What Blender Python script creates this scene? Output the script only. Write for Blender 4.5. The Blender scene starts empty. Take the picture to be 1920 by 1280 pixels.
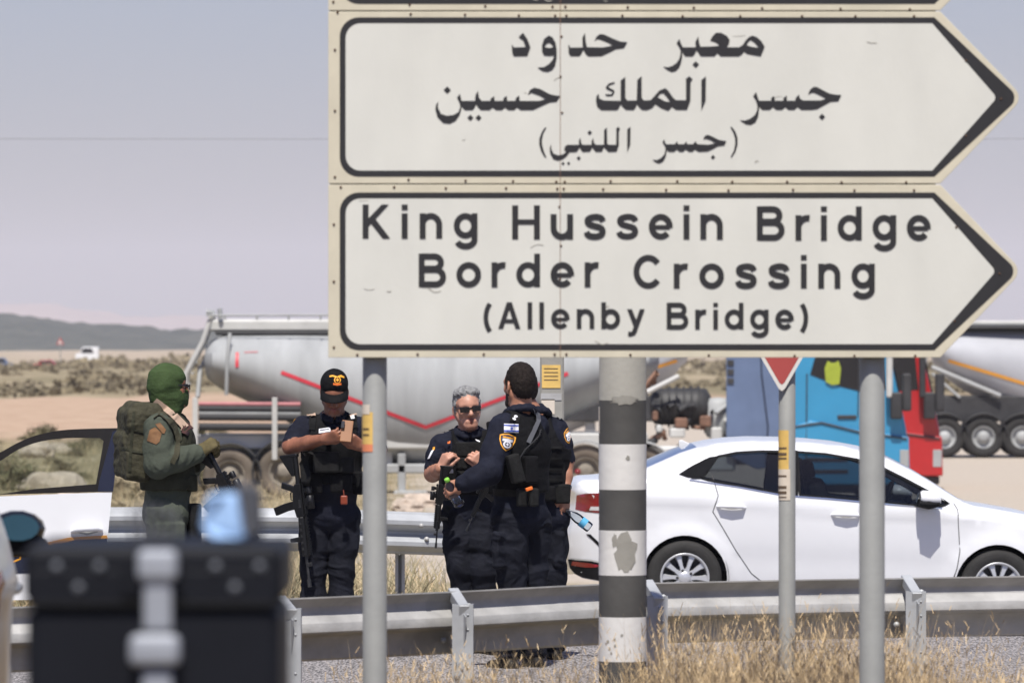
import bpy, bmesh, math, random
import numpy as np
from mathutils import Vector, Matrix, Quaternion
from mathutils.geometry import delaunay_2d_cdt
from mathutils.bvhtree import BVHTree

random.seed(7); rng = np.random.default_rng(7)
S = bpy.context.scene
COL = S.collection
# ------------------------------------------------------------------ camera, sky, sun, exposure
CAMZ = 1.94; FPX = 1920 * 200 / 36.0
cam = bpy.data.cameras.new('camera'); cam_o = bpy.data.objects.new('camera', cam); COL.objects.link(cam_o)
cam.lens = 200; cam.sensor_width = 36; cam.clip_start = 0.5; cam.clip_end = 30000
cam_o.location = (0, 0, CAMZ); cam_o.rotation_euler = (math.radians(90), 0, 0)
cam.dof.use_dof = True; cam.dof.focus_distance = 34.5; cam.dof.aperture_fstop = 7.1; cam.dof.aperture_blades = 0
S.camera = cam_o
SUN_EL = 61; SUN_AZ = 4            # the sun stands behind the camera, a little to the left
w = bpy.data.worlds.new('World'); S.world = w; w.use_nodes = True
nt = w.node_tree; bg = nt.nodes['Background']
sky = nt.nodes.new('ShaderNodeTexSky'); sky.sky_type = 'NISHITA'; sky.sun_disc = False
sky.sun_elevation = math.radians(SUN_EL); sky.sun_rotation = math.radians(180 + SUN_AZ)
sky.altitude = 0; sky.air_density = 1.0; sky.dust_density = 1.0; sky.ozone_density = 1.0
tint = nt.nodes.new('ShaderNodeMix'); tint.data_type = 'RGBA'; tint.blend_type = 'MULTIPLY'; tint.inputs[0].default_value = 1
tint.inputs[7].default_value = (0.925, 0.895, 1.15, 1)
nt.links.new(sky.outputs[0], tint.inputs[6]); nt.links.new(tint.outputs[2], bg.inputs[0])
bg.inputs[1].default_value = 0.07
sl = bpy.data.lights.new('sun', 'SUN'); sl.energy = 4.9; sl.angle = math.radians(0.53); sl.color = (1, .955, .88)
so = bpy.data.objects.new('sun', sl); COL.objects.link(so)
ce = math.cos(math.radians(SUN_EL))
sd = Vector((-math.sin(math.radians(SUN_AZ)) * ce, -math.cos(math.radians(SUN_AZ)) * ce, math.sin(math.radians(SUN_EL))))
so.rotation_euler = sd.to_track_quat('Z', 'Y').to_euler()
S.view_settings.view_transform = 'Standard'; S.view_settings.look = 'None'; S.view_settings.gamma = 1
S.view_settings.exposure = 0.22; S.view_settings.use_curve_mapping = False
S.cycles.use_denoising = True; S.cycles.max_bounces = 8; S.cycles.transparent_max_bounces = 16
S.cycles.volume_bounces = 1; S.cycles.caustics_reflective = False; S.cycles.caustics_refractive = False
S.cycles.sample_clamp_indirect = 6

def P(px, py, d):
    """The point d metres in front of the lens that the photograph shows at (px, py)."""
    return Vector(((px - 960) / FPX * d, d, CAMZ - (py - 640) / FPX * d))

# ------------------------------------------------------------------ materials
def mat(name, col, rough=.6, metal=0., var=.12, vs=6., bump=0., bs=40., spec=.5, coat=0., col2=None, detail=4, stretch=None, sat=0):
    m = bpy.data.materials.new(name); m.use_nodes = True
    n = m.node_tree; b = n.nodes['Principled BSDF']
    b.inputs['Roughness'].default_value = rough; b.inputs['Metallic'].default_value = metal
    b.inputs['Specular IOR Level'].default_value = spec; b.inputs['Coat Weight'].default_value = coat
    b.inputs['Coat Roughness'].default_value = .05
    tc = n.nodes.new('ShaderNodeTexCoord'); src = tc.outputs['Object']
    if stretch:
        mp = n.nodes.new('ShaderNodeMapping'); mp.inputs['Scale'].default_value = stretch
        n.links.new(src, mp.inputs[0]); src = mp.outputs[0]
    nz = n.nodes.new('ShaderNodeTexNoise'); nz.inputs['Scale'].default_value = vs; nz.inputs['Detail'].default_value = detail
    nz.inputs['Roughness'].default_value = .6
    n.links.new(src, nz.inputs['Vector'])
    r = n.nodes.new('ShaderNodeValToRGB'); r.color_ramp.elements[0].position = .3; r.color_ramp.elements[1].position = .7
    c = np.array(col); a = c * (1 - var); e = np.clip(c * (1 + var), 0, 1) if col2 is None else np.array(col2)
    if col2 is not None: a = c
    r.color_ramp.elements[0].color = (*a, 1); r.color_ramp.elements[1].color = (*e, 1)
    n.links.new(nz.outputs[0], r.inputs[0]); n.links.new(r.outputs[0], b.inputs['Base Color'])
    if bump:
        n2 = n.nodes.new('ShaderNodeTexNoise'); n2.inputs['Scale'].default_value = bs; n2.inputs['Detail'].default_value = 5
        n.links.new(src, n2.inputs['Vector'])
        bp = n.nodes.new('ShaderNodeBump'); bp.inputs['Strength'].default_value = bump; bp.inputs['Distance'].default_value = .02
        n.links.new(n2.outputs[0], bp.inputs['Height']); n.links.new(bp.outputs[0], b.inputs['Normal'])
    return m

def glass_mat(name, tint=(.12, .14, .15), rough=.02):
    m = bpy.data.materials.new(name); m.use_nodes = True; n = m.node_tree
    out = n.nodes['Material Output']; n.nodes.remove(n.nodes['Principled BSDF'])
    t = n.nodes.new('ShaderNodeBsdfTransparent'); t.inputs[0].default_value = (*tint, 1)
    g = n.nodes.new('ShaderNodeBsdfGlossy'); g.inputs['Roughness'].default_value = rough; g.inputs[0].default_value = (.9, .92, .95, 1)
    f = n.nodes.new('ShaderNodeFresnel'); f.inputs[0].default_value = 1.5
    mx = n.nodes.new('ShaderNodeMixShader'); n.links.new(f.outputs[0], mx.inputs[0]); n.links.new(t.outputs[0], mx.inputs[1]); n.links.new(g.outputs[0], mx.inputs[2])
    n.links.new(mx.outputs[0], out.inputs[0]); return m

M = {}
M['cream'] = mat('cream_margin', (.62, .57, .44), .55, var=.09, vs=5, bump=.03, detail=7)
M['face'] = mat('sign_face', (.665, .66, .60), .5, var=.05, vs=2.6, bump=.03, stretch=(1.6, 1, .7), detail=7)
M['black_film'] = mat('black_film', (.024, .023, .024), .5, var=.12, vs=12)
M['rivet'] = mat('rusty_rivet', (.09, .05, .03), .7, .3, var=.4, vs=30)
M['galv'] = mat('galvanised_steel', (.33, .335, .32), .6, .15, var=.1, vs=5, bump=.05, bs=60)
M['galv_dull'] = mat('weathered_zinc', (.42, .415, .405), .55, .15, var=.22, vs=7, bump=.1, bs=30, detail=8, stretch=(.5, 1, 1))
M['galv_light'] = mat('bright_zinc', (.43, .445, .46), .55, .2, var=.14, vs=5, bump=.05, bs=30)
M['pole_white'] = mat('chalky_white_paint', (.70, .69, .67), .7, var=.06, vs=7, bump=.08, bs=30)
M['pole_black'] = mat('faded_black_paint', (.075, .073, .07), .7, var=.18, vs=6, bump=.08, bs=30)
M['concrete'] = mat('bare_grey_post', (.30, .29, .26), .8, var=.1, vs=6, bump=.1, bs=40)
M['yellow_paper'] = mat('yellow_sticker', (.72, .48, .14), .6, var=.12, vs=14)
M['white_paper'] = mat('white_paper', (.68, .60, .50), .6, var=.1, vs=14)
M['orange_paper'] = mat('orange_paper', (.75, .25, .12), .6)
M['ink'] = mat('brown_ink', (.12, .08, .05), .7)
M['sign_red'] = mat('faded_red_film', (.42, .075, .07), .5, var=.08, vs=4)
M['sign_white'] = mat('white_film', (.72, .70, .66), .5, var=.05)
M['white_paint'] = mat('white_car_paint', (.80, .81, .83), .25, var=.015, coat=.7)
M['silver_paint'] = mat('silver_car_paint', (.40, .41, .42), .3, .5, var=.03, coat=.6)
M['navy_paint'] = mat('navy_car_paint', (.012, .018, .045), .22, coat=.6, var=.05)
M['orange_film'] = mat('orange_stripe', (.75, .33, .02), .4)
M['black_trim'] = mat('black_plastic_trim', (.012, .012, .013), .75, var=.2, spec=.1)
M['pillar_black'] = mat('pillar_black_film', (.010, .010, .012), .8, spec=.08)
M['black_gloss'] = mat('black_gloss_trim', (.01, .01, .012), .15, coat=.5)
M['rubber'] = mat('tyre_rubber', (.022, .021, .02), .85, var=.3, vs=10, bump=.15, bs=60)
M['dusty_rubber'] = mat('dusty_tyre', (.14, .115, .09), .9, var=.3, vs=3, bump=.15, bs=20)
M['rim'] = mat('alloy_rim', (.62, .63, .65), .35, .5, var=.05)
M['lamp_red'] = mat('red_lamp_lens', (.22, .006, .010), .12, coat=.8, var=.15, vs=20)
M['lamp_clear'] = mat('clear_lamp_lens', (.6, .58, .58), .12, coat=.8)
M['chrome'] = mat('chrome', (.75, .76, .78), .15, .95, var=.03)
M['seat'] = mat('dark_seat_cloth', (.03, .03, .034), .9, bump=.1)
M['glass'] = glass_mat('tinted_glass', (.34, .37, .39))
M['glass_clear'] = glass_mat('clear_glass', (.80, .84, .82))
M['skin'] = mat('tanned_skin', (.36, .165, .10), .5, var=.16, vs=25, bump=.06, bs=160)
M['skin_dark'] = mat('sunburnt_skin', (.26, .105, .06), .5, var=.2, vs=25, bump=.06, bs=160)
M['skin_fair'] = mat('fair_skin', (.47, .24, .165), .5, var=.15, vs=25, bump=.06, bs=160)
M['lip'] = mat('lips', (.30, .10, .075), .5)
M['eye'] = mat('eyeball', (.5, .48, .45), .2)
M['hair_dark'] = mat('cropped_dark_hair', (.020, .015, .013), .7, var=.5, vs=60, bump=.5, bs=220, spec=.12)
M['hair_grey'] = mat('grey_hair', (.13, .13, .13), .7, col2=(.42, .42, .42), vs=70, bump=.7, bs=200)
M['stubble'] = mat('grey_stubble', (.20, .12, .09), .7, col2=(.30, .18, .13), vs=120)
M['beard'] = mat('dark_beard', (.03, .018, .014), .8, var=.5, vs=120, bump=.4, bs=220)
M['navy'] = mat('navy_uniform_cloth', (.0125, .014, .024), .85, var=.35, vs=9, bump=.35, bs=28, spec=.12)
M['navy_trouser'] = mat('dark_navy_trouser_cloth', (.011, .012, .018), .85, var=.35, vs=9, bump=.4, bs=22, spec=.12)
M['black_nylon'] = mat('black_vest_nylon', (.007, .007, .008), .8, var=.35, vs=20, bump=.3, bs=60, spec=.12)
M['black_pouch'] = mat('worn_black_nylon', (.014, .014, .014), .75, var=.35, vs=20, bump=.3, bs=60, spec=.12)
M['boot'] = mat('black_boot_leather', (.014, .012, .011), .55, var=.4, vs=20, bump=.2, spec=.12)
M['olive'] = mat('olive_uniform_cloth', (.066, .076, .058), .85, var=.2, vs=8, bump=.4, bs=26, spec=.12)
M['olive_dark'] = mat('dark_olive_gear', (.035, .036, .024), .85, var=.3, vs=14, bump=.35, bs=50, spec=.12)
M['balaclava'] = mat('green_balaclava', (.046, .074, .028), .8, var=.15, vs=12, bump=.25, bs=60, spec=.12)
M['pack'] = mat('ranger_green_pack', (.055, .052, .034), .85, var=.25, vs=12, bump=.35, bs=50, spec=.12)
M['glove'] = mat('olive_brown_glove', (.10, .082, .04), .75, var=.25, vs=25, bump=.3, spec=.12)
M['tan_strap'] = mat('tan_sling_web', (.42, .30, .22), .8, var=.15, vs=30)
M['brown'] = mat('brown_leather', (.10, .045, .035), .6)
M['patch_brown'] = mat('rust_brown_patch', (.17, .085, .035), .85, var=.3, vs=20)
M['gun'] = mat('gunmetal', (.012, .012, .013), .42, .4, var=.3, vs=20)
M['gun_worn'] = mat('worn_gunmetal', (.06, .06, .062), .4, .6, var=.4, vs=25)
M['gun_light'] = mat('bare_rail_metal', (.42, .42, .42), .4, .6)
M['gold'] = mat('yellow_thread', (.80, .36, .03), .7)
M['white_thread'] = mat('white_thread', (.72, .72, .76), .7)
M['blue_thread'] = mat('blue_thread', (.05, .09, .40), .7)
M['navy_thread'] = mat('navy_thread', (.02, .025, .06), .7)
M['copper_phone'] = mat('copper_phone', (.27, .12, .05), .6)
M['orange'] = mat('orange_plastic', (.75, .16, .02), .5)
M['amber'] = mat('amber_leather_fob', (.23, .045, .02), .35)
M['label_blue'] = mat('bottle_label_blue', (.10, .42, .68), .5)
M['cap_green'] = mat('green_bottle_cap', (.22, .55, .06), .5)
M['pet_blue'] = glass_mat('blue_tinted_bottle', (.62, .72, .92), .05)
M['pet'] = glass_mat('clear_bottle', (.86, .9, .92), .05)
M['tank'] = mat('grey_tank_paint', (.33, .34, .345), .75, 0, var=.14, vs=.9, stretch=(3, 1, .4), detail=7, spec=.3)
M['tank2'] = mat('pale_tank_paint', (.38, .39, .42), .6, 0, var=.12, vs=.6)
M['red_paint'] = mat('red_stripe_paint', (.55, .03, .05), .5)
M['truck_grey'] = mat('truck_grey_paint', (.34, .35, .35), .6, var=.15, vs=1.5)
M['truck_light'] = mat('dusty_pale_metal', (.50, .50, .48), .6, var=.15, vs=1.5)
M['dusty_rim'] = mat('dusty_wheel_rim', (.21, .185, .15), .85, var=.3, vs=3)
M['scuff'] = mat('grey_scuff', (.44, .42, .36), .7, var=.2, vs=40)
M['truck_dark'] = mat('greasy_dark_metal', (.03, .03, .032), .6, var=.4, vs=2)
M['hose'] = mat('black_hose', (.025, .025, .028), .7)
M['rust'] = mat('rusty_brown_metal', (.22, .12, .08), .85, var=.4, vs=3)
M['blue_paint'] = mat('sky_blue_truck_paint', (.034, .25, .45), .4, coat=.2, var=.06, vs=1.2)
M['slate_paint'] = mat('slate_blue_fairing', (.11, .155, .26), .5, coat=.2, var=.12, vs=1.5)
M['red_truck'] = mat('red_truck_paint', (.42, .010, .012), .35, coat=.5, var=.05)
M['hivis'] = mat('hi_vis_yellow', (.30, .36, .03), .7)
M['case'] = mat('black_case_shell', (.006, .007, .011), .55, var=.2, vs=5, spec=.25)
M['sky_blue_fill'] = mat('pale_blue_stand_in', (.34, .52, .80), .8, var=.04)  # blue of a reflected sky put into the colour
M['grey_cloth'] = mat('dark_grey_strap', (.085, .088, .10), .8)
M['red_faded'] = mat('faded_red_paint', (.42, .16, .17), .6)
M['cable'] = mat('cable', (.22, .22, .24), .7)

# ------------------------------------------------------------------ building helpers
def root_off(o):
    while o.parent is not None: o = o.parent
    return o.location

def empty(name, loc, label=None, cat=None, group=None, rz=0):
    o = bpy.data.objects.new(name, None); COL.objects.link(o); o.location = loc; o.rotation_euler = (0, 0, rz)
    o.empty_display_size = .1
    return tag(o, label, cat, group)

def tag(o, label=None, cat=None, group=None, kind=None):
    if label: o['label'] = label
    if cat: o['category'] = cat
    if group: o['group'] = group
    if kind: o['kind'] = kind
    return o

class MB:
    """Collects shapes and links them as one mesh object."""
    def __init__(s): s.v = []; s.f = []; s.m = []; s.sm = []
    def add(s, vs, fs, mi=0, smooth=False):
        k = len(s.v); s.v += [tuple(v) for v in vs]
        for f in fs: s.f.append(tuple(i + k for i in f)); s.m.append(mi); s.sm.append(smooth)
        return s
    def box(s, c, size, R=None, bev=0., mi=0, seg=1):
        bm = bmesh.new(); bmesh.ops.create_cube(bm, size=1)
        for v in bm.verts: v.co = Vector((v.co.x * size[0], v.co.y * size[1], v.co.z * size[2]))
        if bev: bmesh.ops.bevel(bm, geom=list(bm.edges), offset=min(bev, min(size) * .45), segments=seg, affect='EDGES', profile=.5)
        M4 = Matrix.Translation(Vector(c)) @ (R.to_4x4() if R is not None else Matrix.Identity(4))
        bm.verts.index_update()
        s.add([M4 @ v.co for v in bm.verts], [[v.index for v in f.verts] for f in bm.faces], mi, False); bm.free(); return s
    def tube(s, pts, r, seg=8, mi=0, cap=True, smooth=True):
        pts = [Vector(p) for p in pts]; n = len(pts); rs = r if hasattr(r, '__len__') else [r] * n
        vs = []; up = None
        for i, p in enumerate(pts):
            t = (pts[min(i + 1, n - 1)] - pts[max(i - 1, 0)]).normalized()
            if up is None: up = Vector((0, 0, 1)) if abs(t.z) < .9 else Vector((0, 1, 0))
            a = t.cross(up).normalized(); b = a.cross(t).normalized(); up = b
            for k in range(seg):
                q = 2 * math.pi * k / seg; vs.append(p + (a * math.cos(q) + b * math.sin(q)) * rs[i])
        fs = [[i * seg + k, i * seg + (k + 1) % seg, (i + 1) * seg + (k + 1) % seg, (i + 1) * seg + k] for i in range(n - 1) for k in range(seg)]
        s.add(vs, fs, mi, smooth)
        if cap:
            s.add(vs[:seg], [list(range(seg))[::-1]], mi); s.add(vs[-seg:], [list(range(seg))], mi)
        return s
    def lathe(s, prof, o, axis, seg=32, mi=0, smooth=True):
        """prof = [(radius, along axis)]"""
        axis = Vector(axis).normalized(); a = axis.orthogonal().normalized(); b = axis.cross(a); o = Vector(o); vs = []
        for (r, h) in prof:
            for k in range(seg):
                q = 2 * math.pi * k / seg; vs.append(o + axis * h + (a * math.cos(q) + b * math.sin(q)) * r)
        n = len(prof)
        fs = [[i * seg + k, i * seg + (k + 1) % seg, (i + 1) * seg + (k + 1) % seg, (i + 1) * seg + k] for i in range(n - 1) for k in range(seg)]
        return s.add(vs, fs, mi, smooth)
    def loft(s, rings, mi=0, smooth=True, closed=True, caps=True):
        seg = len(rings[0]); vs = [p for r in rings for p in r]; n = len(rings)
        fs = [[i * seg + k, i * seg + (k + 1) % seg, (i + 1) * seg + (k + 1) % seg, (i + 1) * seg + k] for i in range(n - 1) for k in range(seg if closed else seg - 1)]
        s.add(vs, fs, mi, smooth)
        if caps: s.add(rings[0], [list(range(seg))[::-1]], mi); s.add(rings[-1], [list(range(seg))], mi)
        return s
    def prism(s, poly, y0, y1, bev=0., mi=0):
        """poly = [(x, z)] run from y0 to y1"""
        bm = bmesh.new(); a = [bm.verts.new((p[0], y0, p[1])) for p in poly]; b = [bm.verts.new((p[0], y1, p[1])) for p in poly]
        n = len(poly); bm.faces.new(a); bm.faces.new(b[::-1])
        for i in range(n): bm.faces.new([a[i], b[i], b[(i + 1) % n], a[(i + 1) % n]])
        bmesh.ops.recalc_face_normals(bm, faces=bm.faces)
        if bev: bmesh.ops.bevel(bm, geom=list(bm.edges), offset=bev, segments=2, affect='EDGES', profile=.5)
        bmesh.ops.triangulate(bm, faces=[f for f in bm.faces if len(f.verts) > 4])
        bm.verts.index_update(); s.add([v.co for v in bm.verts], [[v.index for v in f.verts] for f in bm.faces], mi); bm.free(); return s
    def build(s, name, mats, parent=None, W=False, auto=None):
        me = bpy.data.meshes.new(name); off = root_off(parent) if (W and parent is not None) else Vector((0, 0, 0))
        me.from_pydata([(v[0] - off[0], v[1] - off[1], v[2] - off[2]) for v in s.v], [], s.f); me.update()
        for m in (mats if isinstance(mats, (list, tuple)) else [mats]): me.materials.append(m)
        me.polygons.foreach_set('material_index', s.m); me.polygons.foreach_set('use_smooth', s.sm)
        if auto is not None:
            me.polygons.foreach_set('use_smooth', [True] * len(s.f)); me.set_sharp_from_angle(angle=math.radians(auto))
        bm = bmesh.new(); bm.from_mesh(me); bmesh.ops.recalc_face_normals(bm, faces=bm.faces) if auto is not None else None; bm.to_mesh(me); bm.free()
        o = bpy.data.objects.new(name, me); COL.objects.link(o)
        if parent is not None: o.parent = parent
        return o

def inpoly(x, z, poly):
    c = False; n = len(poly); j = n - 1
    for i in range(n):
        xi, zi = poly[i]; xj, zj = poly[j]
        if (zi > z) != (zj > z) and x < (xj - xi) * (z - zi) / (zj - zi) + xi: c = not c
        j = i
    return c

def resample(poly, step, closed=True):
    out = []; n = len(poly)
    for i in range(n if closed else n - 1):
        a = poly[i]; b = poly[(i + 1) % n]; L = math.hypot(b[0] - a[0], b[1] - a[1]); k = max(1, int(math.ceil(L / step)))
        for q in range(k): out.append((a[0] + (b[0] - a[0]) * q / k, a[1] + (b[1] - a[1]) * q / k))
    if not closed: out.append(tuple(poly[-1]))
    return out

def cdt(polys, pts=()):
    vs = []; es = []
    for p in polys:
        k = len(vs); vs += [Vector(q) for q in p]; es += [(k + i, k + (i + 1) % len(p)) for i in range(len(p))]
    vs += [Vector(q) for q in pts]
    r = delaunay_2d_cdt(vs, es, [], 0, 1e-6)
    return [tuple(v) for v in r[0]], [tuple(f) for f in r[2]]

def fill(poly, holes=(), pts=()):
    v, f = cdt([poly] + list(holes), pts); out = []
    for t in f:
        x = sum(v[i][0] for i in t) / 3; z = sum(v[i][1] for i in t) / 3
        if inpoly(x, z, poly) and not any(inpoly(x, z, h) for h in holes): out.append(t)
    return v, out

def catmull(pts, n=6, closed=False):
    p = [np.array(q, float) for q in pts]; out = []; N = len(p)
    for i in range(N if closed else N - 1):
        if closed: a, b, c, d = p[i - 1], p[i], p[(i + 1) % N], p[(i + 2) % N]
        else: a, b, c, d = p[max(i - 1, 0)], p[i], p[i + 1], p[min(i + 2, N - 1)]
        for k in range(n):
            t = k / n; out.append(tuple(.5 * (2 * b + (c - a) * t + (2 * a - 5 * b + 4 * c - d) * t * t + (3 * b - a - 3 * c + d) * t ** 3)))
    if not closed: out.append(tuple(p[-1]))
    return out

def arc(cx, cy, rx, ry, a0, a1, n=14):
    return [(cx + rx * math.cos(math.radians(a0 + (a1 - a0) * i / n)), cy + ry * math.sin(math.radians(a0 + (a1 - a0) * i / n))) for i in range(n + 1)]

def ribbon(pts, wd):
    """The outline of a stroke of width wd along pts (2-D)."""
    L = []; R = []; n = len(pts)
    for i in range(n):
        a = np.array(pts[max(i - 1, 0)]); b = np.array(pts[min(i + 1, n - 1)]); t = b - a; t = t / (np.hypot(*t) + 1e-9)
        nn = np.array((-t[1], t[0])) * wd / 2; L.append(tuple(np.array(pts[i]) + nn)); R.append(tuple(np.array(pts[i]) - nn))
    vs = L + R; fs = [(i, i + 1, n + i + 1, n + i) for i in range(n - 1)]
    return vs, fs

def dup(o, parent=None):
    c = o.copy(); COL.objects.link(c)
    if parent is not None: c.parent = parent
    for ch in list(o.children): dup(ch, c)
    return c

# value noise for shaping meshes
def vnoise(p, seed=0):
    i = np.floor(p).astype(np.int64); f = p - i; f = f * f * (3 - 2 * f); r = 0
    for dx in (0, 1):
        for dy in (0, 1):
            for dz in (0, 1):
                h = ((i[:, 0] + dx) * 73856093) ^ ((i[:, 1] + dy) * 19349663) ^ ((i[:, 2] + dz) * 83492791) ^ (seed * 2654435761)
                h = (h ^ (h >> 13)) * 1274126177; h = (h ^ (h >> 16)) & 0xffff
                wgt = (f[:, 0] if dx else 1 - f[:, 0]) * (f[:, 1] if dy else 1 - f[:, 1]) * (f[:, 2] if dz else 1 - f[:, 2])
                r = r + wgt * (h / 65535.0)
    return r * 2 - 1

# ------------------------------------------------------------------ ground, road, hills
def sstep(a, b, t):
    t = np.clip((t - a) / (b - a), 0, 1); return t * t * (3 - 2 * t)

def gz(x, y):
    x = np.asarray(x, float); y = np.asarray(y, float)
    z = .34 - .26 * sstep(9, 23, y) - .08 * sstep(23, 27.5, y)
    z = z - .30 * sstep(39.5, 47, y) - .40 * sstep(48, 75, y) - .38 * sstep(70, 106, y)
    z = z - .032 * np.clip(x - 1.35, -4, 6) * sstep(42, 46, y) * (1 - sstep(49, 56, y))
    a = sstep(55, 90, y) * (1 - sstep(3, 9, x + y * .02))
    p = np.stack([x * .13, y * .06, x * 0], -1).reshape(-1, 3)
    n = (vnoise(p, 3) + .5 * vnoise(p * 2.7, 4)).reshape(x.shape)
    return z + a * n * .22 + sstep(150, 500, y) * n * .35

def ground_material():
    m = bpy.data.materials.new('dry_earth'); m.use_nodes = True; n = m.node_tree; b = n.nodes['Principled BSDF']; b.inputs['Roughness'].default_value = .95
    b.inputs['Specular IOR Level'].default_value = .15
    g = n.nodes.new('ShaderNodeNewGeometry'); sep = n.nodes.new('ShaderNodeSeparateXYZ'); n.links.new(g.outputs['Position'], sep.inputs[0])
    def noise(sc, det=5, st=(1, 1, 1)):
        mp = n.nodes.new('ShaderNodeMapping'); mp.inputs['Scale'].default_value = st; n.links.new(g.outputs['Position'], mp.inputs[0])
        z = n.nodes.new('ShaderNodeTexNoise'); z.inputs['Scale'].default_value = sc; z.inputs['Detail'].default_value = det; n.links.new(mp.outputs[0], z.inputs['Vector']); return z.outputs[0]
    def ramp(src, c):
        r = n.nodes.new('ShaderNodeValToRGB'); n.links.new(src, r.inputs[0])
        while len(r.color_ramp.elements) < len(c): r.color_ramp.elements.new(.5)
        for e, (p, k) in zip(r.color_ramp.elements, c): e.position = p; e.color = (*k, 1)
        return r.outputs[0]
    def math_(op, a, bb):
        q = n.nodes.new('ShaderNodeMath'); q.operation = op
        for i, v in enumerate((a, bb)):
            if hasattr(v, 'links'): n.links.new(v, q.inputs[i])
            else: q.inputs[i].default_value = v
        return q.outputs[0]
    def mask(src, a, bb):
        r = n.nodes.new('ShaderNodeMapRange'); r.interpolation_type = 'SMOOTHSTEP'; r.inputs[1].default_value = a; r.inputs[2].default_value = bb; n.links.new(src, r.inputs[0]); return r.outputs[0]
    def mix(f, a, bb):
        q = n.nodes.new('ShaderNodeMix'); q.data_type = 'RGBA'
        n.links.new(f, q.inputs[0]); n.links.new(a, q.inputs[6]); n.links.new(bb, q.inputs[7]); return q.outputs[2]
    big = noise(.12, 4, (1, .35, 1)); mid = noise(.9, 6, (1, .4, 1)); fine = noise(9, 5)
    yd = math_('ADD', sep.outputs[1], math_('MULTIPLY', math_('SUBTRACT', big, .5), 70))
    straw = ramp(mid, [(.32, (.13, .11, .06)), (.48, (.26, .215, .13)), (.66, (.40, .335, .23))])
    dirt = ramp(mid, [(.25, (.38, .265, .185)), (.75, (.47, .345, .25))])
    scrub = ramp(big, [(.35, (.20, .17, .10)), (.6, (.31, .255, .165)), (.75, (.40, .32, .22))])
    plain = ramp(big, [(.3, (.34, .28, .20)), (.7, (.42, .34, .26))])
    lot = ramp(fine, [(.3, (.40, .345, .285)), (.7, (.49, .43, .36))])
    low_bounce_earth = ramp(mid, [(.3, (.10, .08, .05)), (.7, (.20, .16, .11))]); straw = mix(mask(sep.outputs[1], 27.4, 28.0), low_bounce_earth, straw)  # near ground darkened to cut the light bounced onto the rail
    c = mix(mask(yd, 175, 195), straw, dirt); c = mix(mask(yd, 300, 340), c, scrub); c = mix(mask(yd, 700, 900), c, plain)
    xl = math_('ADD', sep.outputs[0], math_('MULTIPLY', math_('SUBTRACT', mid, .5), 3))
    lm = math_('MULTIPLY', mask(xl, -3, -1), math_('MULTIPLY', mask(sep.outputs[1], 52, 56), math_('SUBTRACT', 1, mask(sep.outputs[1], 230, 300))))
    c = mix(lm, c, lot)
    n.links.new(c, b.inputs['Base Color'])
    bp = n.nodes.new('ShaderNodeBump'); bp.inputs['Strength'].default_value = .6; bp.inputs['Distance'].default_value = .05
    n.links.new(fine, bp.inputs['Height']); n.links.new(bp.outputs[0], b.inputs['Normal'])
    return m

def sheet(name, ys, xs_of, zoff, m, flat=None):
    k = len(xs_of(ys[0])); X = np.array([xs_of(y) for y in ys]); Y = np.repeat(np.array(ys)[:, None], k, 1); Z = gz(X, Y) + zoff
    if flat is not None: Z = flat(X, Y, Z)
    b = MB(); vs = np.stack([X, Y, Z], -1).reshape(-1, 3).tolist(); n = len(ys)
    b.add(vs, [(i * k + j, i * k + j + 1, (i + 1) * k + j + 1, (i + 1) * k + j) for i in range(n - 1) for j in range(k - 1)], 0, True)
    o = b.build(name, m); return tag(o, kind='structure')

def road_near(x): return 28.1 + .04 * (np.asarray(x) + 2)
def road_far(x):
    x = np.asarray(x, float); return 40.3 + 15 * sstep(-.6, 1.6, x)
ys = np.concatenate([np.linspace(-40, 4, 8), np.linspace(5, 60, 111), 60 * np.exp(np.linspace(.02, math.log(14000 / 60), 130))])
def under_road(X, Y, Z):
    ins = (Y > road_near(X) - .4) & (Y < road_far(X) + .2) & (np.abs(X) < 60)
    return Z - .12 * ins
gx = np.sinh(np.linspace(-5.2, 5.2, 131)) / math.sinh(5.2)
sheet('ground', ys, lambda y: gx * (40 + abs(y) * .7) * .5 + np.linspace(-1, 1, 131) * (40 + abs(y) * .7) * .5, -.012, ground_material(), under_road)
M['asphalt'] = mat('chip_seal_asphalt', (.045, .044, .046), .9, vs=75, col2=(.40, .375, .37), bump=.4, bs=70, detail=2, spec=.2, stretch=(1, .14, 1))
M['line'] = mat('worn_white_line', (.55, .54, .5), .8, var=.25, vs=8)
rx = np.concatenate([np.linspace(-60, -6, 20), np.linspace(-5.5, 5.5, 56), np.linspace(6, 60, 20)])
b = MB(); R = 26
X = np.repeat(rx[None, :], R, 0); t = np.linspace(0, 1, R)[:, None]; Y = road_near(X) * (1 - t) + road_far(X) * t; Z = gz(X, Y) + .004
k = len(rx); b.add(np.stack([X, Y, Z], -1).reshape(-1, 3).tolist(), [(i * k + j, i * k + j + 1, (i + 1) * k + j + 1, (i + 1) * k + j) for i in range(R - 1) for j in range(k - 1)], 0, True)
tag(b.build('road', M['asphalt']), kind='structure')
b = MB(); X = np.stack([rx, rx]); Y = np.stack([road_near(rx) + 9.1, road_near(rx) + 9.25]); Z = gz(X, Y) + .012
b.add(np.stack([X, Y, Z], -1).reshape(-1, 3).tolist(), [(j, j + 1, k + j + 1, k + j) for j in range(k - 1)])
tag(b.build('road_marking', M['line']), kind='structure')

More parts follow.
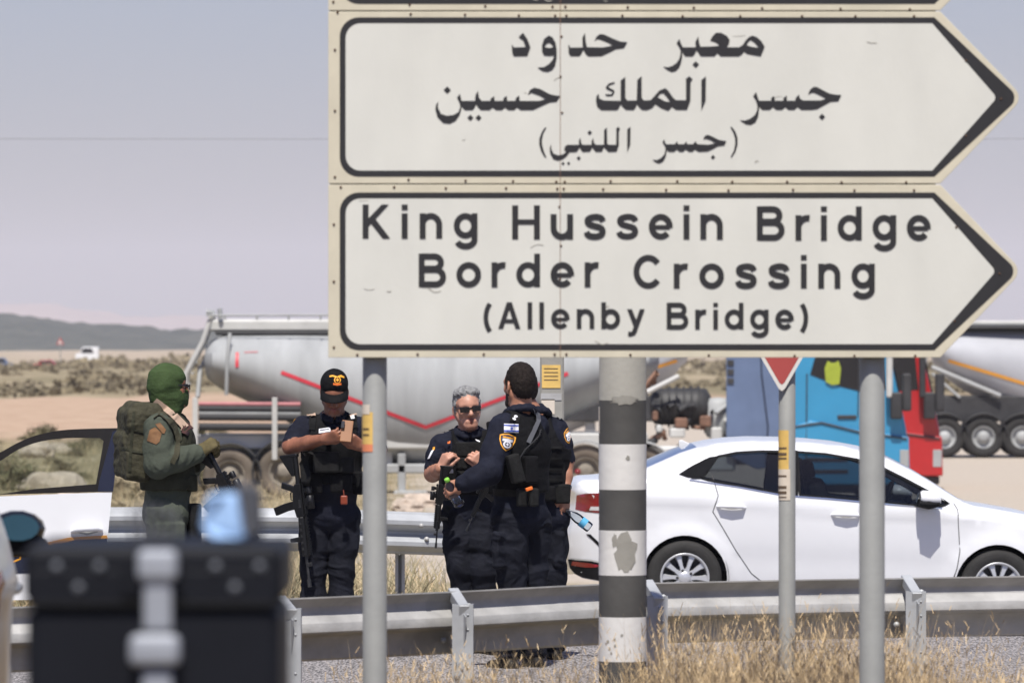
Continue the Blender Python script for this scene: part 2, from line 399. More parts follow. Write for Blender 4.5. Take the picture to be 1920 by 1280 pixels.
def ridge(name, y0, depth, top, amp, fs, m, kind, z0=-2, xr=1400, nx=420, ny=14, seed=1):
    xs = np.linspace(-xr, xr, nx); b = MB(); vs = []
    for j in range(ny):
        t = j / (ny - 1); env = math.sin(math.pi * min(1, t * 1.15) ** .6) if t < .87 else 0
        y = np.full(nx, y0 + depth * t); px = xs / y * FPX + 960
        h = np.array([np.interp(q, *zip(*top)) for q in px]); H = (640 - h) / FPX * y0 + CAMZ
        p = np.stack([xs * fs, y * fs, xs * 0], -1)
        nz = vnoise(p, seed) + .6 * vnoise(p * 2.3, seed + 1) + .4 * vnoise(p * 5.1, seed + 2)
        z = z0 + (H - z0) * max(env, 0) + amp * nz * max(env, 0) ** .5
        vs += list(zip(xs, y, z))
    b.add(vs, [(i * nx + j, i * nx + j + 1, (i + 1) * nx + j + 1, (i + 1) * nx + j) for i in range(ny - 1) for j in range(nx - 1)], 0, True)
    o = b.build(name, m); return o
M['wood'] = mat('far_trees', (.030, .040, .034), .95, vs=.06, col2=(.075, .080, .066), bump=1, bs=.2)
M['cliff'] = mat('pink_cliffs', (.36, .26, .22), .95, vs=.004, col2=(.29, .215, .19), detail=6)
tag(ridge('hills', 9000, 2200, [(-1500, 560), (0, 566), (100, 566), (200, 582), (345, 598), (800, 604), (1400, 598), (2000, 600), (3500, 590)], 9, .006, M['cliff'], 'structure', xr=3600, nx=500, seed=11), kind='structure')
tag(ridge('distant_woodland', 1900, 900, [(-1500, 586), (0, 585), (60, 588), (90, 597), (180, 606), (345, 618), (900, 622), (1500, 616), (2200, 618), (3500, 604)], 1.5, .11, M['wood'], 'stuff', xr=900, nx=1100, ny=26, seed=21),
    'hazy grey-green belt of trees along the foot of the hills', 'trees', kind='stuff')

# ------------------------------------------------------------------ dry grass, shrubs, rocks
def blades(spec, seed, wid, lean, segs=3, plume=0.):
    """spec: arrays x, y, h -> vertices and faces of bent grass blades"""
    r = np.random.default_rng(seed); x, y, h = spec; n = len(x); z = gz(x, y)
    az = r.uniform(0, 2 * math.pi, n); ln = h * lean * r.uniform(.2, 1.3, n); dx = np.cos(az) * ln; dy = np.sin(az) * ln * .6
    wx = r.uniform(.6, 1.3, n) * wid; fa = r.uniform(-.9, .9, n); cx = np.cos(fa) * wx / 2; cy = np.sin(fa) * wx / 2
    vs = []; fs = []
    for s in range(segs + 1):
        t = s / segs; q = 1 - .85 * t
        px = x + dx * t * t; py = y + dy * t * t; pz = z - .02 + h * t * (1 - .15 * lean * t)
        vs.append(np.stack([px - cx * q, py - cy * q, pz], -1)); vs.append(np.stack([px + cx * q, py + cy * q, pz], -1))
    V = np.stack(vs, 1); k = 2 * (segs + 1)
    F = np.array([[2 * s, 2 * s + 1, 2 * s + 3, 2 * s + 2] for s in range(segs)]); base = (np.arange(n) * k)[:, None, None]
    F = (F[None] + base).reshape(-1, 4); V = V.reshape(-1, 3)
    if plume:
        sel = np.where(r.uniform(0, 1, n) < plume)[0]; ev = []; ef = []; o = len(V)
        for i in sel:
            for q in range(7):
                t = r.uniform(.62, 1.0); bx = x[i] + dx[i] * t * t; by = y[i] + dy[i] * t * t; bz = z[i] + h[i] * t * (1 - .15 * lean * t)
                a = r.uniform(0, 6.28); L = r.uniform(.015, .05); ex = math.cos(a) * L * .45; ez = L * r.uniform(.5, 1); ww = .0016
                ev += [(bx - ww, by, bz), (bx + ww, by, bz), (bx + ex + ww * .8, by + math.sin(a) * L * .4, bz + ez), (bx + ex - ww * .8, by + math.sin(a) * L * .4, bz + ez)]
                ef.append([o, o + 1, o + 2, o + 3]); o += 4
        if ev: V = np.concatenate([V, np.array(ev)]); F = np.concatenate([F, np.array(ef)])
    return V, F

def grass_obj(name, V, F, mats, label, split=None):
    me = bpy.data.meshes.new(name); me.from_pydata(V.tolist(), [], F.tolist()); me.update()
    for m in mats: me.materials.append(m)
    if len(mats) > 1: me.polygons.foreach_set('material_index', (np.random.default_rng(5).integers(0, len(mats), len(F) // 4 + 1).repeat(4)[:len(F)]).astype(np.int32))
    o = bpy.data.objects.new(name, me); COL.objects.link(o); return tag(o, label, 'grass', kind='stuff')
M['straw'] = mat('straw_blades', (.55, .40, .22), .8, var=.25, vs=9)
M['straw2'] = mat('pale_straw_blades', (.62, .48, .29), .8, var=.2, vs=9)
M['straw3'] = mat('brown_straw_blades', (.30, .20, .10), .8, var=.25, vs=9)
def scatter_verge():
    r = np.random.default_rng(31); out = []
    def clump(px, d, n, top, spread):
        cx = (px - 960) / FPX * d; out.append(np.stack([cx + r.normal(0, spread, n), d + r.normal(0, spread, n), top * r.uniform(.45, 1.06, n)], -1))
    for _ in range(780):
        px = r.choice([r.uniform(1205, 1980), r.uniform(1400, 1730), r.uniform(1210, 1330)], p=[.62, .25, .13]); d = r.uniform(22.4, 26.6)
        lim = np.interp(px, [1205, 1260, 1420, 1560, 1700, 1790, 1980], [.54, .64, .68, .68, .64, .52, .46]); clump(px, d, int(r.uniform(14, 40)), lim * r.uniform(.35, 1.15), .10)
    for _ in range(240):
        px = r.uniform(690, 1125); d = r.uniform(22.4, 26.4); clump(px, d, int(r.uniform(10, 26)), r.uniform(.34, .62), .10)
    for px, d in ((900, 24.2), (960, 24.0), (1010, 23.4), (1035, 23.8), (1060, 24.4), (1085, 24.0), (1225, 23.5), (1250, 23.9)): clump(px, d, 13, .70, .05)
    for _ in range(330): px = r.uniform(1205, 1960); clump(px, r.uniform(22.4, 26.6), 2, np.interp(px, [1205, 1700, 1960], [.80, .80, .62]), .06)
    for _ in range(30): clump(r.uniform(-300, 690), r.uniform(22.6, 26.4), 25, r.uniform(.15, .35), .07)
    n = 14000; d = r.uniform(12, 27.6, n); out.append(np.stack([r.uniform(-3, 3, n), d, r.uniform(.03, .14, n)], -1))
    q = np.concatenate(out); return q[:, 0], q[:, 1], q[:, 2]
V, F = blades(scatter_verge(), 41, .0030, .34, 4, .14)
grass_obj('dry_grass', V, F, [M['straw'], M['straw2'], M['straw']], 'tall dry straw grass growing on the verge in front of the near guard rail')
def scatter_field():
    r = np.random.default_rng(32); xs = []; ys_ = []; hs = []
    for _ in range(2100):
        d = 41.6 + 125 * r.uniform(0, 1) ** 2.2; px = r.uniform(-350, 960); cx = (px - 960) / FPX * d
        if cx > -.75 and d < 60 or (cx > -2.2 and d > 56): continue
        n = int(r.uniform(10, 26)); top = r.uniform(.10, .38) * (1 + d / 160); sp = .16 + d * .002
        for _ in range(n): xs.append(cx + r.normal(0, sp)); ys_.append(d + r.normal(0, sp)); hs.append(top * r.uniform(.5, 1.1))
    return np.array(xs), np.array(ys_), np.array(hs)
V, F = blades(scatter_field(), 42, .011, .7, 4)
M['field'] = mat('field_straw', (.40, .345, .22), .85, var=.25, vs=3)
M['field2'] = mat('field_straw_olive', (.20, .185, .105), .85, var=.25, vs=3)
grass_obj('field_grass', V, F, [M['field'], M['field'], M['field2'], M['straw2']], 'short dry grass covering the field beyond the far guard rail')

M['twig'] = mat('dry_shrub_twigs', (.20, .165, .10), .9, var=.4, vs=4)
M['shrub'] = mat('dry_olive_shrub', (.15, .135, .07), .9, var=.4, vs=3)
def shrub_mesh(name, m, seed, n=420):
    r = np.random.default_rng(seed); vs = []; fs = []
    for i in range(n):
        a = r.uniform(0, 6.28); e = math.acos(r.uniform(0, 1)); L = r.uniform(.35, 1) ** .7
        lob = .75 + .25 * math.sin(a * 3 + seed) * math.sin(e * 4 + seed)
        c = np.array([math.cos(a) * math.sin(e) * .62, math.sin(a) * math.sin(e) * .62, math.cos(e) * .55]) * L * lob
        t = r.normal(0, 1, 3); t /= np.linalg.norm(t); u = np.cross(t, r.normal(0, 1, 3)); u /= np.linalg.norm(u); l = r.uniform(.05, .13); ww = r.uniform(.012, .035)
        k = len(vs); vs += [c - t * l - u * ww, c - t * l + u * ww, c + t * l + u * ww * .4, c + t * l - u * ww * .4]; fs.append((k, k + 1, k + 2, k + 3))
    for i in range(26):
        a = r.uniform(0, 6.28); e = r.uniform(.1, 1.2); tip = np.array([math.cos(a) * math.sin(e), math.sin(a) * math.sin(e), math.cos(e)]) * r.uniform(.4, .62)
        u = np.array([-math.sin(a), math.cos(a), 0]) * .008; k = len(vs); vs += [-u, u, tip + u * .3, tip - u * .3]; fs.append((k, k + 1, k + 2, k + 3))
    me = bpy.data.meshes.new(name); me.from_pydata([tuple(v) for v in vs], [], fs); me.materials.append(m); return me
shm = [shrub_mesh('dry_shrub', M['twig'], 1), shrub_mesh('dry_shrub', M['shrub'], 2), shrub_mesh('dry_shrub', M['twig'], 3)]
def shrub(px, py, d, size, k, label):
    x = (px - 960) / FPX * d; o = bpy.data.objects.new('dry_shrub', shm[k % 3]); COL.objects.link(o)
    o.location = (x, d, float(gz(np.array([x]), np.array([d]))[0]) - .03); o.scale = (size * 1.25, size * 1.25, size); o.rotation_euler = (0, 0, k * 1.7)
    return tag(o, label, 'shrub', 'dry shrubs in the field')
shrub(175, 930, 92, .95, 0, 'spiky straw-coloured shrub seen through the open door window near its right edge')
shrub(42, 880, 118, 1.25, 1, 'dark brown bush seen through the door window at the left edge of the photo')
shrub(238, 985, 74, .75, 2, 'brown shrub in the gap between the open car door and the soldier')
shrub(400, 905, 88, .95, 3, 'dry pale shrub under the slung rifle of the soldier in front of the truck wheels')
shrub(855, 930, 84, .6, 5, 'low dry shrub beside the trailer wheels just behind the grey haired officer')
rs = random.Random(4)
for i in range(70):
    d = rs.uniform(80, 185); shrub(rs.uniform(-150, 430), 0, d, rs.uniform(.35, 1.1), i, 'small dry shrub dotted over the blurred field left of the trailer')
M['scrub_far'] = mat('far_brown_scrub', (.20, .165, .10), .95, var=.45, vs=.03)
def far_scrub():
    r = np.random.default_rng(8); vs = []; fs = []
    for i in range(1500):
        d = r.uniform(330, 760); px = r.uniform(-600, 2400); cx = (px - 960) / FPX * d; s = r.uniform(.5, 1.9) * (.6 + d / 900); h = s * r.uniform(.16, .42)
        z0 = float(gz(np.array([cx]), np.array([d]))[0])
        for q in range(26):
            a = r.uniform(0, 6.28); rr = s * r.uniform(0, 1) ** .5; c = np.array([cx + math.cos(a) * rr, d + math.sin(a) * rr, z0 + h * r.uniform(0, 1) * (1 - (rr / s) ** 2 * .7)])
            t = r.normal(0, 1, 3); t /= np.linalg.norm(t); u = np.cross(t, r.normal(0, 1, 3)); u /= np.linalg.norm(u); l = s * r.uniform(.06, .14)
            k = len(vs); vs += [c - t * l - u * l, c - t * l + u * l, c + t * l + u * l, c + t * l - u * l]; fs.append((k, k + 1, k + 2, k + 3))
    me = bpy.data.meshes.new('scrubland'); me.from_pydata([tuple(v) for v in vs], [], fs); me.materials.append(M['scrub_far']); o = bpy.data.objects.new('scrubland', me); COL.objects.link(o)
    tag(o, 'far brown scrub in a band across the plain beyond the bare earth', 'scrub', kind='stuff')
far_scrub()
M['rock'] = mat('pale_rock', (.46, .38, .31), .95, var=.25, vs=2, bump=.5, bs=8)
def rock(px, d, s, seed, label):
    bm = bmesh.new(); bmesh.ops.create_icosphere(bm, subdivisions=3, radius=1); co = np.array([v.co[:] for v in bm.verts])
    n = vnoise(co * 1.4 + seed * 7, seed) * .35 + vnoise(co * 3.3, seed + 1) * .15
    for v, q in zip(bm.verts, n): v.co *= 1 + q; v.co.z *= .6
    me = bpy.data.meshes.new('rock'); bm.to_mesh(me); bm.free(); me.materials.append(M['rock']); o = bpy.data.objects.new('rock', me); COL.objects.link(o)
    x = (px - 960) / FPX * d; o.location = (x, d, float(gz(np.array([x]), np.array([d]))[0]) + s * .2); o.scale = (s, s, s); o.rotation_euler = (0, 0, seed)
    tag(o, label, 'rock', 'pale rocks in the field')
rock(98, 118, .62, 1, 'largest pale rock, in the middle of the open door window')
rock(140, 108, .38, 2, 'pale rock right of the largest one, seen through the door window')
rock(72, 150, .5, 3, 'pale rock above the door frame arch, at the foot of the bare earth')
rock(112, 160, .42, 4, 'small pale rock just above the top of the car door')
rock(30, 100, .3, 5, 'low pale rock low in the door window at the photo edge')
rock(790, 100, .35, 6, 'grey rubble stone under the cement trailer, right of the officer with the phone')
rock(765, 98, .28, 7, 'smaller rubble stone under the cement trailer beside the sign pole')

# ------------------------------------------------------------------ direction sign on two poles
SD = 22.2
def pl(p, d, k=0): q = P(p[0], p[1], d); return (q.x, q.z)
def flat(mb, poly, d, holes=(), mi=0):
    """a px polygon as a flat sheet facing the road at depth d"""
    v, f = fill(poly, holes); mb.add([P(a, b_, d) for a, b_ in v], f, mi); return mb
def rounded(x0, y0, x1, y1, r, xr):
    return arc(x0 + r, y0 + r, r, r, 270, 180, 7) + arc(x0 + r, y1 - r, r, r, 180, 90, 7)

SIGN_STROKE = .178
def glyph(ch):
    w_ = SIGN_STROKE; h = w_ / 2; st = lambda x, y0, y1: ('P', [(x, y0), (x + w_, y0), (x + w_, y1), (x, y1)]); s = []; 
    if ch == 'K': return .80, [st(0, 0, 1), ('P', [(w_ - .01, .585), (.565, 1), (.775, 1), (w_ - .01, .345)]), ('P', [(.255, .435), (.38, .575), (.815, 0), (.60, 0)])]
    if ch == 'H': return .82, [st(0, 0, 1), st(.82 - w_, 0, 1), ('P', [(h, .44), (.74, .44), (.74, .585), (h, .585)])]
    if ch == 'i': return w_, [st(0, 0, .74), st(0, .845, 1)]
    if ch == 'l': return w_, [st(0, 0, 1)]
    if ch == 'n': return .66, [st(0, 0, .74), ('S', arc(.33, .40, .247, .262, 172, 0) + [(.577, 0)])]
    if ch == 'u': return .66, [st(.66 - w_, 0, .74), ('S', [(.083, .74), (.083, .34)] + arc(.33, .335, .247, .258, 180, 352))]
    if ch == 'r': return .43, [st(0, 0, .74), ('S', arc(.36, .36, .277, .30, 172, 78, 8))]
    if ch == 'o': return .73, [('C', arc(.365, .37, .282, .29, 0, 360, 30))]
    if ch == 'd': return .71, [st(.71 - w_, 0, 1), ('C', arc(.35, .37, .268, .29, 0, 360, 28))]
    if ch == 'b': return .71, [st(0, 0, 1), ('C', arc(.36, .37, .268, .29, 0, 360, 28))]
    if ch == 'g': return .69, [('C', arc(.34, .375, .258, .285, 0, 360, 28)), ('S', [(.607, .74), (.607, -.03)] + arc(.345, -.03, .262, .20, 0, -158, 12))]
    if ch == 'e': return .70, [('S', [(.615, .335), (.613, .40)] + arc(.35, .37, .265, .29, 8, 318, 26)), ('T', [(.09, .355), (.62, .355)], .13)]
    if ch == 's': return .64, [('S', catmull([(.565, .535), (.50, .63), (.33, .662), (.15, .615), (.105, .53), (.17, .44), (.33, .39), (.50, .335), (.555, .225), (.49, .12), (.32, .08), (.14, .115), (.075, .215)], 4))]
    if ch == 'B': return .82, [st(0, 0, 1), ('S', [(.08, .918), (.46, .918)] + arc(.48, .735, .19, .183, 90, -90, 10) + [(.08, .552)]), ('S', [(.08, .522), (.48, .522)] + arc(.51, .302, .225, .22, 90, -90, 10) + [(.08, .083)])]
    if ch == 'C': return .86, [('S', arc(.44, .5, .355, .418, 38, 322, 26))]
    if ch == 'A': return .84, [('P', [(0, 0), (.185, 0), (.51, 1), (.325, 1)]), ('P', [(.84, 0), (.655, 0), (.33, 1), (.515, 1)]), ('T', [(.19, .29), (.65, .29)], .14)]
    if ch == 'y': return .66, [('P', [(.665, .74), (.485, .74), (.20, -.06), (.36, -.12)]), ('P', [(0, .74), (.18, .74), (.43, .12), (.27, .02)]), ('S', [(.295, -.06), (.245, -.17), (.15, -.205), (.04, -.195)])]
    if ch == '(': return .30, [('S', arc(.70, .42, .60, .78, 138, 222, 12))]
    if ch == ')': return .30, [('S', arc(-.40, .42, .60, .78, 42, -42, 12))]
def word(mb, text, x0, x1, ybase, cap, d, bh=0):
    gs = [glyph(c) for c in text]; tot = sum(g[0] for g in gs) * cap; sp = (x1 - x0 - tot) / max(1, len(gs) - 1); x = x0; n = 0
    for wd, items in gs:
        for it in items:
            n += 1; dd = d - .0002 * (n % 7)
            T = lambda q: P(x + q[0] * cap, ybase - q[1] * cap, dd)
            if it[0] == 'P': mb.add([T(q) for q in it[1]], [tuple(range(len(it[1])))])
            else:
                vs, fs = ribbon(it[1], it[2] if it[0] == 'T' else SIGN_STROKE * (1.0))
                mb.add([T(q) for q in vs], fs)
        x += wd * cap + sp
AR = [  # Arabic lettering: (left, top, scale, outlines, holes, dots) measured off the sign face
 (1240, 50, .104167, [[(325,225),(350,300),(385,370),(380,470),(372,560),(355,650),(320,740),(260,800),(190,818),(120,790),(30,720),(110,735),(190,715),(270,660),(320,590),(345,500),(345,420),(320,370),(275,300)],
   [(370,375),(620,375),(612,280),(665,180),(680,290),(705,365),(880,362),(1040,350),(1020,310),(960,275),(880,255),(920,180),(980,115),(1080,115),(1180,170),(1230,240),(1215,310),(1175,375),(1400,375),(1470,330),(1520,250),(1580,190),(1640,165),(1720,195),(1800,265),(1860,365),(1790,535),(1640,510),(1540,490),(1490,450),(1440,510),(1390,535),(1070,535),(1010,480),(955,535),(710,535),(680,490),(635,425),(590,510),(560,535),(430,535),(390,480)]],
   [[(1535,340),(1560,280),(1605,240),(1680,290),(1760,385),(1640,370)]], [(620,685,60)]),
 (950, 50, .125, [[(245,95),(310,190),(355,310),(310,440),(110,445),(85,400),(75,270),(110,315),(285,310),(250,210),(180,160)],
   [(630,135),(690,165),(735,250),(750,350),(750,470),(725,590),(680,650),(610,678),(540,665),(460,615),(560,610),(640,560),(690,500),(715,430),(640,438),(560,430),(530,370),(530,280),(560,190)],
   [(925,270),(960,318),(1140,315),(1135,170),(1175,95),(1185,220),(1205,310),(1440,315),(1530,300),(1595,280),(1500,235),(1400,195),(1350,190),(1315,225),(1350,150),(1400,115),(1460,120),(1600,185),(1700,225),(1810,235),(1760,325),(1640,340),(1520,400),(1420,445),(1230,448),(1190,420),(1150,350),(1115,420),(1090,445),(960,445),(930,400)]],
   [[(570,310),(590,260),(640,240),(680,270),(700,310),(640,325)]], []),
 (1380, 140, .109375, [[(345,300),(375,400),(400,470),(395,600),(380,720),(330,820),(250,862),(170,850),(60,780),(150,790),(240,760),(320,700),(365,610),(365,520),(340,440),(295,370)],
   [(390,450),(600,450),(605,400),(655,365),(665,450),(810,450),(815,400),(870,360),(875,450),(1015,450),(1025,400),(1080,345),(1095,410),(1150,445),(1450,445),(1550,415),(1440,355),(1340,310),(1290,310),(1235,345),(1270,260),(1330,212),(1390,215),(1500,275),(1600,325),(1700,345),(1805,350),(1755,455),(1620,465),(1500,530),(1390,590),(1300,603),(1120,603),(1055,555),(1000,603),(900,603),(845,555),(790,603),(690,603),(635,555),(580,603),(450,603),(400,550)]], [], [(1475,725,54)]),
 (1100, 130, .125, [[(1790,105),(1785,470),(1720,620),(1720,165)],
   [(180,370),(190,440),(260,470),(510,475),(510,170),(580,115),(580,430),(610,470),(750,470),(760,160),(825,105),(825,430),(860,470),(960,465),(1020,400),(1090,320),(1180,285),(1230,330),(1290,420),(1340,465),(1490,465),(1490,180),(1485,150),(1535,105),(1590,150),(1560,185),(1555,470),(1505,605),(1340,605),(1280,560),(1225,620),(1120,580),(1030,520),(980,580),(900,610),(830,605),(790,570),(755,520),(730,580),(700,608),(590,605),(550,570),(510,525),(470,600),(440,610),(220,610),(160,560),(140,480),(145,410)],
   [(420,190),(330,215),(285,270),(300,300),(390,340),(375,375),(275,375),(300,405),(390,400),(420,340),(410,315),(335,275),(330,245),(420,215)]],
   [[(1060,420),(1100,365),(1150,355),(1200,410),(1260,490),(1180,485)]], []),
 (800, 140, .135417, [[(460,265),(480,350),(480,480),(455,560),(400,640),(320,680),(230,670),(150,590),(120,480),(130,420),(160,375),(155,460),(200,545),(280,572),(370,560),(440,520),(465,450),(455,390),(420,320)],
   [(472,365),(670,365),(675,290),(710,225),(725,320),(760,365),(880,365),(890,330),(935,300),(940,365),(1055,365),(1070,320),(1110,295),(1115,365),(1225,365),(1240,320),(1280,290),(1290,365),(1560,365),(1650,340),(1560,290),(1450,250),(1400,280),(1430,215),(1490,182),(1570,200),(1700,270),(1780,290),(1850,295),(1800,375),(1700,385),(1580,440),(1470,490),(1300,490),(1250,455),(1210,490),(1130,490),(1085,455),(1040,490),(960,490),(915,455),(870,490),(750,490),(715,455),(685,410),(655,470),(630,490),(530,490),(480,440)]], [], [(285,215,50), (605,598,42), (718,598,42)]),
 (1210, 230, .098958, [[(355,315),(380,390),(410,430),(405,540),(385,640),(340,730),(270,768),(210,755),(130,700),(220,710),(300,670),(360,600),(382,520),(375,450),(325,370)],
   [(400,410),(560,410),(600,355),(620,410),(735,410),(775,355),(795,410),(905,410),(945,355),(990,410),(1200,420),(1340,390),(1240,330),(1150,300),(1095,315),(1130,250),(1190,232),(1280,270),(1400,330),(1535,350),(1495,430),(1380,440),(1270,500),(1180,540),(1010,548),(940,505),(890,548),(830,548),(765,505),(715,548),(650,548),(595,505),(545,548),(450,548),(400,510)],
   [(1635,75),(1705,170),(1748,290),(1748,410),(1712,540),(1637,662),(1615,655),(1678,530),(1702,400),(1698,290),(1668,190),(1612,90)]], [], [(1282,655,42)]),
 (1000, 230, .104167, [[(237,85),(180,190),(155,300),(158,400),(190,520),(237,632),(200,615),(140,510),(106,390),(108,290),(150,175),(208,88)],
   [(320,390),(325,480),(365,560),(450,590),(540,570),(600,520),(555,495),(570,430),(610,400),(820,400),(820,320),(845,270),(865,380),(890,400),(1045,400),(1050,330),(1075,275),(1095,370),(1130,400),(1270,400),(1275,130),(1325,90),(1330,380),(1360,400),(1490,400),(1495,160),(1490,110),(1530,75),(1560,110),(1540,160),(1540,400),(1500,520),(1350,525),(1300,470),(1270,440),(1235,520),(1130,525),(1095,490),(1060,445),(1020,520),(890,525),(860,490),(835,445),(780,525),(650,530),(600,600),(530,655),(440,680),(360,655),(305,560),(295,460)],
   [(1750,75),(1745,390),(1690,530),(1690,120)]], [], [(1015,180,42), (817,640,38), (535,735,30), (635,732,30)])]
def arabic(mb, d):
    n = 0
    for x0, y0, s, outs, holes, dots in AR:
        T = lambda q: (x0 + q[0] * s, y0 + q[1] * s)
        for o_ in outs: n += 1; flat(mb, [T(q) for q in o_], d - .0002 * (n % 5), [[T(q) for q in h] for h in holes])
        for (cx, cy, r) in dots: flat(mb, [T((cx - r, cy)), T((cx, cy + r)), T((cx + r, cy)), T((cx, cy - r))], d)

rivet_me = None
def rivet(px, py, d, parent, r=.0052):
    global rivet_me
    if rivet_me is None:
        rivet_me = MB().lathe([(0, -.004), (r * .7, -.0035), (r, 0), (r, .002)], (0, 0, 0), (0, 1, 0), 10).build('rivet', M['rivet']).data
        bpy.data.objects.remove(bpy.data.objects['rivet'])
    o = bpy.data.objects.new('rivet', rivet_me); COL.objects.link(o); o.parent = parent; o.location = P(px, py, d) - parent.location
def arrow_sign(y0, y1, tipx, label, bt, bb, rows):
    """board from y0 to y1; bt/bb outer edge of the black border"""
    ym = (y0 + y1) / 2; t = empty('direction_sign', P(616, y1, SD), label, 'road sign', 'arrow panels of the big direction sign')
    tip = arc(tipx - 24, ym, 24, 24, -42, 42, 8)
    board = [(615.5, y0), (1763, y0)] + tip + [(1763, y1), (615.5, y1)]
    MB().prism([pl(p, SD) for p in board], SD, SD + .014, .0015).build('board', M['cream'], t, W=True)
    MB().prism([pl(q, SD) for q in [(618, y1 - 5), (1755, y1 - 5), (1755, y1 + 8), (618, y1 + 8)]] if y1 < 600 else [pl(q, SD) for q in [(618, y1 - 30), (1755, y1 - 30), (1755, y1 - 8), (618, y1 - 8)]], SD + .0145, SD + .034, .001).build('support_rail', M['gun_worn'], t, W=True)
    outer = rounded(637, bt, 0, bb, 36, 0)[:8] + rounded(637, bt, 0, bb, 36, 0)[8:] + [(1752, bb)] + arc(tipx - 28, ym, 20, 20, 45, -45, 8) + [(1752, bt)]
    inner = rounded(648, bt + 11, 0, bb - 11, 28, 0) + [(1748, bb - 11)] + arc(tipx - 55, ym, 11, 11, 42, -42, 5) + [(1748, bt + 11)]
    b = MB(); flat(b, outer, SD - .0015, [inner]); b.build('border', M['black_film'], t, W=True)
    b = MB(); flat(b, inner, SD - .001); b.build('face', M['face'], t, W=True)
    # the seam where two sheets of the panel meet
    sx = 1050.5; flat(MB(), [(sx - .6, y0 + 1), (sx + .6, y0 + 1), (sx + .6, y1 - 1), (sx - .6, y1 - 1)], SD - .0022).build('seam', M['rust'], t, W=True)
    q = random.Random(int(tipx + y1))
    for k in range(7):
        x0 = q.uniform(670, 1720); yy = q.uniform(max(bt + 15, 2), bb - 15); a = q.uniform(-.5, .5); L_ = q.uniform(5, 26)
        v, f = ribbon(catmull([(x0, yy), (x0 + L_ * .5, yy + L_ * a + q.uniform(-2, 2)), (x0 + L_, yy + L_ * a * .7)], 4), q.uniform(.8, 2.2)); MB().add([P(a_, b_, SD - .0024) for a_, b_ in v], f).build('scuff', M['scuff'], t, W=True)
    for (px, py) in rows: rivet(px, py, SD - .0005, t)
    return t
r1 = [(633, 24), (770, 27), (872, 28), (973, 29.5), (1041, 30), (1062, 30), (1167, 30), (1280, 31), (1388, 31), (1504, 31), (1604, 31), (1714, 31), (628, 94), (628, 208), (628, 332), (766, 337), (873, 339), (962, 340), (1043, 341), (1059, 341), (1145, 340), (1270, 340), (1373, 341), (1476, 341), (1578, 342), (1699, 342), (1053, 69), (1051, 144), (1054, 212), (1811, 114), (1877, 186), (1811, 255)]
A1 = arrow_sign(22.2, 344.2, 1910, 'large cream arrow sign panel with black Arabic lettering, pointing right', 33, 331, r1)
b = MB(); arabic(b, SD - .003); b.build('lettering', M['black_film'], A1, W=True)
r2 = [(639, 351), (739, 351), (836, 353), (949, 353), (1045, 354), (1057, 354), (1131, 355), (1249, 356), (1366, 357), (1487, 356), (1602, 357), (1714, 357), (626, 421), (626, 528), (626, 651), (670, 665), (783, 664), (907, 664), (1040, 664), (1062, 664), (1182, 665), (1329, 666), (1490, 667), (1602, 667), (1716, 667), (1049, 388), (1052, 461), (1050, 523), (1050, 602), (1793, 426), (1874, 513), (1790, 602)]
A2 = arrow_sign(346.4, 670, 1908, 'large cream arrow sign panel with English place name lettering in three lines', 361, 656, r2)
b = MB()
word(b, 'King', 679.8, 895, 447, 63.5, SD - .003); word(b, 'Hussein', 960.3, 1355, 448.5, 63.5, SD - .003); word(b, 'Bridge', 1419, 1745, 450.5, 63.5, SD - .003)
word(b, 'Border', 785, 1123, 538, 62.5, SD - .003); word(b, 'Crossing', 1188, 1640, 540.5, 62.5, SD - .003)
word(b, '(Allenby', 906, 1208.5, 616, 49.5, SD - .003); word(b, 'Bridge)', 1250, 1516, 617, 49.5, SD - .003)
b.build('lettering', M['black_film'], A2, W=True)
r0 = [(625, 4), (768, 9), (910, 12), (1036, 13), (1060, 13), (1177, 14), (1301, 15), (1429, 16), (1576, 17), (1706, 18)]
arrow_sign(-303, 20, 1912, 'uppermost cream arrow panel, only its lower black border in view', -290, 7.5, r0)
def post(name, px0, px1, d, py_top, label, m, group=None):
    x = P((px0 + px1) / 2, 0, d).x; r = (px1 - px0) / 2 / FPX * d; g = float(gz(np.array([x]), np.array([d]))[0]); zt = P(0, py_top, d).z
    t = empty(name, (x, d, g), label, 'pole', group)
    b = MB(); b.lathe([(r, -.15), (r, zt - g), (r * .9, zt - g + .006), (0, zt - g + .008)], (0, 0, 0), (0, 0, 1), 40); b.build('pole', m, t)
    return t, x, r, g
def sticker(t, x, d, r, g, py0, py1, a0, a1, m, name='sticker', out=.002):
    """paper glued round a pole, from angle a0 to a1 (0 faces the camera, negative to the left)"""
    z0 = P(0, py1, d).z - g; z1 = P(0, py0, d).z - g; n = 10; vs = []; R = r + out
    for zz in (z0, z1):
        for i in range(n + 1):
            q = math.radians(a0 + (a1 - a0) * i / n); vs.append((math.sin(q) * R, -math.cos(q) * R, zz))
    return MB().add(vs, [(i, i + 1, n + 2 + i, n + 1 + i) for i in range(n)], 0, True).build(name, m, t)
pt, x_, r_, g_ = post('sign_pole', 680, 725.5, SD + .036 + .0475, -320, 'grey metal pole with a torn yellow sticker, under the left end of the direction sign', M['galv'], 'poles of the direction sign')
s1 = sticker(pt, x_, SD + .0835, r_, g_, 772, 832, -88, -8, M['yellow_paper']); sticker(pt, x_, SD + .0835, r_, g_, 832, 846, -85, -8, M['orange_paper'], 'sticker_edge')
sticker(pt, x_, SD + .0835, r_, g_, 758, 776, -80, -22, M['white_paper'], 'torn_paper', .0035)
for yy in (802, 813): sticker(pt, x_, SD + .0835, r_, g_, yy, yy + 3, -65, -25, M['ink'], 'print', .0035)
